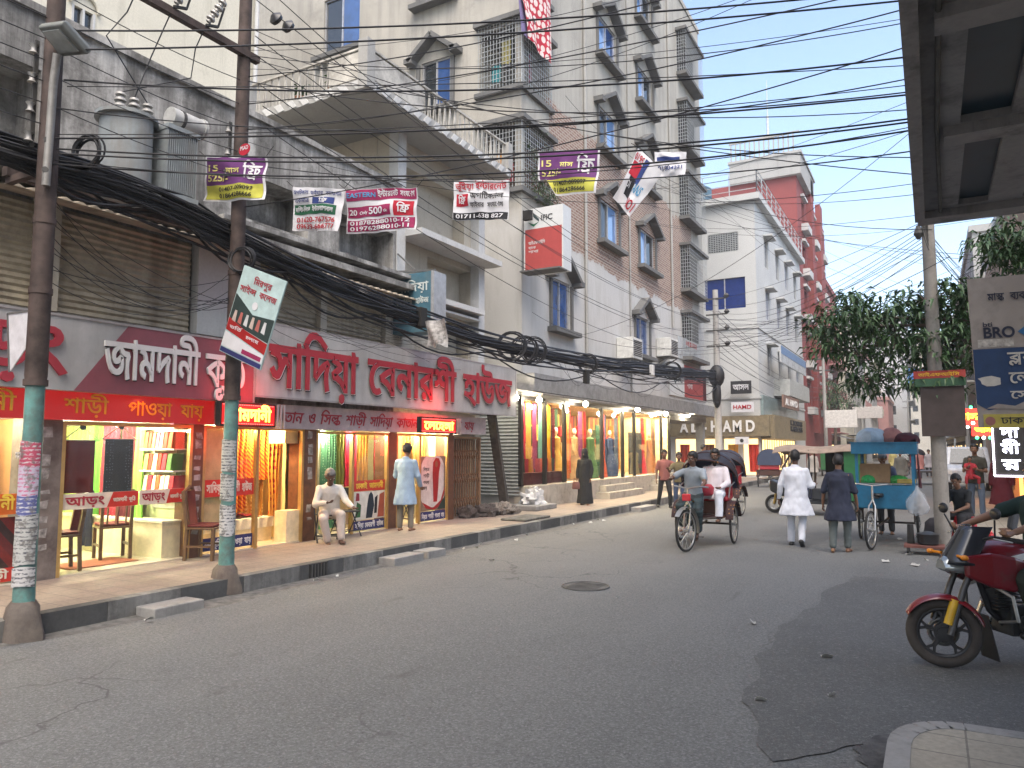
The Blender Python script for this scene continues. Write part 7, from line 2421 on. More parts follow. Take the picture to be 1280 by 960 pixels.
# conductors along the left pavement to the middle pole
for i,(z0,z1) in enumerate(((8.1,8.0),(7.75,7.7),(7.2,7.4),(6.9,7.1),(6.5,6.8),(6.2,6.4),(5.9,6.1))):
	wire((-7.15 + .06 * i,6.5,z0),(-7.5,32.3,z1),rr.uniform(.5,1.1),.011,'conductor running along the pavement from the second pole to the middle pole','conductors along the left pavement',30)
for i in range(16):
	wire((-7.25,6.5,4.5 - .06 * i),(-8.9 + rr.random() * .4,rr.uniform(9,17),rr.uniform(3.5,4.6)),rr.uniform(.05,.5),.006,'thin slack wire from the second pole to the shop wall','slack wires on the shop wall',14)
for i in range(10):
	wire((-7.15,4.05,4.4 - .1 * i),(-7.2,6.4,3.6 + .1 * rr.random() * i),rr.uniform(.05,.55),.007,'thin slack wire drooping between the two left poles before the shutters','slack wires before the shutters',14)
for i in range(12):
	y = rr.uniform(14,30)
	wire((-7.35,y,4.05),(-7.4,y + rr.uniform(2,6),4.3),rr.uniform(.3,.8),.007,'loose loop of cable hanging under the bundle over the lit shop','loops under the cable bundle',12)
# middle pole far down and its wires
MP = thing('concrete_pole','pale concrete pole with stacked insulators in front of the corner building','pole',(-7.5,32.4,0))
part('shaft',MB().tube([(-7.5,32.4,.1),(-7.5,32.4,8.7)],.17,12,r1=.12),concrete('pole_concrete',(.3,.29,.27),(.4,.39,.37),.4,(.14,.13,.12),2),MP,smooth=True)
for i,z in enumerate((8.3,7.6,6.9,6.2)):
	part('bracket_arm',MB().bar((-7.9,32.3,z),(-7.0,32.3,z),.06),m_cast,MP)
	part('insulator',MB().tube([(-7.0,32.3,z),(-7.0,32.3,z + .1),(-7.0,32.3,z + .2)],[.05,.13,.05],10),m_cast,MP,smooth=True)
part('cable_clump',MB().ball((-7.5,32.3,4.9),(.35,.3,.5),10,7).ball((-7.5,32.25,4.1),(.2,.2,.6),10,7),m_wire,MP,smooth=True)
# right pole
RP = thing('concrete_pole','slim grey concrete pole rising through the tree on the right road edge','pole',(.6,14.9,0))
part('shaft',MB().tube([(.6,14.9,-.02),(.6,14.9,5.95)],.125,12,r1=.1),concrete('pole_dark',(.2,.185,.165),(.3,.28,.25),.5,(.1,.09,.08),2),RP,smooth=True)
part('insulator',MB().tube([(.45,14.85,5.5),(.45,14.85,5.6),(.45,14.85,5.75)],[.03,.08,.03],8).bar((.45,14.85,5.6),(.6,14.9,5.6),.03),m_cast,RP)
b_ = thing('pole_board','small red and green board with dark cloth below strapped to the right pole','board',(.6,14.7,2.6))
part('red_board',MB().box(.27,1.05,14.7,14.72,3.0,3.13),mat('board_red',(.32,.04,.03),.6),b_)
part('green_board',MB().box(.29,1.05,14.7,14.72,2.86,2.998),mat('board_green',(.04,.10,.05),.6),b_)
part('dark_panel',MB().box(.36,1.02,14.73,14.75,2.0,2.858),mat('board_brown',(.06,.045,.04),.8),b_)
t = MB()
put_text(t,'আইএফআইসি',(.34,14.7,3.035),(1,0,0),(0,0,1),.05,.62,.01,.002)
part('lettering',t,m_yel,b_)
for i in range(10):
	wire((.55,14.9,5.2 + .07 * i),(-7.5,32.3,6.0 + .25 * i),rr.uniform(.2,.7),.01,'wire stretching from the right pole to the middle pole across the road','wires from the right pole to the middle pole',24)
for i in range(8):
	wire((.6,14.9,5.6 + .03 * i),(.5 + .3 * i,60 + 6 * i,7 + .5 * i),rr.uniform(.4,1.3),.014,'wire running down the street from the right pole','wires running down the street',24)
for i in range(8):
	wire((.6,14.9,5.3 + .05 * i),(3.2,24 + i,4.5 + .3 * i),rr.uniform(.1,.5),.009,'wire from the right pole to the pavement shops','wires from the right pole to the shops',14)
for i in range(9):
	wire((-7.5,32.3,5.5 + .3 * i),(-6.8,75,6 + .35 * i),rr.uniform(.6,1.4),.018,'wire leading along the left side beyond the middle pole','wires beyond the middle pole',24)
for i in range(6):
	wire((.45,8.0,4.3 + .2 * i),(.6,14.9,5.3 + .08 * i),.1,.01,'wire from the overhanging building to the right pole','wires beside the right pole',10)
for i in range(7):
	wire((-7.5,32.3,6.2 + .2 * i),(4 + .5 * i,46 + 3 * i,9 + .6 * i),rr.uniform(.3,.9),.014,'wire from the middle pole to the houses across the road','wires from the middle pole across the road',24)
for i in range(16):
	wire((-9.0,rr.uniform(18,34),rr.uniform(5,15)),(rr.uniform(.5,3.2),rr.uniform(8.2,40),rr.uniform(4.2,9)),rr.uniform(.2,1.2),.009,'thin slack wire slung from the tall tower across the road','slack wires across the road',26)
# more poles down the street
for i,(x,y,h,lab) in enumerate(((-6.6,62,9,'distant grey pole before the red building'),(-6.2,92,9,'distant thin pole far down the left side'),(2.6,58,8,'distant pole on the right pavement'),(-2.4,126,9,'farthest pole with insulators near the street end'))):
	q = thing('distant_pole',lab,'pole',(x,y,0))
	part('shaft',MB().tube([(x,y,0),(x,y,h)],.16,8,r1=.11),m_grey,q,smooth=True)
	for z in (h - .3,h - 1.2):
		part('arm',MB().bar((x - .7,y,z),(x + .7,y,z),.1),m_cast,q)

# ------------------------------------------------------------------ people
def skin(name,c):
	return mat('skin_' + name,c,.55,var=.12,scale=10)

SK1,SK2,SK3 = skin('brown',(.19,.095,.055)),skin('dark',(.11,.055,.034)),skin('tan',(.26,.14,.085))
M_HAIR = mat('black_hair',(.012,.011,.011),.55,var=.3,scale=40)
M_HAIRG = mat('grey_hair',(.16,.155,.15),.7,var=.4,scale=40)

def cloth_mat(name,c,bump=.25):
	return mat('wear_' + name,hexc(c) if isinstance(c,str) else c,.85,var=.12,scale=5,bump=bump,bscale=60)

def V3(*a):
	return Vector(a)

class Body:
	"""joints of a figure 1.70 m tall, facing +Y, right hand on +X; scaled afterwards"""

	def __init__(self,lean=(0,0,1),head=(0,.12,1),legs=None,arms=None,pelvis=None,twist=0):
		T = self.T = Vector(lean).normalized()
		legs = legs or {}
		arms = arms or {}
		L,Rr = {},{}
		dz = []
		for s in (-1,1):
			th,sh = legs.get(s,((.02 * s,0,-1),(0,0,-1)))
			th,sh = Vector(th).normalized(),Vector(sh).normalized()
			L[s] = (th,sh)
			dz.append(-(th.z * .42 + sh.z * .41))
		pz = pelvis if pelvis is not None else max(dz) + .085
		P = self.P = V3(0,0,pz)
		Rv = self.R = V3(math.cos(twist),math.sin(twist),0)
		self.hip,self.knee,self.ank,self.sh,self.el,self.wr,self.hd = {},{},{},{},{},{},{}
		self.neck = P + T * .53
		for s in (-1,1):
			self.hip[s] = P + V3(.09 * s,0,-.02)
			self.knee[s] = self.hip[s] + L[s][0] * .42
			self.ank[s] = self.knee[s] + L[s][1] * .41
			ua,fa,hd = (list(arms.get(s,((.22 * s,-.02,-1),(.1 * s,.12,-1)))) + [None])[:3]
			self.sh[s] = P + T * .435 + Rv * (.172 * s)
			self.el[s] = self.sh[s] + Vector(ua).normalized() * .28
			f = Vector(fa).normalized()
			self.wr[s] = self.el[s] + f * .25
			self.hd[s] = Vector(hd).normalized() if hd else f
		self.hdir = Vector(head).normalized()
		self.headc = self.neck + self.hdir * .15 + T * .01
		# head frame
		hz = self.hdir.copy()
		fy = V3(0,1,0) if abs(hz.y) < .95 else V3(0,0,-1)
		hy = (fy - hz * fy.dot(hz)).normalized()
		hx = hy.cross(hz)
		self.HM = Matrix((hx,hy,hz)).transposed().to_4x4()
		self.HM.translation = self.headc

	def turn_head(self,deg):
		self.HM = self.HM @ Matrix.Rotation(R(deg),4,'Z')

def body_mesh(b,voxel,skin_m,foot_dirs,bare=True,curl=.6):
	m = MB()
	P,T = b.P,b.T
	m.ball(P + T * .02,(.15,.105,.12),14,9)
	m.limb(P,P + T * .25,.125,.12,14)
	m.ball(P + T * .33,(.15,.105,.16),14,9)
	for s in (-1,1):
		m.limb(P + T * .47,b.sh[s],.055,.058,10)
	m.limb(P + T * .42,b.headc + V3(0,-.01,-.06),.062,.052,12)
	# head: skull, face, jaw, nose, ears, brow
	h = len(m.v)
	m.ball((0,-.008,.025),(.076,.096,.098),16,12)
	m.ball((0,.028,-.035),(.060,.066,.082),14,10)
	m.ball((0,.055,-.085),(.032,.032,.026),10,7)
	m.limb((0,.088,.012),(0,.112,-.028),.011,.017,8)
	m.ball((0,.086,-.062),(.026,.014,.010),8,6)
	for s in (-1,1):
		m.ball((.077 * s,-.006,-.012),(.013,.026,.034),8,7)
		m.limb((.016 * s,.092,.030),(.05 * s,.078,.028),.013,.011,8)
		m.ball((.042 * s,.06,-.03),(.024,.028,.024),8,6)
	m.move(b.HM,h)
	for s in (-1,1):
		m.limb(b.sh[s],b.el[s],.056,.041,12)
		m.limb(b.el[s],b.wr[s],.041,.027,12)
		d = b.hd[s]
		side = d.cross(V3(0,0,1))
		side = side.normalized() if side.length > .2 else V3(0,1,0)
		pn = side.cross(d).normalized()
		if abs(d.z) > .8:                         # hanging hand: palm turned to the thigh
			side = V3(0,1,0) - d * d.y
			side = side.normalized()
			pn = V3(-s,0,0)
		w = b.wr[s]
		k0 = w + d * .085
		for q in (-1.5,-.5,.5,1.5):
			m.limb(w + d * .01 + side * (q * .007),k0 + side * (q * .019),.0155,.0135,8)
		for i,q in enumerate((-1.5,-.5,.5,1.5)):
			ln = (.058,.068,.064,.05)[i]
			a = k0 + side * (q * .019)
			c = curl
			e = a + (d * math.cos(c * .6) + pn * math.sin(c * .6)) * ln * .55
			g = e + (d * math.cos(c * 1.7) + pn * math.sin(c * 1.7)) * ln * .5
			m.limb(a,e,.0105,.0098,8)
			m.limb(e,g,.0098,.0085,8)
		a = w + d * .03 + side * .026
		e = a + (d * .6 + side * .65 + pn * .2).normalized() * .042
		m.limb(a,e,.013,.011,8)
		m.limb(e,e + (d * .9 + side * .15 + pn * .3).normalized() * .032,.011,.009,8)
		m.limb(b.hip[s],b.knee[s],.08,.05,12)
		kd = (b.ank[s] - b.knee[s]).normalized()
		m.limb(b.knee[s],b.knee[s] + kd * .16 + V3(0,-.012,0),.053,.054,12)
		m.limb(b.knee[s] + kd * .16,b.ank[s],.05,.034,12)
		f = Vector(foot_dirs[s]).normalized()
		heel = b.ank[s] + kd * .045 - f * .035
		ball = heel + f * .15
		m.limb(b.ank[s],heel,.036,.034,10)
		m.limb(heel,ball,.034,.032,10)
		m.limb(ball,ball + f * .06,.031,.021,10)
		m.limb(ball + f.cross(V3(0,0,1)) * .02,ball + f * .045 + f.cross(V3(0,0,1)) * .022,.025,.018,8)
		m.limb(ball - f.cross(V3(0,0,1)) * .02,ball + f * .045 - f.cross(V3(0,0,1)) * .018,.025,.019,8)
	return baked(m,voxel,2,[skin_m],'body')

def garment(m,mt,voxel,name,wr=.012,sm=4):
	return baked(m,voxel,sm,[mt],name,wr,.11)

def kurta(b,hem,sleeves='long',flare=.2,girth=1.0,back=0.0):
	"""shirt hanging free from the shoulders to hem height"""
	m = MB()
	P,T = b.P,b.T
	n_ = 40
	rings = []
	top = P + T * .485
	stop = [(.49,.11,.075),(.45,.165,.105),(.36,.178,.125),(.22,.165,.125),(.08,.17,.13),(-.05,.185,.14)]
	for t,rx,ry in stop:
		c = P + T * t
		rings.append([c + b.R * (rx * girth * math.cos(a)) + V3(0,1,0) * (ry * girth * math.sin(a)) for a in [2 * math.pi * i / n_ for i in range(n_)]])
	z0 = P.z - .05
	k = 6
	for j in range(1,k + 1):
		f = j / k
		z = z0 + (hem - z0) * f
		c = V3(P.x,P.y - .02 * f + back * f,z)
		ring = []
		for i in range(n_):
			a = 2 * math.pi * i / n_
			fold = 1 + (.035 * math.sin(5 * a + 1) + .03 * math.sin(9 * a + 2.2)) * f
			rx,ry = (.185 + flare * .5 * f) * girth * fold,(.14 + flare * .45 * f) * girth * fold
			ring.append(c + b.R * (rx * math.cos(a)) + V3(0,1,0) * (ry * math.sin(a)))
		rings.append(ring)
	m.ring_loft(rings)
	for s in (-1,1):
		m.limb(P + T * .455 + b.R * (.06 * s),b.sh[s],.068,.068,12)
		m.limb(b.sh[s],b.el[s],.068,.06,12)
		if sleeves == 'long':
			m.limb(b.el[s],b.el[s].lerp(b.wr[s],.92),.064,.05,12)
		elif sleeves == 'rolled':
			m.limb(b.el[s],b.el[s].lerp(b.wr[s],.45),.064,.06,12)
	m.tube([b.neck - T * .09,b.neck + T * .012 + b.hdir * .01],[.09,.066],14)
	return m

def shirt(b,length=.06,sleeves='short',girth=1.0):
	m = MB()
	P,T = b.P,b.T
	n_ = 28
	rings = []
	for t,rx,ry in ((.49,.1,.075),(.45,.165,.105),(.36,.176,.125),(.22,.16,.122),(.08,.165,.126),(-length,.175,.135)):
		c = P + T * t
		rings.append([c + b.R * (rx * girth * math.cos(a)) + V3(0,1,0) * (ry * girth * math.sin(a)) for a in [2 * math.pi * i / n_ for i in range(n_)]])
	m.ring_loft(rings)
	for s in (-1,1):
		m.limb(P + T * .455 + b.R * (.06 * s),b.sh[s],.068,.068,12)
		m.limb(b.sh[s],b.el[s].lerp(b.sh[s],.38 if sleeves == 'short' else 0),.07,.066,12)
		if sleeves == 'long':
			m.limb(b.el[s],b.el[s].lerp(b.wr[s],.92),.062,.045,12)
	m.tube([b.neck - T * .09,b.neck + T * .012],[.09,.066],14)
	return m

def trousers(b,r=1.0,cut=.93):
	m = MB()
	P = b.P
	m.ball(P + V3(0,0,0),(.165,.125,.13),14,9)
	for s in (-1,1):
		m.limb(b.hip[s],b.knee[s],.098 * r,.075 * r,14)
		m.limb(b.knee[s],b.knee[s].lerp(b.ank[s],cut),.075 * r,.062 * r,14)
	return m

def hair_cap(b,mt,parent,style='short'):
	m = MB()
	n_,k = 22,14
	rx,ry,rz = .088,.108,.112
	vs,fs = [],[]
	for i in range(k + 1):
		for j in range(n_):
			a,c = math.pi * i / k,2 * math.pi * j / n_
			w = 1 + .05 * math.sin(9 * c + 5 * a) * math.sin(7 * a)
			vs.append(V3(rx * w * math.sin(a) * math.cos(c),-.012 + ry * w * math.sin(a) * math.sin(c),.028 + rz * w * math.cos(a)))

	def keep(p):
		if style == 'veil':
			return not (p.y > .055 and p.z < .06)
		if p.y > .045:
			return p.z > .088 - .25 * (p.y - .045)
		if p.y > -.01:
			return p.z > .035 - .2 * (p.y)
		return p.z > -.062
	for i in range(k):
		for j in range(n_):
			q = (i * n_ + j,i * n_ + (j + 1) % n_,(i + 1) * n_ + (j + 1) % n_,(i + 1) * n_ + j)
			c = sum((vs[t] for t in q),V3(0,0,0)) / 4
			if keep(c):
				fs.append(q[::-1])
	m.add(vs,fs)
	m.move(b.HM)
	o = part('hair',m,mt,parent,True,'all')
	s = o.modifiers.new('thick','SOLIDIFY')
	s.thickness = .02
	s.offset = -.6
	return o

def face_bits(b,parent,beard=None):
	for s in (-1,1):
		e = MB().ball((.030 * s,.0885,.008),(.013,.008,.0075),10,6)
		e.mi = 1
		e.ball((.030 * s,.0945,.008),(.006,.004,.0062),8,5)
		e.move(b.HM)
		part('eye',e,[mat('eye_white',(.55,.5,.45),.3),mat('eye_dark',(.015,.01,.008),.2)],parent,True,'all')
	ip = MB().ball((0,.0985,-.0655),(.024,.007,.0075),10,6).move(b.HM)
	part('lips',ip,mat('lip_brown',(.16,.06,.045),.5),parent,True,'all')
	if beard:
		g = MB().ball((0,.06,-.10),(.055,.05,.055),12,8).limb((-.066,.02,-.03),(-.04,.06,-.09),.02,.028).limb((.066,.02,-.03),(.04,.06,-.09),.02,.028).ball((0,.075,-.145),(.04,.032,.05),10,7)
		g.limb((-.02,.1,-.052),(.02,.1,-.052),.009,.009,8)
		g.move(b.HM)
		me = baked(g,.009,2,[beard],'beard',.004,.03)
		part_mesh('beard',me,parent)

def shoes(b,fd,mt,parent,sandal=False):
	for s in (-1,1):
		f = Vector(fd[s]).normalized()
		kd = (b.ank[s] - b.knee[s]).normalized()
		up = -kd if abs(kd.z) > .5 else V3(0,0,1)
		heel = b.ank[s] + kd * .05 - f * .04
		m = MB()
		if sandal:
			m.limb(heel + kd * .028,heel + kd * .028 + f * .21,.038,.034,12)
			for i in range(len(m.v)):
				dd = (m.v[i] - (heel + kd * .034)).dot(kd)
				m.v[i] = m.v[i] - kd * dd * .72
			side = f.cross(V3(0,0,1)).normalized()
			m.tube([heel + f * .12 - side * .045 + kd * .02,heel + f * .13 - kd * .03,heel + f * .12 + side * .045 + kd * .02],.008,6)
		else:
			m.limb(b.ank[s] + kd * .02,heel,.05,.046,12)
			m.limb(heel,heel + f * .16,.046,.046,12)
			m.limb(heel + f * .15,heel + f * .22,.044,.032,12)
			m = m
		part_mesh('sandal' if sandal else 'shoe',baked(m,.009,2,[mt],'shoe'),parent)

def person(lab,loc,face_deg,height,b,wear,skin_m=SK1,hair=M_HAIR,voxel=.0105,feet=None,beard=None,foot_wear=None,hair_style='short',group=None,curl=.6,parent_bits=True):
	"""face_deg: heading measured from +Y towards +X"""
	o = thing('person',lab,'person',loc,-R(face_deg),group)
	s = height / 1.70
	fd = feet or {-1: (-.12,1,0),1: (.12,1,0)}
	made = [part_mesh('body',body_mesh(b,voxel,skin_m,fd,curl=curl),o)]
	for nm,mb,mt,wr in wear:
		made.append(part_mesh(nm,garment(mb,mt,max(.012,voxel * 1.25),nm,wr),o))
	if hair:
		hair_cap(b,hair,o,hair_style)
	face_bits(b,o,beard)
	if foot_wear:
		shoes(b,fd,foot_wear[0],o,foot_wear[1])
	o.scale = (s,s,s)
	FRAME[o] = Matrix.Translation(Vector(loc)) @ Matrix.Rotation(-R(face_deg),4,'Z') @ Matrix.Scale(s,4)
	return o

m_sandal = mat('sandal_brown',(.07,.04,.025),.6)
m_shoe = mat('shoe_black',(.02,.02,.02),.4)

# seated man on the folding chair, leaning to his left
b = Body(lean=(.05,.30,1),head=(.05,.62,.8),pelvis=.50,
		 legs={-1: ((-.10,1,.02),(.0,.05,-1)),1: ((.16,.93,-.12),(-.25,-.22,-1))},
		 arms={-1: ((-.30,.62,-.8),(-.35,.95,-.35)),1: ((.3,.35,-1),(-.6,.75,.12))})
b.turn_head(12)
SM = person('grey haired man in white sitting on a folding chair and leaning over his hand',(-8.62,9.78,PZ),128,1.68,b,
			[('kurta',shirt(b,.1,'long',1.06),cloth_mat('cream_white',(.58,.55,.50)),.012),('trousers',trousers(b,1.12,.9),cloth_mat('pale_pink',(.50,.43,.38)),.012)],SK2,M_HAIRG,foot_wear=(m_sandal,True))
# man in a pale blue kurta, seen from behind
b = Body(lean=(0,.05,1),head=(.05,.3,1),legs={-1: ((-.03,.0,-1),(0,-.03,-1)),1: ((.06,.06,-1),(.02,-.08,-1))},
		 arms={-1: ((-.25,.25,-1),(.25,1,.1)),1: ((.26,.1,-1),(.05,.6,-.8))})
person('man in a pale blue kurta standing with his back turned at the shop door',(-8.5,11.75,PZ),-18,1.66,b,
	   [('kurta',kurta(b,.52,'long',.1,1.02),cloth_mat('pale_blue',(.27,.36,.47)),.014),('trousers',trousers(b,1.0),cloth_mat('khaki_grey',(.17,.15,.12)),.01)],SK1,foot_wear=(m_sandal,True))
# woman in a black burqa
b = Body(legs={-1: ((-.03,.12,-1),(0,-.1,-1)),1: ((.03,-.1,-1),(0,-.2,-1))},arms={-1: ((-.2,.05,-1),(.05,.25,-1)),1: ((.2,.0,-1),(.05,.2,-1))})
bk = kurta(b,.05,'long',.16,1.0)
vm = MB().ball((0,-.012,.02),(.105,.125,.135),16,10).limb((0,-.02,-.06),(0,-.03,-.2),.1,.16).ball((0,.045,-.06),(.07,.075,.09)).move(b.HM)
BW = person('woman in a black burqa walking on the pavement past the lit windows',(-8.1,19.5,PZ),172,1.55,b,
			[('burqa',bk,cloth_mat('black',(.013,.013,.014)),.014),('head_veil',vm,cloth_mat('black',(.013,.013,.014)),.006)],SK1,None,foot_wear=(m_sandal,True))
hb = FRAME[BW] @ (b.wr[1] + V3(.02,.03,-.22))
hand = thing('handbag','brown handbag hanging from the hand of the woman in black','handbag',hb)
part('bag',MB().ring_loft([[hb + V3(.13 * k_ * math.cos(a),.06 * k_ * math.sin(a),z) for a in [2 * math.pi * i / 16 for i in range(16)]] for z,k_ in ((-.11,.9),(-.09,1),(.05,.92),(.1,.6))]),mat('bag_brown',(.12,.05,.045),.5),hand,smooth=True)
part('handle',MB().tube([hb + V3(-.08,0,.08),hb + V3(-.05,0,.2),hb + V3(.05,0,.2),hb + V3(.08,0,.08)],.01,6),mat('bag_brown',(.12,.05,.045)),hand)
# two walkers seen from behind
b = Body(lean=(0,.04,1),head=(0,.08,1),legs={-1: ((-.03,.10,-1),(-.01,-.02,-1)),1: ((.05,-.08,-1),(.02,-.5,-1))},
		 arms={-1: ((-.36,-.06,-1),(-.16,.16,-1)),1: ((.33,.1,-1),(.0,1,.05))})
person('man in a long white kurta walking away in the middle of the road',(-1.72,14.6,.03),2,1.70,b,
	   [('kurta',kurta(b,.55,'long',.17,1.16),cloth_mat('white',(.62,.64,.70)),.016),('trousers',trousers(b,1.05,.95),cloth_mat('white',(.62,.64,.70)),.012)],SK2,
	   feet={-1: (-.1,1,0),1: (.1,.6,-.8)},foot_wear=(m_shoe,False))
b = Body(lean=(0,.03,1),head=(.0,.16,1),legs={-1: ((-.05,-.12,-1),(0,-.25,-1)),1: ((.04,.16,-1),(.0,-.05,-1))},
		 arms={-1: ((-.32,-.05,-1),(-.12,.22,-1)),1: ((.3,.05,-1),(.1,.35,-1))})
person('man in a navy kurta and grey trousers walking away beside the blue cart',(-.93,14.05,.03),3,1.63,b,
	   [('kurta',kurta(b,.56,'short',.13,1.1),cloth_mat('navy',(.018,.022,.042)),.016),('trousers',trousers(b,1.06,.88),cloth_mat('slate_grey',(.10,.115,.11)),.01)],SK1,foot_wear=(m_sandal,True))
# two men by the steps, one holding an arm out
b = Body(legs={-1: ((-.1,.2,-1),(-.05,-.1,-1)),1: ((.1,-.15,-1),(.1,-.3,-1))},arms={-1: ((-.6,.8,-.3),(-.2,1,.2)),1: ((.25,0,-1),(.1,.3,-1))})
person('man in a maroon shirt and black trousers stepping off the kerb',(-6.55,21.9,.03),150,1.7,b,
	   [('shirt',shirt(b,.1,'short'),cloth_mat('maroon_check',(.2,.07,.06)),.01),('trousers',trousers(b,1.0),cloth_mat('black_cloth',(.02,.02,.022)),.01)],SK2,voxel=.013,foot_wear=(m_shoe,False))
b = Body(legs={-1: ((-.05,.1,-1),(0,-.05,-1)),1: ((.05,-.1,-1),(0,-.2,-1))},arms={-1: ((-.3,.0,-1),(-.1,.3,-1)),1: ((.4,.5,-.6),(.2,1,.3))})
person('man in an olive shirt and blue jeans behind the rickshaw driver',(-5.95,21.4,.03),160,1.62,b,
	   [('shirt',shirt(b,.1,'short'),cloth_mat('olive',(.10,.08,.04)),.01),('trousers',trousers(b,1.0),cloth_mat('denim',(.04,.06,.12)),.01)],SK2,voxel=.013,foot_wear=(m_sandal,True))
b = Body(arms={-1: ((-.2,.3,-1),(.2,1,.2)),1: ((.3,.5,-.7),(0,1,.3))})
person('man in a pale yellow panjabi near the corner shop',(-7.6,30.2,PZ),60,1.7,b,
	   [('kurta',kurta(b,.5,'long',.1,1.0),cloth_mat('pale_yellow',(.5,.4,.2)),.012),('trousers',trousers(b),cloth_mat('cream_white',(.58,.55,.50)),.01)],SK1,voxel=.015,foot_wear=(m_sandal,True))
# family on the right pavement
b = Body(head=(0,.05,1),legs={-1: ((-.05,.1,-1),(0,-.05,-1)),1: ((.05,-.06,-1),(0,-.15,-1))},arms={-1: ((-.2,.3,-1),(.65,1,.15)),1: ((.2,.35,-1),(-.5,1,.35))})
person('man in a dark olive shirt and jeans carrying a child in red',(1.42,22.0,.09),190,1.78,b,
	   [('shirt',shirt(b,.12,'short',1.05),cloth_mat('dark_olive',(.045,.042,.03)),.01),('trousers',trousers(b,1.0),cloth_mat('light_denim',(.11,.15,.22)),.01)],SK1,voxel=.014,foot_wear=(m_sandal,True))
b = Body(lean=(0,-.05,1),pelvis=.5,legs={-1: ((-.4,1,-.3),(0,-.1,-1)),1: ((.4,1,-.3),(0,-.1,-1))},arms={-1: ((-.2,.6,-.5),(.2,1,-.1)),1: ((.2,.6,-.5),(-.2,1,-.1))})
person('small child in red held in the arms of the man in olive',(1.30,21.72,.86),170,.95,b,
	   [('dress',shirt(b,.2,'short',1.05),cloth_mat('child_red',(.32,.02,.03)),.01),('trousers',trousers(b,1.0,.5),cloth_mat('child_red',(.32,.02,.03)),.008)],SK1,voxel=.018)
b = Body(legs={-1: ((-.04,.1,-1),(0,-.05,-1)),1: ((.04,-.08,-1),(0,-.2,-1))})
vm = MB().ball((0,-.02,.02),(.1,.12,.13),14,9).limb((0,-.03,-.08),(0,-.05,-.3),.1,.17).move(b.HM)
person('woman in a dark red dress and veil walking beside the family man',(1.98,22.3,.09),184,1.62,b,
	   [('dress',kurta(b,.32,'long',.22,1.05),cloth_mat('wine_red',(.13,.012,.02)),.016),('trousers',trousers(b,1.0),cloth_mat('dusky_rose',(.17,.06,.06)),.01),('veil',vm,cloth_mat('wine_red',(.13,.012,.02)),.01)],SK1,M_HAIR,voxel=.014,foot_wear=(m_sandal,True),hair_style='veil')
# seated people on the right
b = Body(lean=(0,.25,1),head=(0,.5,1),pelvis=.47,legs={-1: ((-.25,1,.0),(-.1,.15,-1)),1: ((.25,1,-.02),(.1,.1,-1))},arms={-1: ((-.2,.5,-1),(.3,1,-.35)),1: ((.2,.5,-1),(-.3,1,-.35))})
person('young man in a dark tee shirt hunched on a red stool beside the right pole',(.98,16.6,.085),215,1.66,b,
	   [('shirt',shirt(b,.08,'short'),cloth_mat('charcoal',(.02,.022,.024)),.01),('trousers',trousers(b,1.05),cloth_mat('black_cloth',(.02,.02,.022)),.01)],SK1,voxel=.012,foot_wear=(m_sandal,True))
b = Body(lean=(0,-.12,1),head=(0,.45,1),pelvis=.47,legs={-1: ((-.2,1,.05),(-.1,.25,-1)),1: ((.2,1,.05),(.1,.2,-1))},arms={-1: ((-.2,.4,-1),(.35,1,-.1)),1: ((.2,.4,-1),(-.35,1,-.1))})
person('man in a pink shirt slouched on a chair under the upright neon sign',(2.35,18.6,.085),265,1.68,b,
	   [('shirt',shirt(b,.08,'short',1.05),cloth_mat('dusty_pink',(.36,.24,.25)),.01),('trousers',trousers(b,1.05),cloth_mat('dark_grey_cloth',(.03,.035,.045)),.01)],SK2,voxel=.013,foot_wear=(m_sandal,True))
b = Body()
person('distant man in grey standing beyond the family on the right pavement',(2.45,27.5,.085),200,1.7,b,
	   [('shirt',shirt(b),cloth_mat('grey_shirt',(.16,.18,.21)),.01),('trousers',trousers(b),cloth_mat('black_cloth',(.02,.02,.022)),.01)],SK1,voxel=.02,foot_wear=(m_shoe,False))
for i,(x,y,c,lab) in enumerate(((-.2,48,(.25,.1,.09),'far walker in brown on the road'),(.3,52,(.3,.28,.3),'far walker in grey near the right kerb'),(-1.8,56,(.35,.3,.12),'far walker in ochre near the road centre'),(.9,60,(.12,.05,.12),'far walker in purple by the right kerb'),(-4.6,39,(.3,.28,.26),'far walker in off white near the corner shop kerb'),(-3.4,45,(.05,.06,.1),'far walker in dark blue beyond the battery auto'),(2.7,33,(.2,.16,.05),'far walker in mustard on the right pavement by the white van'),(-.7,36,(.1,.1,.09),'far walker in dark grey seen past the blue cart'))):
	b = Body(legs={-1: ((-.04,.2,-1),(0,-.1,-1)),1: ((.04,-.15,-1),(0,-.3,-1))})
	person(lab,(x,y,.03),180 if i % 2 else 0,1.66,b,[('kurta',kurta(b,.6,'long'),cloth_mat('far_%d' % i,c),.01),('trousers',trousers(b),cloth_mat('black_cloth',(.02,.02,.022)),.01)],SK1,voxel=.024)

# ------------------------------------------------------------------ vehicles
m_tyre = mat('tyre_rubber',(.022,.021,.02),.85,bump=.3)
m_rim = mat('rim_steel',(.35,.35,.34),.35,.8)
m_blackp = mat('black_paint',(.02,.02,.022),.4)
m_frame = mat('cycle_frame',(.05,.04,.035),.5,.3,dirt=.4,dirtc=(.1,.06,.04))

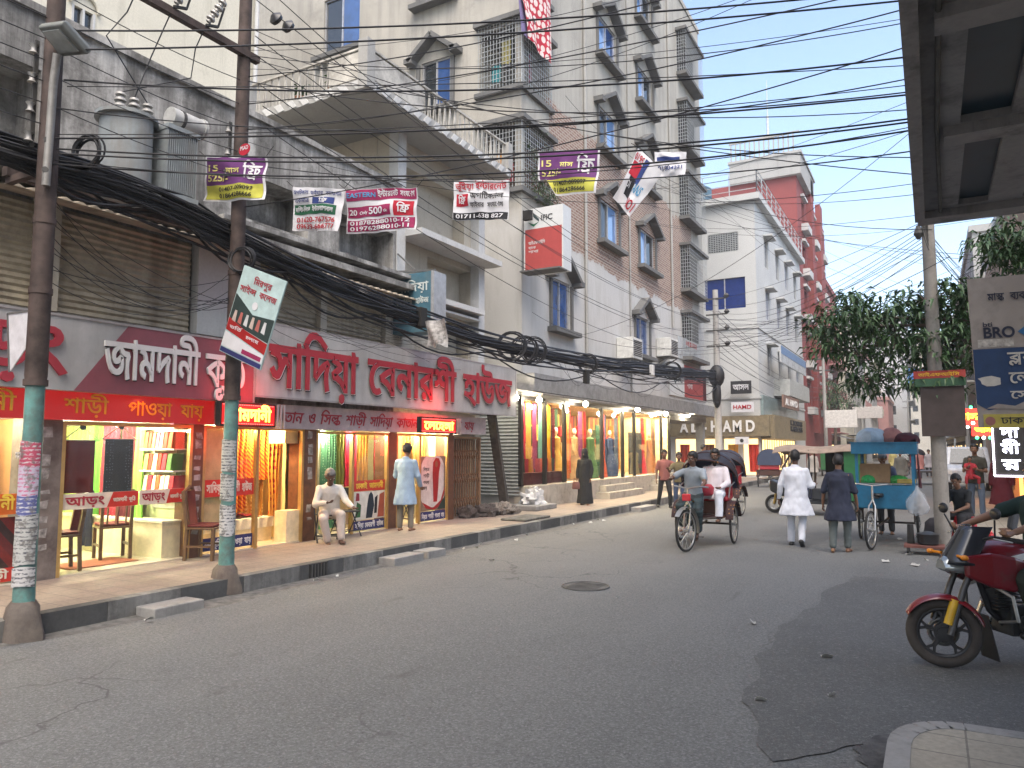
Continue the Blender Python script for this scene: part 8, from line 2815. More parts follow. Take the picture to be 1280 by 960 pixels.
def spoke_wheel(parent,c,r,steer=0.0,rr_=.022,n_=18,disc=False):
	"""bicycle wheel in the local y-z plane, turned by steer about z"""
	ax = V3(math.cos(steer),math.sin(steer),0)
	fy = V3(-math.sin(steer),math.cos(steer),0)
	c = Vector(c)
	h = MB().cyl(c - ax * .05,c + ax * .05,.03,n=10)
	for i in range(n_):
		a = 2 * math.pi * i / n_
		d = fy * math.cos(a) + V3(0,0,1) * math.sin(a)
		h.tube([c + ax * (.04 if i % 2 else -.04) + d * .025,c + d * (r - rr_ * 2)],.0035,4)
	w = part('wheel',h,m_rim,parent,True,True)
	part('tyre',MB().torus(c,ax,r - rr_,rr_,32,8),m_tyre,w,True,'all')
	part('rim',MB().torus(c,ax,r - rr_ * 2.1,rr_ * .6,32,6),m_rim,w,True,'all')
	return w

m_hood = mat('hood_black',(.02,.02,.03),.6,bump=.3)
m_gaud = spots('hood_trim','2a0c10','8a6028',14,.22)

def rickshaw(lab,loc,rz,steer,simple=False):
	k = thing('cycle_rickshaw',lab,'rickshaw',loc,rz)
	for x in (-.5,.5):
		spoke_wheel(k,(x,0,.36),.36)
	spoke_wheel(k,(0,1.55,.36),.36,steer)
	f = MB()
	f.tube([(-.56,0,.36),(.56,0,.36)],.02,8)
	for s in (-1,1):
		f.tube([(.4 * s,-.35,.52),(.4 * s,.55,.52),(.1 * s,.75,.5)],.018,6)
	f.tube([(0,.0,.4),(0,.9,.34),(0,1.0,.34)],.02,6)
	f.tube([(0,.95,.3),(0,.8,.85)],.018,6)
	f.tube([(0,.95,.32),(0,1.38,.9)],.02,6)
	f.tube([(0,.83,.78),(0,1.36,.92)],.018,6)
	part('frame',f,m_frame,k,True,True)
	fk = MB()
	fv = V3(-math.sin(steer),math.cos(steer),0)
	av = V3(math.cos(steer),math.sin(steer),0)
	hd = V3(0,1.40,.95)
	for s in (-1,1):
		fk.tube([V3(0,1.55,.36) + av * (.055 * s),hd + av * (.05 * s) + V3(0,0,-.18),hd + V3(0,0,-.1)],.014,6)
	fk.tube([hd + V3(0,0,-.15),hd + V3(0,-.03,.12)],.018,8)
	part('fork',fk,m_rim,k,True,True)
	hb_ = MB().tube([hd + av * -.3 + fv * -.18 + V3(0,0,.14),hd + av * -.24 + fv * .02 + V3(0,0,.16),hd + V3(0,0,.12),hd + av * .24 + fv * .02 + V3(0,0,.16),hd + av * .3 + fv * -.18 + V3(0,0,.14)],.013,8)
	part('handlebar',hb_,m_rim,k,True,True)
	part('mudguard',MB().sheet(lambda s,t: V3(0,1.55,.36) + av * ((t - .5) * .09) + (fv * math.cos(R(40 + 150 * s)) + V3(0,0,math.sin(R(40 + 150 * s)))) * .4,14,3,(0,0,.004)),m_rim,k,True,True)
	part('front_lamp',MB().box(-.07,.07,1.44,1.52,.86,.98),mat('lamp_red',(.4,.02,.03),.4),k,True,bevel=.015)
	part('pedal',MB().tube([(-.16,.95,.2),(-.06,.95,.2),(-.06,.95,.44),(-.0,.95,.32),(.06,.95,.44),(.06,.95,.44),(.16,.95,.44)],.012,6),m_blackp,k,True)
	part('saddle',MB().ring_loft([[(.1 * q * math.cos(a),.72 + .13 * q * math.sin(a),z) for a in [2 * math.pi * i / 14 for i in range(14)]] for z,q in ((.86,.7),(.9,1),(.93,.85))]),m_blackp,k,True,True)
	part('footboard',MB().box(-.42,.42,.15,.62,.5,.54),m_gaud,k,True,bevel=.01)
	part('seat_box',MB().box(-.44,.44,-.3,.15,.54,.78),mat('rick_panel',(.06,.025,.02),.5),k,True,bevel=.02)
	part('seat_cushion',MB().box(-.43,.43,-.28,.18,.782,.87),mat('seat_red',(.32,.02,.035),.5),k,True,bevel=.03)
	part('seat_back',MB().box(-.43,.43,-.36,-.29,.8,1.3),mat('seat_red',(.32,.02,.035)),k,True,bevel=.03)
	for s in (-1,1):
		part('wheel_guard',MB().sheet(lambda a,t: (.5 * s + (t - .5) * .14,.42 * math.cos(R(15 + 150 * a)),.36 + .42 * math.sin(R(15 + 150 * a))),12,2,(0,0,.006)),m_gaud,k,True,True)
		part('arm_rail',MB().tube([(.45 * s,.15,.85),(.47 * s,.12,1.05),(.47 * s,-.3,1.12)],.014,6),m_rim,k,True,True)
	part('hood',MB().sheet(lambda a,t: (.52 * math.cos(math.pi * a) * (1 + .04 * math.sin(math.pi * t)),-.38 - .02 + (.55 * t) * math.sin(math.pi * a) + .05 * t,1.0 + (.12 + .60 * (1 - .3 * t * t)) * math.sin(math.pi * a) ** .6 * (1 if a not in (0,1) else 1)),24,8,(0,-.01,.012)),m_hood,k,True,True)
	part('hood_back',MB().sheet(lambda a,t: (.5 * math.cos(math.pi * a) * t,-.4,1.0 + .72 * t * math.sin(math.pi * a) ** .6),20,6,(0,-.02,0)),mat('hood_navy',(.03,.045,.09),.7),k,True,True)
	bows = MB()
	for t in (.5,1):
		bows.tube([(.535 * math.cos(math.pi * a / 14),-.4 + (.55 * t) * math.sin(math.pi * a / 14) + .05 * t,1.0 + (.12 + .61 * (1 - .3 * t * t)) * max(0,math.sin(math.pi * a / 14)) ** .6) for a in range(15)],.016,6)
	part('hood_bow',bows,m_gaud,k,True,True)
	return k

RK = rickshaw('cycle rickshaw with a black half raised hood coming down the road',(-3.28,14.25,.03),R(180 + 2),R(-14))
RK2 = copy_tree(RK,None,'second cycle rickshaw half hidden behind the occupied one')
RK2.location = (-4.45,20.3,.03)
RK2.rotation_euler = (0,0,R(176))
b = Body(lean=(-.06,.22,1),head=(.02,.25,1),pelvis=.93,legs={-1: ((-.18,1,-.85),(.1,-.12,-1)),1: ((.18,1,-.45),(-.1,-.2,-1))},
		 arms={-1: ((-.3,.75,-.75),(.0,1,-.2)),1: ((.75,.55,-.45),(-.2,1,-.05))})
b.turn_head(-25)
lg = MB()
for s in (-1,1):
	lg.limb(b.hip[s],b.knee[s],.11,.1,14).limb(b.knee[s],b.knee[s].lerp(b.ank[s],.75),.1,.09,14)
lg.limb((b.hip[-1] + b.hip[1]) / 2,(b.knee[-1] + b.knee[1]) / 2,.11,.09,12).limb((b.knee[-1] + b.knee[1]) / 2,(b.ank[-1] + b.ank[1]) / 2 + V3(0,0,.15),.09,.07,12)
person('rickshaw driver in a pale blue shirt and checked lungi gripping the handlebar',(-3.32,13.53,.05),177,1.66,b,
	   [('shirt',shirt(b,.06,'short',1.02),cloth_mat('light_blue_shirt',(.22,.25,.28)),.012),('lungi',lg,stripes('wear_lungi',['14262a','24383c','0c181c','1c3034'],(0,.3,1),7),.014)],SK2,foot_wear=(m_sandal,True))
b = Body(lean=(0,-.1,1),head=(0,.18,1),pelvis=.9,legs={-1: ((-.2,1,.02),(0,.18,-1)),1: ((.2,1,.02),(.05,.22,-1))},arms={-1: ((-.25,.35,-1),(.3,1,-.25)),1: ((.25,.35,-1),(-.3,1,-.25))})
person('bearded passenger in a white panjabi sitting in the rickshaw',(-3.09,14.2,.05),180,1.72,b,
	   [('kurta',shirt(b,.12,'long',1.06),cloth_mat('rosy_white',(.60,.55,.58)),.012),('trousers',trousers(b,1.12,.92),cloth_mat('white',(.62,.64,.70)),.012)],SK2,beard=M_HAIR,foot_wear=(m_sandal,True))
bag = single('red_bag',MB().ring_loft([[(-3.21 + .2 * q * math.cos(a),13.75 + .12 * q * math.sin(a),z) for a in [2 * math.pi * i / 16 for i in range(16)]] for z,q in ((.93,.8),(.96,1),(1.08,1.05),(1.14,.8))]),mat('seat_red',(.32,.02,.035)),'red bundle on the lap of the rickshaw passenger','bundle',None,True)

# three wheeled battery auto standing across the road
AX,AY = -2.3,21.6
A = thing('battery_auto','dark three wheeled battery auto with a sagging brown canvas roof','auto rickshaw',(AX,AY,.03),R(90))
m_canvas = mat('canvas_brown',(.20,.155,.125),.9,var=.25,bump=.4,bscale=12)
m_abody = mat('auto_black',(.02,.022,.026),.35)
w = spoke_wheel(A,(0,1.05,.25),.25,0,.045,12)
for s in (-1,1):
	spoke_wheel(A,(.5 * s,-.85,.25),.25,0,.05,12)
part('fork',MB().tube([(-.07,1.05,.25),(-.07,.95,.7),(.07,.95,.7),(.07,1.05,.25)],.03,8),mat('fork_yellow',(.42,.28,.06),.5),A,True,True)
part('chassis',MB().box(-.5,.5,-1.2,.75,.3,.42),m_abody,A,True,bevel=.02)
part('front_cowl',MB().ring_loft([[(-.42 * q,y,z),(.42 * q,y,z),(.42 * q,y,z + .32),(-.42 * q,y,z + .32)] for y,z,q in ((.55,.42,1.1),(.85,.5,1.0),(1.12,.6,.6))]),m_abody,A,True,bevel=.05)
part('headlight',MB().cyl((0,1.1,.8),(0,1.18,.79),.09),mat('lamp_lens',(.28,.3,.29)),A,True,True)
wf = MB()
for s in (-1,1):
	wf.tube([(.5 * s,.8,.8),(.52 * s,.72,1.25),(.5 * s,.45,1.72)],.025,8)
	wf.tube([(.55 * s,-1.2,.5),(.55 * s,-1.2,1.72)],.025,8)
	wf.tube([(.55 * s,.05,.5),(.55 * s,.05,1.72)],.022,8)
	wf.tube([(.55 * s,-.6,.5),(.55 * s,-.6,1.72)],.02,8)
wf.tube([(-.5,.8,.8),(.5,.8,.8)],.02,8)
part('cab_frame',wf,m_abody,A,True,True)
part('windscreen',MB().poly([(-.48,.79,.85),(.48,.79,.85),(.49,.48,1.66),(-.49,.48,1.66)],(0,-.006,0)),m_glass,A,True)
part('canvas_roof',MB().sheet(lambda s,t: ((s - .5) * 1.3,-1.35 + 2.3 * t,1.72 + .1 * math.sin(math.pi * s) + .03 * math.sin(9 * t) - .07 * (abs(s - .5) * 2) ** 6 - .05 * max(0,t - .85) * 6),16,22,(0,0,.02)),m_canvas,A,True,True)
part('roof_fringe',MB().sheet(lambda s,t: (.66,-1.35 + 2.25 * s,1.68 - (.07 + .04 * math.sin(9 * s)) * t),30,3,(.008,0,0)),m_canvas,A,True,True)
part('rear_panel',MB().box(-.55,.55,-1.24,-1.2,.42,1.68),mat('auto_green',(.015,.10,.03),.5),A,True)
part('side_panel',MB().box(-.57,-.54,-1.19,-.8,.42,1.68),mat('auto_green',(.015,.10,.03)),A,True)
part('side_panel',MB().box(.54,.57,-1.19,-.62,.42,1.68),mat('auto_green',(.015,.10,.03)),A,True)
part('cab_shade_sheet',MB().sheet(lambda s,t: (.35,-1.15 + .9 * s,.5 + 1.16 * t),2,2,(.01,0,0)),m_dark,A,True)  # black sheet painting the shade inside the cab
part('side_skirt',MB().box(-.54,-.5,-.78,.0,.42,.72),m_abody,A,True,bevel=.02)
part('seat',MB().box(-.5,.5,-1.1,-.65,.42,.75).box(-.3,.3,.05,.35,.42,.78),mat('seat_navy',(.03,.04,.08),.5),A,True,bevel=.03)
part('handlebar',MB().tube([(-.35,.62,1.05),(0,.72,1.02),(.35,.62,1.05)],.015,6).tube([(0,.72,1.0),(0,.95,.6)],.02,6),m_blackp,A,True,True)
part('mirror',MB().tube([(.5,.75,1.3),(.66,.8,1.4)],.008,5).ball((.68,.8,1.42),(.05,.02,.07)),m_blackp,A,True,True)

# blue vendor cart on three wheels
CX0,CY0 = -.29,16.3
K = thing('vendor_cart','blue roofed tricycle food cart facing the viewer with bundles on top','cart',(CX0,CY0,.03),R(180))
for s in (-1,1):
	spoke_wheel(K,(.5 * s,0,.34),.34)
spoke_wheel(K,(.2,1.75,.34),.34,R(-12))
m_cblue = mat('cart_blue',(.02,.15,.27),.5,var=.2,dirt=.3,dirtc=(.05,.07,.08))
f = MB().tube([(-.52,0,.34),(.52,0,.34)],.02,8).tube([(0,0,.42),(.1,1.0,.36),(.15,1.15,.36)],.022,8).tube([(.15,1.1,.34),(.17,1.5,.92)],.02,8).tube([(.12,.8,.85),(.17,1.5,.9)],.018,8)
f.tube([(-.45,-.6,.6),(-.45,.8,.6)],.02,6).tube([(.45,-.6,.6),(.45,.8,.6)],.02,6).tube([(-.45,.0,.6),(-.45,0,.34)],.02,6).tube([(.45,.0,.6),(.45,0,.34)],.02,6)
part('frame',f,m_frame,K,True,True)
fk = MB()
for s in (-1,1):
	fk.tube([(.2 + .06 * s,1.75,.34),(.18 + .05 * s,1.58,.75),(.17,1.53,.85)],.014,6)
fk.tube([(.17,1.53,.8),(.17,1.5,1.1)],.018,8).tube([(-.13,1.3,1.12),(-.08,1.48,1.13),(.17,1.5,1.1),(.42,1.48,1.13),(.48,1.3,1.12)],.013,8)
part('handlebar',fk,m_rim,K,True,True)
part('saddle',MB().ring_loft([[(.12 + .1 * q * math.cos(a),.78 + .12 * q * math.sin(a),z) for a in [2 * math.pi * i / 12 for i in range(12)]] for z,q in ((.86,.7),(.9,1),(.93,.85))]),m_blackp,K,True,True)
part('pedal',MB().tube([(-.05,1.1,.2),(.08,1.1,.2),(.08,1.1,.36),(.22,1.1,.36),(.22,1.1,.5),(.34,1.1,.5)],.012,6),m_blackp,K,True)
bx = MB().box(-.5,.5,-.75,-.72,.66,1.08).box(-.5,.5,.72,.75,.66,1.08).box(-.5,-.47,-.72,.72,.66,1.08).box(.47,.5,-.72,.72,.66,1.08).box(-.47,.47,-.72,.72,.64,.68)
part('box',bx,m_cblue,K,True)
for x in (-.47,.47):
	for y in (-.73,.73):
		part('post',MB().box(x - .025,x + .025,y - .025,y + .025,1.082,1.66),m_cblue,K,True)
part('roof',MB().box(-.55,.55,-.84,.84,1.66,1.86).box(-.57,.57,-.86,.86,1.86,1.88),m_cblue,K,True)
part('shelf',MB().box(-.44,.44,-.7,.68,1.09,1.11),mat('shelf_steel',(.3,.31,.3),.4,.5),K,True)
for (x,y,z,r,c,lab) in ((-.2,.35,1.11,(.2,.16,.11),(.03,.26,.05),'green vegetable pile on the blue cart'),(.3,.45,1.11,(.14,.14,.12),(.02,.3,.08),'bright green tub on the right of the blue cart')):
	g = MB().ball((CX0 - x,CY0 - y,.03 + z + .04),r,12,8)
	single('produce',g,mat('prod_%d' % int(x * 10 + 9),c,.6,var=.5,scale=25,bump=.8,bscale=25),lab,'vegetables',None,True)
single('carton',MB().box(CX0 - .44,CX0 - .02 + .1,CY0 - .5,CY0 - .15,1.145,1.5),mat('carton_brown',(.3,.19,.1),.85,var=.15),'brown cardboard carton on the blue cart shelf','box',bevel=.008)
single('carton',MB().box(CX0 + .2,CX0 + .5,CY0 - .62,CY0 - .3,1.145,1.22),mat('carton_yellow',(.4,.3,.08),.85),'yellow tray on the left end of the blue cart','tray',bevel=.006)

def bundle(lab,x,y,z,rx,ry,rz_,m,seed,amp=.18,fq=5):
	g = MB().ball((0,0,0),(rx,ry,rz_),30,20)
	for v in g.v:
		n_ = 1 + amp * noise.noise(v * fq + V3(seed,0,0)) + amp * .45 * noise.noise(v * fq * 2.7)
		v.x,v.y,v.z = x + v.x * n_,y + v.y * n_,z + max(v.z * n_,-rz_ * .55)
	return single('cloth_bundle',g,m,lab,'bundle',None,True)

bundle('pale blue tied bundle on the blue cart roof',CX0 - .26,CY0,2.0,.28,.38,.2,mat('bundle_pale',(.4,.5,.58),.85,bump=.3),1)
bundle('dusky pink bundle in the middle of the blue cart roof',CX0 + .1,CY0 + .1,2.0,.22,.35,.2,mat('bundle_pink',(.38,.17,.15),.85),2)
bundle('dark maroon cloth heap hanging over the right end of the blue cart roof',CX0 + .36,CY0,1.96,.24,.42,.14,mat('bundle_maroon',(.06,.012,.02),.9),3)
single('hanging_cloth',MB().sheet(lambda s,t: (CX0 + .53 + .08 * t * (1 + .3 * math.sin(9 * s)) - .05 * t,CY0 - .5 + .7 * s,1.93 - .85 * t + .05 * math.sin(6 * s)),14,8,(.01,0,0)),mat('bundle_maroon',(.06,.012,.02)),'maroon cloth hanging down the right side of the blue cart','cloth',None,True)
pb = MB()
prof = [(.02,.5),(.03,.44),(.1,.36),(.17,.24),(.19,.12),(.16,.02),(.06,-.03)]
pb.ring_loft([[(.23 + r * math.cos(a) * (1 + .12 * math.sin(3 * a + z * 20)),15.35 + r * math.sin(a),.62 + z) for a in [2 * math.pi * i / 16 for i in range(16)]] for r,z in prof])
k = NT('clear_plastic')
k.base((.8,.82,.84))
k.b.inputs['Roughness'].default_value = .25
k.b.inputs['Alpha'].default_value = .32
single('plastic_bag',pb,k.m,'clear plastic bag hanging from the front corner of the blue cart','plastic bag',None,True)
cp = MB()
for i in range(6):
	cp.tube([(.2 + .05 * (i % 2),15.33 + .03 * (i % 3),.65 + .05 * i),(.2 + .05 * (i % 2),15.33 + .03 * (i % 3),.70 + .05 * i)],[.03,.04],10)
single('foil_cups',cp,m_rim,'silver cups inside the clear plastic bag','cups')
b = Body(lean=(.03,.12,1),head=(0,.5,1),arms={-1: ((-.25,.5,-1),(.3,1,-.1)),1: ((.25,.5,-1),(-.3,1,-.1))})
cap = MB().ball((0,-.01,.07),(.092,.112,.07),14,8).move(b.HM)
person('cart vendor in navy with a grey cap bending behind the blue cart',(CX0 - .1,CY0 + 1.15,.03),182,1.66,b,
	   [('shirt',shirt(b,.1,'long',1.05),cloth_mat('navy_shirt',(.03,.045,.09)),.01),('trousers',trousers(b),cloth_mat('black_cloth',(.02,.02,.022)),.01),('cap',cap,cloth_mat('cap_grey',(.14,.16,.19)),.004)],SK1,voxel=.013,foot_wear=(m_sandal,True))
# low trolley and pot by the right pole
t_ = thing('stove_trolley','low dark trolley with a black pot at the foot of the right pole','trolley',(.32,14.5,.03))
part('deck',MB().box(.02,.62,14.25,14.7,.14,.18),mat('old_wood',(.13,.05,.04),.8,var=.3),t_)
for x in (.08,.56):
	for y in (14.3,14.65):
		part('wheel',MB().cyl((x - .02,y,.09),(x + .02,y,.09),.06,n=12),m_tyre,t_)
single('cooking_pot',MB().tube([(.38,14.5,.182),(.38,14.5,.2),(.38,14.5,.34),(.38,14.5,.36),(.38,14.5,.40)],[.12,.16,.17,.18,.05],16),m_blackp,'round black cooking pot on the low trolley','pot',None,True)
single('bucket',MB().tube([(.12,14.55,.182),(.12,14.55,.5)],[.06,.05],10),m_tyre,'black upright canister on the left end of the trolley','canister')
bundle('dark grey sack slumped against the right pole',.5,15.3,.28,.2,.2,.32,mat('sack_dark',(.04,.036,.04),.95),5)
for x,y,s_,c,lab in ((.98,16.55,1,(.42,.02,.025),'red plastic stool under the hunched young man'),(1.12,14.2,.9,(.48,.03,.035),'red plastic stool standing free behind the motorcycle rider')):
	q = thing('plastic_stool',lab,'stool',(x,y,.085))
	m = mat('stool_red_%d' % int(s_ * 10),c,.4)
	part('seat',MB().box(x - .16,x + .16,y - .16,y + .16,.085 + .41 * s_,.085 + .44 * s_),m,q,bevel=.012)
	for sx_ in (-1,1):
		for sy_ in (-1,1):
			part('leg',MB().bar((x + .19 * sx_,y + .19 * sy_,.085),(x + .13 * sx_,y + .13 * sy_,.085 + .41 * s_),.06,.05),m,q)

# ---- chairs
m_chairw = mat('chair_wood',(.12,.065,.03),.35,var=.3,scale=9,spec=.5)
m_chairs = mat('chair_red_seat',(.12,.02,.016),.7)

def wooden_chair(lab,loc,rz):
	c = thing('wooden_chair',lab,'chair',loc,rz,'wooden shop chairs')
	part('seat',MB().box(-.22,.22,-.22,.22,.44,.47),m_chairw,c,True,bevel=.01)
	part('cushion',MB().box(-.2,.2,-.2,.2,.471,.51),m_chairs,c,True,bevel=.015)
	for x in (-.19,.19):
		part('leg',MB().bar((x,.19,0),(x,.19,.44),.045),m_chairw,c,True)
		part('leg',MB().bar((x,-.22,0),(x,-.2,.44),.045).bar((x,-.2,.44),(x * 1.02,-.27,.98),.042),m_chairw,c,True)
		part('rail',MB().bar((x,-.2,.2),(x,.19,.2),.03),m_chairw,c,True)
	part('top_rail',MB().tube([(-.2,-.27,.96),(-.12,-.275,.99),(0,-.28,1.04),(.12,-.275,.99),(.2,-.27,.96)],.026,8),m_chairw,c,True,True)
	for x,w in ((0,.14),(-.12,.03),(.12,.03)):
		part('back_slat',MB().bar((x,-.21,.5),(x,-.275,.98),w,.018),m_chairw if x else m_chairs,c,True)
	return c

wc = wooden_chair('wooden chair with a red seat just inside the left glass pane',(-9.4,5.62,PZ + .021),R(165))
for lab,loc,rz in (('wooden chair with a red seat deeper inside behind the shop sticker',(-9.85,6.65,PZ + .021),R(70)),('wooden chair outside on the pavement beside the brown door pillar',(-8.72,7.36,PZ),R(-65))):
	c = copy_tree(wc,None,lab)
	c.location = loc
	c.rotation_euler = (0,0,rz)

def folding_chair(lab,loc,rz):
	c = thing('folding_chair',lab,'chair',loc,rz,'black folding chairs')
	part('seat',MB().box(-.2,.2,-.2,.2,.44,.465),m_blackp,c,True,bevel=.012)
	part('backrest',MB().sheet(lambda s,t: ((s - .5) * .4,-.23 - .03 * math.cos((s - .5) * 3) - .05 * t,.66 + .2 * t),10,3,(0,-.015,0)),m_blackp,c,True,True)
	for x in (-.21,.21):
		part('leg',MB().tube([(x,.22,0),(x,-.2,.5),(x,-.29,.86)],.012,6),m_blackp,c,True,True)
		part('leg',MB().tube([(x * .92,-.24,0),(x * .92,.12,.45)],.012,6),m_blackp,c,True,True)
	part('cross_bar',MB().tube([(-.2,-.17,.09),(.2,-.17,.09)],.01,6).tube([(-.21,.14,.1),(.21,.14,.1)],.01,6),m_blackp,c,True)
	return c

fc = folding_chair('black folding chair under the grey haired seated man',(-8.64,9.78,PZ),-R(128))
for lab,loc,rz in (('empty black folding chair just right of the seated man',(-8.9,10.5,PZ),R(-110)),('black folding chair side on in the doorway behind the man in blue',(-9.3,12.55,PZ + .021),R(10)),('black chair under the man in the pink shirt',(2.35,18.6,.085),-R(265)),('empty black chair at the right edge behind the rider',(2.2,12.6,.085),R(70))):
	c = copy_tree(fc,None,lab)
	c.location = loc
	c.rotation_euler = (0,0,rz)

# ---- motorcycle and rider
MO = thing('motorcycle','red and black motorcycle nosing out from the right edge','motorcycle',(.52,7.1,.035),R(90 + 34))
m_mred = mat('motor_red',(.15,.006,.012),.28,var=.15,spec=.5,coat=.5,dirt=.35,dirtc=(.07,.05,.045),dscale=5)
m_eng = mat('engine_grey',(.07,.07,.07),.45,.6,var=.3)

def alloy_wheel(c,r,w_,turn=Matrix.Identity(4)):
	c = Vector(c)
	h = MB().cyl(c - V3(.05,0,0),c + V3(.05,0,0),.05,n=14).cyl(c - V3(.025,0,0),c + V3(.025,0,0),.075,n=18)
	for i in range(5):
		a = 2 * math.pi * i / 5 + .3
		d = V3(0,math.cos(a),math.sin(a))
		e = V3(0,math.cos(a + .22),math.sin(a + .22))
		e2 = V3(0,math.cos(a - .22),math.sin(a - .22))
		h.bar(c + d * .05,c + d * .13,.035,.03,(1,0,0)).bar(c + d * .12,c + e * (r - .07),.022,.024,(1,0,0)).bar(c + d * .12,c + e2 * (r - .07),.022,.024,(1,0,0))
	w = part('wheel',h.move(turn),m_blackp,MO,True,True)
	part('tyre',MB().torus(c,(1,0,0),r - w_,w_,40,12).move(turn),mat('tyre_dusty',(.045,.038,.033),.9,var=.3,bump=.5),w,True,'all')
	part('rim',MB().torus(c,(1,0,0),r - w_ * 2,.02,40,8).move(turn),m_blackp,w,True,'all')
	part('brake_disc',MB().torus(c + V3(.045,0,0),(1,0,0),.10,.018,24,4).move(turn),m_rim,w,True)

FW,RWH = V3(0,0,.275),V3(0,-1.28,.29)
STEER = Matrix.Translation(FW) @ Matrix.Rotation(R(-30),4,'Z') @ Matrix.Translation(-FW)
alloy_wheel(RWH,.29,.055)
alloy_wheel(FW,.275,.042,STEER)
part('mudguard',MB().sheet(lambda s,t: FW + V3((t - .5) * .15,math.cos(R(28 + 135 * s)) * (.305 - .02 * (abs(t - .5) * 2) ** 2),math.sin(R(28 + 135 * s)) * (.305 - .03 * (abs(t - .5) * 2) ** 2)),22,8,(0,0,.006)).move(STEER),m_mred,MO,True,'all')
part('mud_flap',MB().sheet(lambda s,t: ((s - .5) * (.15 + .06 * t),-.33 - .06 * t,.42 - .36 * t),4,6,(0,-.006,0)),m_blackp,MO,True,True)
for s in (-1,1):
	part('fork',MB().tube([FW + V3(.085 * s,0,0),FW + V3(.085 * s,-.13,.36),V3(.085 * s,-.27,.92)],[.027,.026,.02],10),m_eng,MO,True,True)
	part('fork_cover',MB().tube([V3(.085 * s,.02,.36),V3(.085 * s,-.05,.55)],.033,10),mat('reflector_amber',(.5,.3,.02),.4) if s < 0 else m_blackp,MO,True,True)
part('headlight',MB().ring_loft([[(.12 * q * math.cos(a),y,.81 + .075 * q * math.sin(a) - .015 * math.cos(2 * a)) for a in [2 * math.pi * i / 20 for i in range(20)]] for y,q in ((-.24,.8),(-.14,1),(-.04,.85),(.0,.5))]),mat('headlight_glass',(.26,.28,.28),.12,.5,spec=.8),MO,True,True)
part('front_cowl',MB().sheet(lambda s,t: (.17 * (1 - .25 * t) * math.sin((s - .5) * 2.8),-.30 + .30 * math.cos((s - .5) * 2.2) - .20 * t,.83 + .30 * t),14,8,(0,-.012,0)),mat('cowl_black',(.02,.022,.028),.15,spec=.6),MO,True,'all')
for s in (-1,1):
	part('tank_shroud',MB().ring_loft([[(s * (x0 + dx * .05),y,z0),(s * x0,y,z0 + .0),(s * x0,y,z1),(s * (x0 + dx * .05),y,z1)] for y,x0,dx,z0,z1 in ((-.12,.10,1,.74,.90),(-.3,.15,1,.66,.93),(-.48,.17,1,.62,.9),(-.62,.12,1,.72,.86))]),m_mred,MO,True,bevel=.02)
	part('indicator',MB().tube([(.1 * s,-.08,.9),(.19 * s,-.06,.9)],.012,6).ball((.21 * s,-.06,.9),(.035,.03,.022)),mat('amber_lens',(.6,.2,.01),.25),MO,True,True)
tk_ = MB().ball((0,-.55,.86),(.17,.32,.16),20,12)
part('fuel_tank',tk_,m_mred,MO,True,'all')
part('tank_stripe',MB().sheet(lambda s,t: (-.171 - .012 + .05 * abs(s - .45) ** 2,-.36 - .3 * s,.83 + .05 * t + .06 * s),10,3,(-.004,0,0)),m_swhite,MO,True,True)
part('seat',MB().ring_loft([[(-.12 * q,y,z - .06),(.12 * q,y,z - .06),(.13 * q,y,z),(.06 * q,y,z + .03),(-.06 * q,y,z + .03),(-.13 * q,y,z)] for y,z,q in ((-.8,.80,.8),(-1.0,.78,1.1),(-1.2,.82,1.05),(-1.5,.88,.8))]),m_blackp,MO,True,True)
part('tail',MB().ring_loft([[(-.09 * q,y,z - .1),(.09 * q,y,z - .1),(.1 * q,y,z + .02),(-.1 * q,y,z + .02)] for y,z,q in ((-1.05,.74,1.2),(-1.5,.83,.8),(-1.72,.88,.4))]),m_mred,MO,True,bevel=.02)
fr_ = MB().tube([(0,-.27,.85),(0,-.4,.45),(0,-.55,.3),(0,-1.0,.32)],.025,8)
for s in (-1,1):
	fr_.tube([(.08 * s,-.4,.72),(.1 * s,-.95,.5),(.09 * s,-1.3,.31)],.02,8).tube([(.1 * s,-1.3,.32),(.11 * s,-1.1,.78)],.028,8)
part('frame',fr_,m_blackp,MO,True,True)
en = MB().box(-.12,.12,-.95,-.5,.26,.5).cyl((0,-.55,.42),(0,-.42,.66),.085,n=12)
for i in range(6):
	en.box(-.11,.11,-.62 + .0,-.4,.46 + i * .03,.475 + i * .03)
en.cyl((-.16,-.82,.37),(-.12,-.82,.37),.11,n=16).cyl((-.15,-.62,.36),(-.12,-.62,.36),.08,n=16)
part('engine',en,m_eng,MO,True,bevel=.01)
part('exhaust',MB().tube([(.1,-.42,.5),(.13,-.35,.3),(.15,-.8,.24),(.17,-1.0,.3),(.2,-1.55,.42)],[.02,.022,.025,.045,.05],10),m_rim,MO,True,True)
part('handlebar',MB().tube([(-.40,-.42,1.04),(-.22,-.30,1.06),(0,-.26,.99),(.22,-.30,1.06),(.40,-.42,1.04)],.013,8),m_blackp,MO,True,True)
for s in (-1,1):
	part('grip',MB().tube([(.27 * s,-.335,1.052),(.40 * s,-.42,1.04)],.02,10),m_tyre,MO,True,True)
	part('lever',MB().tube([(.25 * s,-.28,1.05),(.38 * s,-.34,1.035)],.007,6),m_rim,MO,True)
	mr = MB().tube([(.24 * s,-.30,1.06),(.30 * s,-.26,1.2)],.007,6).ball((.31 * s,-.26,1.25),(.06,.022,.045),12,8)
	part('mirror',mr,m_blackp,MO,True,True)
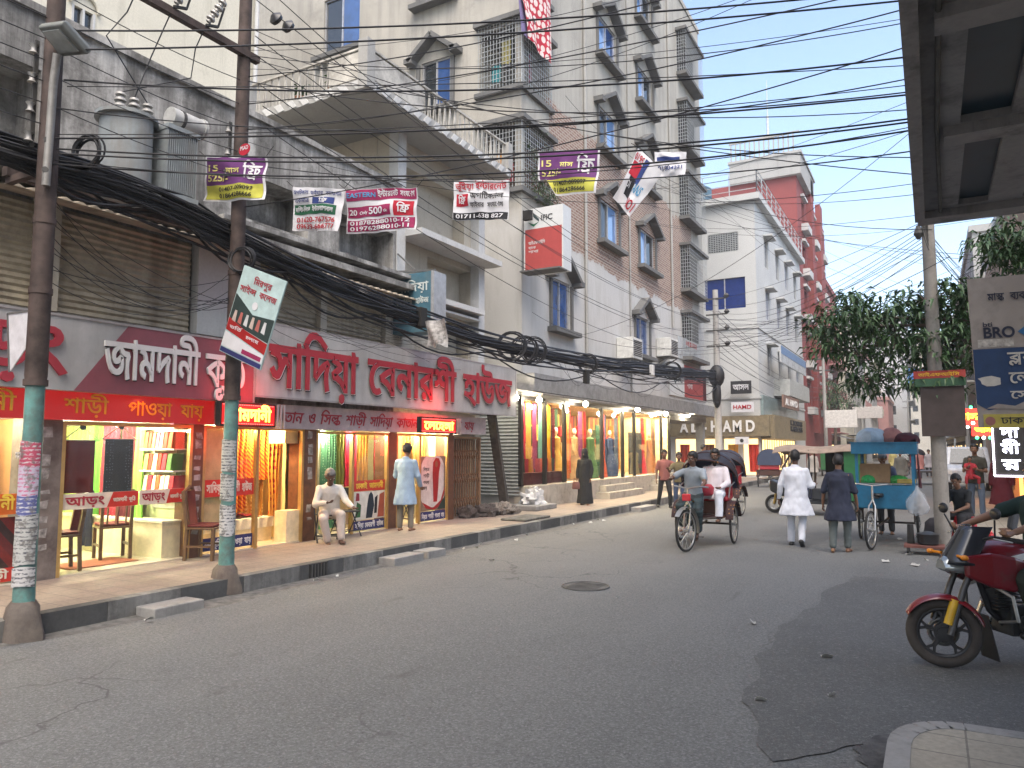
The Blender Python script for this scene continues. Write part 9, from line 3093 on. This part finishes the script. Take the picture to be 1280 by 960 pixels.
part('crash_guard',MB().tube([(-.05,-.36,.68),(-.27,-.4,.6),(-.29,-.42,.42),(-.05,-.45,.36)],.014,8).tube([(.05,-.36,.68),(.27,-.4,.6),(.29,-.42,.42),(.05,-.45,.36)],.014,8),m_rim,MO,True,True)
part('foot_peg',MB().tube([(-.28,-.88,.34),(.28,-.88,.34)],.016,8),m_tyre,MO,True)
b = Body(lean=(0,.05,1),head=(0,.1,1),pelvis=.88,legs={-1: ((-.38,1,-.30),(.1,-.35,-1)),1: ((.38,1,-.30),(-.1,-.35,-1))},
		 arms={-1: ((-.42,.85,-.42),(-.02,1,-.33)),1: ((.42,.85,-.42),(.02,1,-.33))})
person('motorcycle rider in a dark green tee shirt reaching for the grip at the right edge',FRAME[MO] @ V3(0,-.93,-.03),-(90 + 34),1.72,b,
	   [('shirt',shirt(b,.1,'short',1.08),cloth_mat('bottle_green',(.012,.03,.025)),.01),('trousers',trousers(b,1.1),cloth_mat('dark_khaki',(.03,.035,.025)),.01)],SK3,voxel=.008,foot_wear=(m_shoe,False),curl=1.25)
# passenger cart and driver far away, parked van
q = thing('flatbed_rickshaw','far flatbed cycle cart with its driver in grey on the right side of the road','cart',(.35,42,.03))
part('bed',MB().box(-.2,.95,41,43,.62,.7),m_frame,q)
for x in (-.25,1.0):
	part('wheel',MB().torus((x,41.6,.36),(1,0,0),.33,.03,24,6),m_tyre,q)
part('leg',MB().bar((-.1,41.1,.1),(-.1,41.1,.62),.05).bar((.85,41.1,.1),(.85,41.1,.62),.05),m_frame,q)
b = Body(pelvis=.75,legs={-1: ((-.2,1,-.4),(0,-.1,-1)),1: ((.2,1,-.4),(0,-.1,-1))})
person('driver in grey sitting on the far flatbed cart',(.75,42.3,.1),185,1.68,b,[('shirt',shirt(b,.08,'long'),cloth_mat('grey_blue',(.09,.11,.16)),.01),('trousers',trousers(b),cloth_mat('black_cloth',(.02,.02,.022)),.01)],SK2,voxel=.022)
v = thing('parked_van','white van seen head on far off behind the family','van',(1.9,36,.09))
part('body',MB().ring_loft([[(-.8 * q_ + 1.75,y,.4),(.8 * q_ + 1.75,y,.4),(.8 * q_ + 1.75,y,z),(-.8 * q_ + 1.75,y,z)] for y,z,q_ in ((35.2,.95,.95),(35.6,1.15,1),(36.2,1.85,.92),(39,1.85,.95))]),mat('van_white',(.55,.57,.6),.25,coat=.5),v,bevel=.08)
part('windscreen',MB().poly([(1.1,35.58,1.2),(2.4,35.58,1.2),(2.32,36.1,1.78),(1.18,36.1,1.78)],(0,-.02,0)),m_win_dark,v)
for x in (1.05,2.45):
	part('wheel',MB().cyl((x - .1,35.8,.36),(x + .1,35.8,.36),.28,n=18),m_tyre,v)
	part('headlight',MB().box(x - .12,x + .12,35.16,35.2,.75,.9),m_swhite,v)
for lab,loc,rz in (('far battery auto coming head on past the white walker',(-3.0,40,.03),R(178)),('far battery auto driving away near the left kerb',(-5.2,52,.03),R(4)),('far battery auto in the middle of the road near the street end',(-1.6,66,.03),R(182))):
	c = copy_tree(A,None,lab)
	c.location = loc
	c.rotation_euler = (0,0,rz)
for lab,loc,rz in (('far empty cycle rickshaw waiting by the corner shop kerb',(-6.0,35.5,.03),R(10)),('far cycle rickshaw coming down the right half of the road',(-.4,57,.03),R(180))):
	c = copy_tree(RK,None,lab)
	c.location = loc
	c.rotation_euler = (0,0,rz)

# ------------------------------------------------------------------ tree, plants, laundry, rubbish
def leaf_mat(name,a,b_):
	k = NT(name)
	p = k.pos()
	c = k.ramp(k.noise(p,2.2,3),[(.35,a),(.65,b_)])
	c = k.mix(.5,c,k.ramp(k.noise(p,23,2),[(.3,a),(.7,b_)]))
	k.base(c)
	k.b.inputs['Roughness'].default_value = .45
	k.b.inputs['Specular IOR Level'].default_value = .4
	k.b.inputs['Transmission Weight'].default_value = 0
	return k.m

m_leaf = leaf_mat('mango_leaf',(.022,.055,.018),(.065,.13,.04))
m_bark = concrete('tree_bark',(.09,.07,.055),(.15,.12,.095),.4,(.04,.03,.025),4)

def add_leaf(mb,p,d,L,w,droop,r):
	"""one folded lance-shaped leaf from p along d, drooping to its tip"""
	d = d.normalized()
	s = d.cross(V3(0,0,1))
	s = s.normalized() if s.length > .1 else V3(1,0,0)
	s = (s + V3(0,0,r.uniform(-.5,.5))).normalized()
	m1 = p + d * L * .45 + V3(0,0,-droop * L * .2)
	tip = p + d * L * .85 + V3(0,0,-droop * L)
	up = V3(0,0,w * .35)
	mb.add([p,m1 + s * w * .5 + up,m1,m1 - s * w * .5 + up,tip],[(0,2,1),(0,3,2),(1,2,4),(2,3,4)])

def clump(mb,c,n_,L,r,spread=.16,w=.24):
	for i in range(n_):
		a = r.uniform(0,6.283)
		e = r.uniform(-.5,.7)
		d = V3(math.cos(a),math.sin(a),e)
		add_leaf(mb,c + d * r.uniform(0,spread),d,L * r.uniform(.7,1.2),L * w,r.uniform(.2,1.0),r)

r = random.Random(21)
TR = thing('mango_tree','dark leafy mango tree reaching over the road in front of the right pole','tree',(2.75,15.6,.08))
tb = V3(2.75,15.6,0)
part('trunk',MB().tube([tb,tb + V3(-.03,0,1.2),tb + V3(.02,-.1,2.4),tb + V3(-.15,-.1,3.4)],[.2,.15,.13,.12],12),m_bark,TR,smooth=True)
lv,lb = MB(),MB()
# crown volume as ellipsoids (centre, radii, number of leaf clumps)
vol = [((-.55,15.2,4.25),(.75,1.1,.42),62),((-.9,15.2,3.65),(.55,.9,.5),44),((.0,15.3,3.75),(.8,1.1,.6),74),((.55,15.5,4.45),(.7,1.1,.4),54),((.75,15.4,3.7),(.6,1,.6),54),((-.35,15.2,3.0),(.5,.8,.25),22),((.55,15.4,3.0),(.6,.8,.3),24),
	   ((1.25,15.3,4.5),(.5,.8,.3),26),((1.75,14.9,5.25),(.6,.9,.35),50),((2.3,15.2,4.9),(.7,1,.6),60),((1.3,15.6,3.6),(.5,.9,.6),40),((2.4,15.4,3.9),(.6,1,.6),40),((-1.2,15.1,4.1),(.28,.6,.3),14)]
fork = tb + V3(-.15,-.1,3.4)
for c,q,n_ in vol:
	c = Vector(c)
	mid = fork.lerp(c,.5) + V3(0,0,.25)
	lb.tube([fork,mid,c],[.06,.035,.012],7)
	for i in range(int(n_ * 1.05)):
		d = V3(r.gauss(0,1),r.gauss(0,1),r.gauss(0,1)).normalized() * (r.random() ** .4)
		p = c + V3(d.x * q[0],d.y * q[1],d.z * q[2])
		if r.random() < .5:
			lb.tube([c.lerp(p,.2),c.lerp(p,.65) + V3(0,0,.05),p],[.012,.008,.004],4)
		clump(lv,p,r.randrange(8,13),.22,r,.2,.27)
part('limbs',lb,m_bark,TR,smooth=True)
part('crown',lv,m_leaf,TR)
# farther small tree between the houses and a bush line
T2 = thing('street_tree','small dark green tree far down the left pavement','tree',(-6.4,66,0))
part('trunk',MB().tube([(-6.4,66,0),(-6.3,66,3.5),(-6.2,66,5)],[.16,.12,.08],8),m_bark,T2,smooth=True)
lv = MB()
for i in range(120):
	d = V3(r.gauss(0,1),r.gauss(0,1),r.gauss(0,1)).normalized() * r.random() ** .4
	clump(lv,V3(-6.2 + d.x * 1.6,66 + d.y * 1.6,6 + d.z * 1.5),8,.4,r,.3)
part('crown',lv,m_leaf,T2)
T3 = thing('street_tree','green palm like tree above the shop building at the right edge','tree',(3.6,27,9))
part('trunk',MB().tube([(3.6,27,9),(3.5,27,10.2)],.1,8),m_bark,T3)
lv = MB()
for i in range(130):
	d = V3(r.gauss(0,1),r.gauss(0,1),r.gauss(0,1)).normalized() * r.random() ** .4
	clump(lv,V3(3.3 + d.x * 1.3,27 + d.y * 1.6,10.3 + d.z * 1.1),8,.35,r,.3)
part('crown',lv,leaf_mat('bright_leaf',(.03,.08,.015),(.07,.16,.03)),T3)
# climbing shrub on the tower corner balcony
sh = thing('balcony_shrub','bushy green climber spilling from the low corner balcony of the tower','plant',(-8.9,18.4,8.6))
lv = MB()
for i in range(95):
	p = V3(-8.95 + .12 * r.gauss(0,1) + .1,18.55 + .5 * r.gauss(0,1),9.35 + .45 * r.gauss(0,1))
	clump(lv,p,9,.15,r,.12)
part('foliage',lv,leaf_mat('shrub_leaf',(.03,.05,.02),(.08,.12,.05)),sh)
part('stem',MB().tube([(-9.05,18.5,8.8),(-8.95,18.5,9.6)],.02,6),m_bark,sh)
# potted plants on the terrace
for i,(x,y,h,n_,lab) in enumerate(((-8.75,10.6,.5,12,'spiky potted plant at the terrace corner'),(-9.1,10.75,.45,11,'leafy potted plant second from the terrace corner'),(-9.6,10.7,.4,14,'bushy pale green potted plant on the terrace'),(-10.5,10.7,.4,9,'broad leaved potted plant near the left end of the terrace'),(-8.55,11.0,.35,10,'small potted plant behind the street side railing'))):
	q = thing('potted_plant',lab,'plant',(x,y,8.64))
	part('pot',MB().tube([(x,y,8.642),(x,y,8.92),(x,y,8.95)],[.1,.14,.15],12),mat('clay_pot',(.25,.12,.07),.9),q,smooth=True)
	lv = MB()
	for j in range(n_):
		a = 2.4 * j
		add_leaf(lv,V3(x,y,8.95 + .2 * (j / n_)),V3(math.cos(a),math.sin(a),1.1),h * r.uniform(.7,1.1),.09,.45,r)
		add_leaf(lv,V3(x,y,9.0),V3(math.cos(a + 1),math.sin(a + 1),.8),h * .7,.08,.5,r)
	part('foliage',lv,leaf_mat('pot_leaf_%d' % i,(.03,.09,.02),(.10,.2,.05)) if i < 3 else m_leaf,q)
# laundry
P = [on_x(650,-12,-8.86),on_x(690,-12,-8.86),on_x(660,48,-8.86),on_x(687,80,-8.86)]
single('patterned_cloth',MB().sheet(lambda s,t: P[2].lerp(P[3],s).lerp(P[0].lerp(P[1],s),t) + V3(.05 * math.sin(8 * s + 3 * t),0,0),16,14,(.006,0,0)),spots('cloth_redwhite','b0122c','d8c8c0',4.5,.42),'big red cloth with white flowers hung from the upper corner balcony','cloth',None,True)
P2 = [on_x(647,-12,-8.9),on_x(655,-12,-8.9),on_x(652,40,-8.9),on_x(661,50,-8.9)]
single('lilac_cloth',MB().sheet(lambda s,t: P2[2].lerp(P2[3],s).lerp(P2[0].lerp(P2[1],s),t),5,6,(.005,0,0)),mat('cloth_lilac',(.2,.16,.3),.85),'narrow lilac cloth hanging left of the red flowered one','cloth')
for i,(x,y,z,w,h,c,lab) in enumerate(((-10.0,17.75,12.3,.3,.5,(.03,.2,.22),'teal tub behind the corner grille'),(-9.7,17.8,12.8,.3,.7,(.3,.26,.08),'ochre cloth behind the corner grille'),(-9.4,18.0,12.2,.25,.6,(.5,.5,.48),'white cloth behind the corner grille'),(-9.35,18.6,12.5,.1,.9,(.4,.16,.2),'pink cloth behind the street grille'),
											 (-9.9,17.8,9.5,.3,.7,(.5,.22,.02),'orange cloth behind the lower corner grille'),(-9.6,17.8,9.3,.3,.5,(.25,.04,.05),'dark red cloth beside the orange one'),(-10.2,17.8,9.2,.25,.5,(.04,.1,.05),'green cloth behind the lower corner grille'))):
	single('balcony_cloth',MB().sheet(lambda s,t: (x + (s - .5) * w,y + .03 * math.sin(s * 12),z + h * t),10,4,(0,.006,0)),mat('balc_%d' % i,c,.85),lab,'cloth',None,True)
# rubbish
bundle('crumpled white plastic sacks at the foot of the grey shutter',-8.75,17.55,.42,.3,.36,.3,mat('white_sack',(.45,.45,.45),.5,var=.3,bump=.8,bscale=20),8,.5,8)
single('stone_block',MB().box(-9.2,-8.3,16.9,18.1,PZ,.33),m_slab,'low concrete block under the white sacks','block',bevel=.02)
for i,(x,y,s_,lab) in enumerate(((-8.8,15.2,.3,'dark rubbish heap before the folding gate'),(-8.75,15.9,.35,'rubbish heap with scraps right of the gate'),(-8.9,14.6,.2,'small grey rubbish heap at the gate foot'))):
	bundle(lab,x,y,PZ + .06,s_,s_ * 1.2,.2,mat('rubbish_%d' % (i % 2),[(.06,.05,.045),(.16,.14,.12)][i % 2],.95,var=.7,scale=22,bump=1,bscale=18),20 + i,.5,9)
single('leaning_plank',MB().bar((-8.85,16.3,PZ),(-9.0,15.75,3.0),.22,.1,(0,1,0)),mat('old_dark_wood',(.06,.052,.045),.9,var=.4,scale=9),'dark weathered plank leaning beside the grey shutter','plank')
single('broken_slab',MB().box(-7.9,-7.25,14.4,15.6,PZ + .002,PZ + .05),mat('broken_concrete',(.1,.095,.085),.95,var=.6,scale=9,bump=1),'broken dark paving patch near the kerb before the gate','rubble',bevel=.02)

# ------------------------------------------------------------------ dusty evening air
hz = NT('haze_air')
hz.t.nodes.remove(hz.b)
pv = hz.n('VolumePrincipled')
pv.inputs['Color'].default_value = (.86,.9,.94,1)
pv.inputs['Density'].default_value = .0013
hz.l(pv.outputs[0],hz.out.inputs['Volume'])
h_ = single('haze',MB().box(-702,702,-302,1202,-1.1,33),hz.m,None,None)
h_['kind'] = 'stuff'
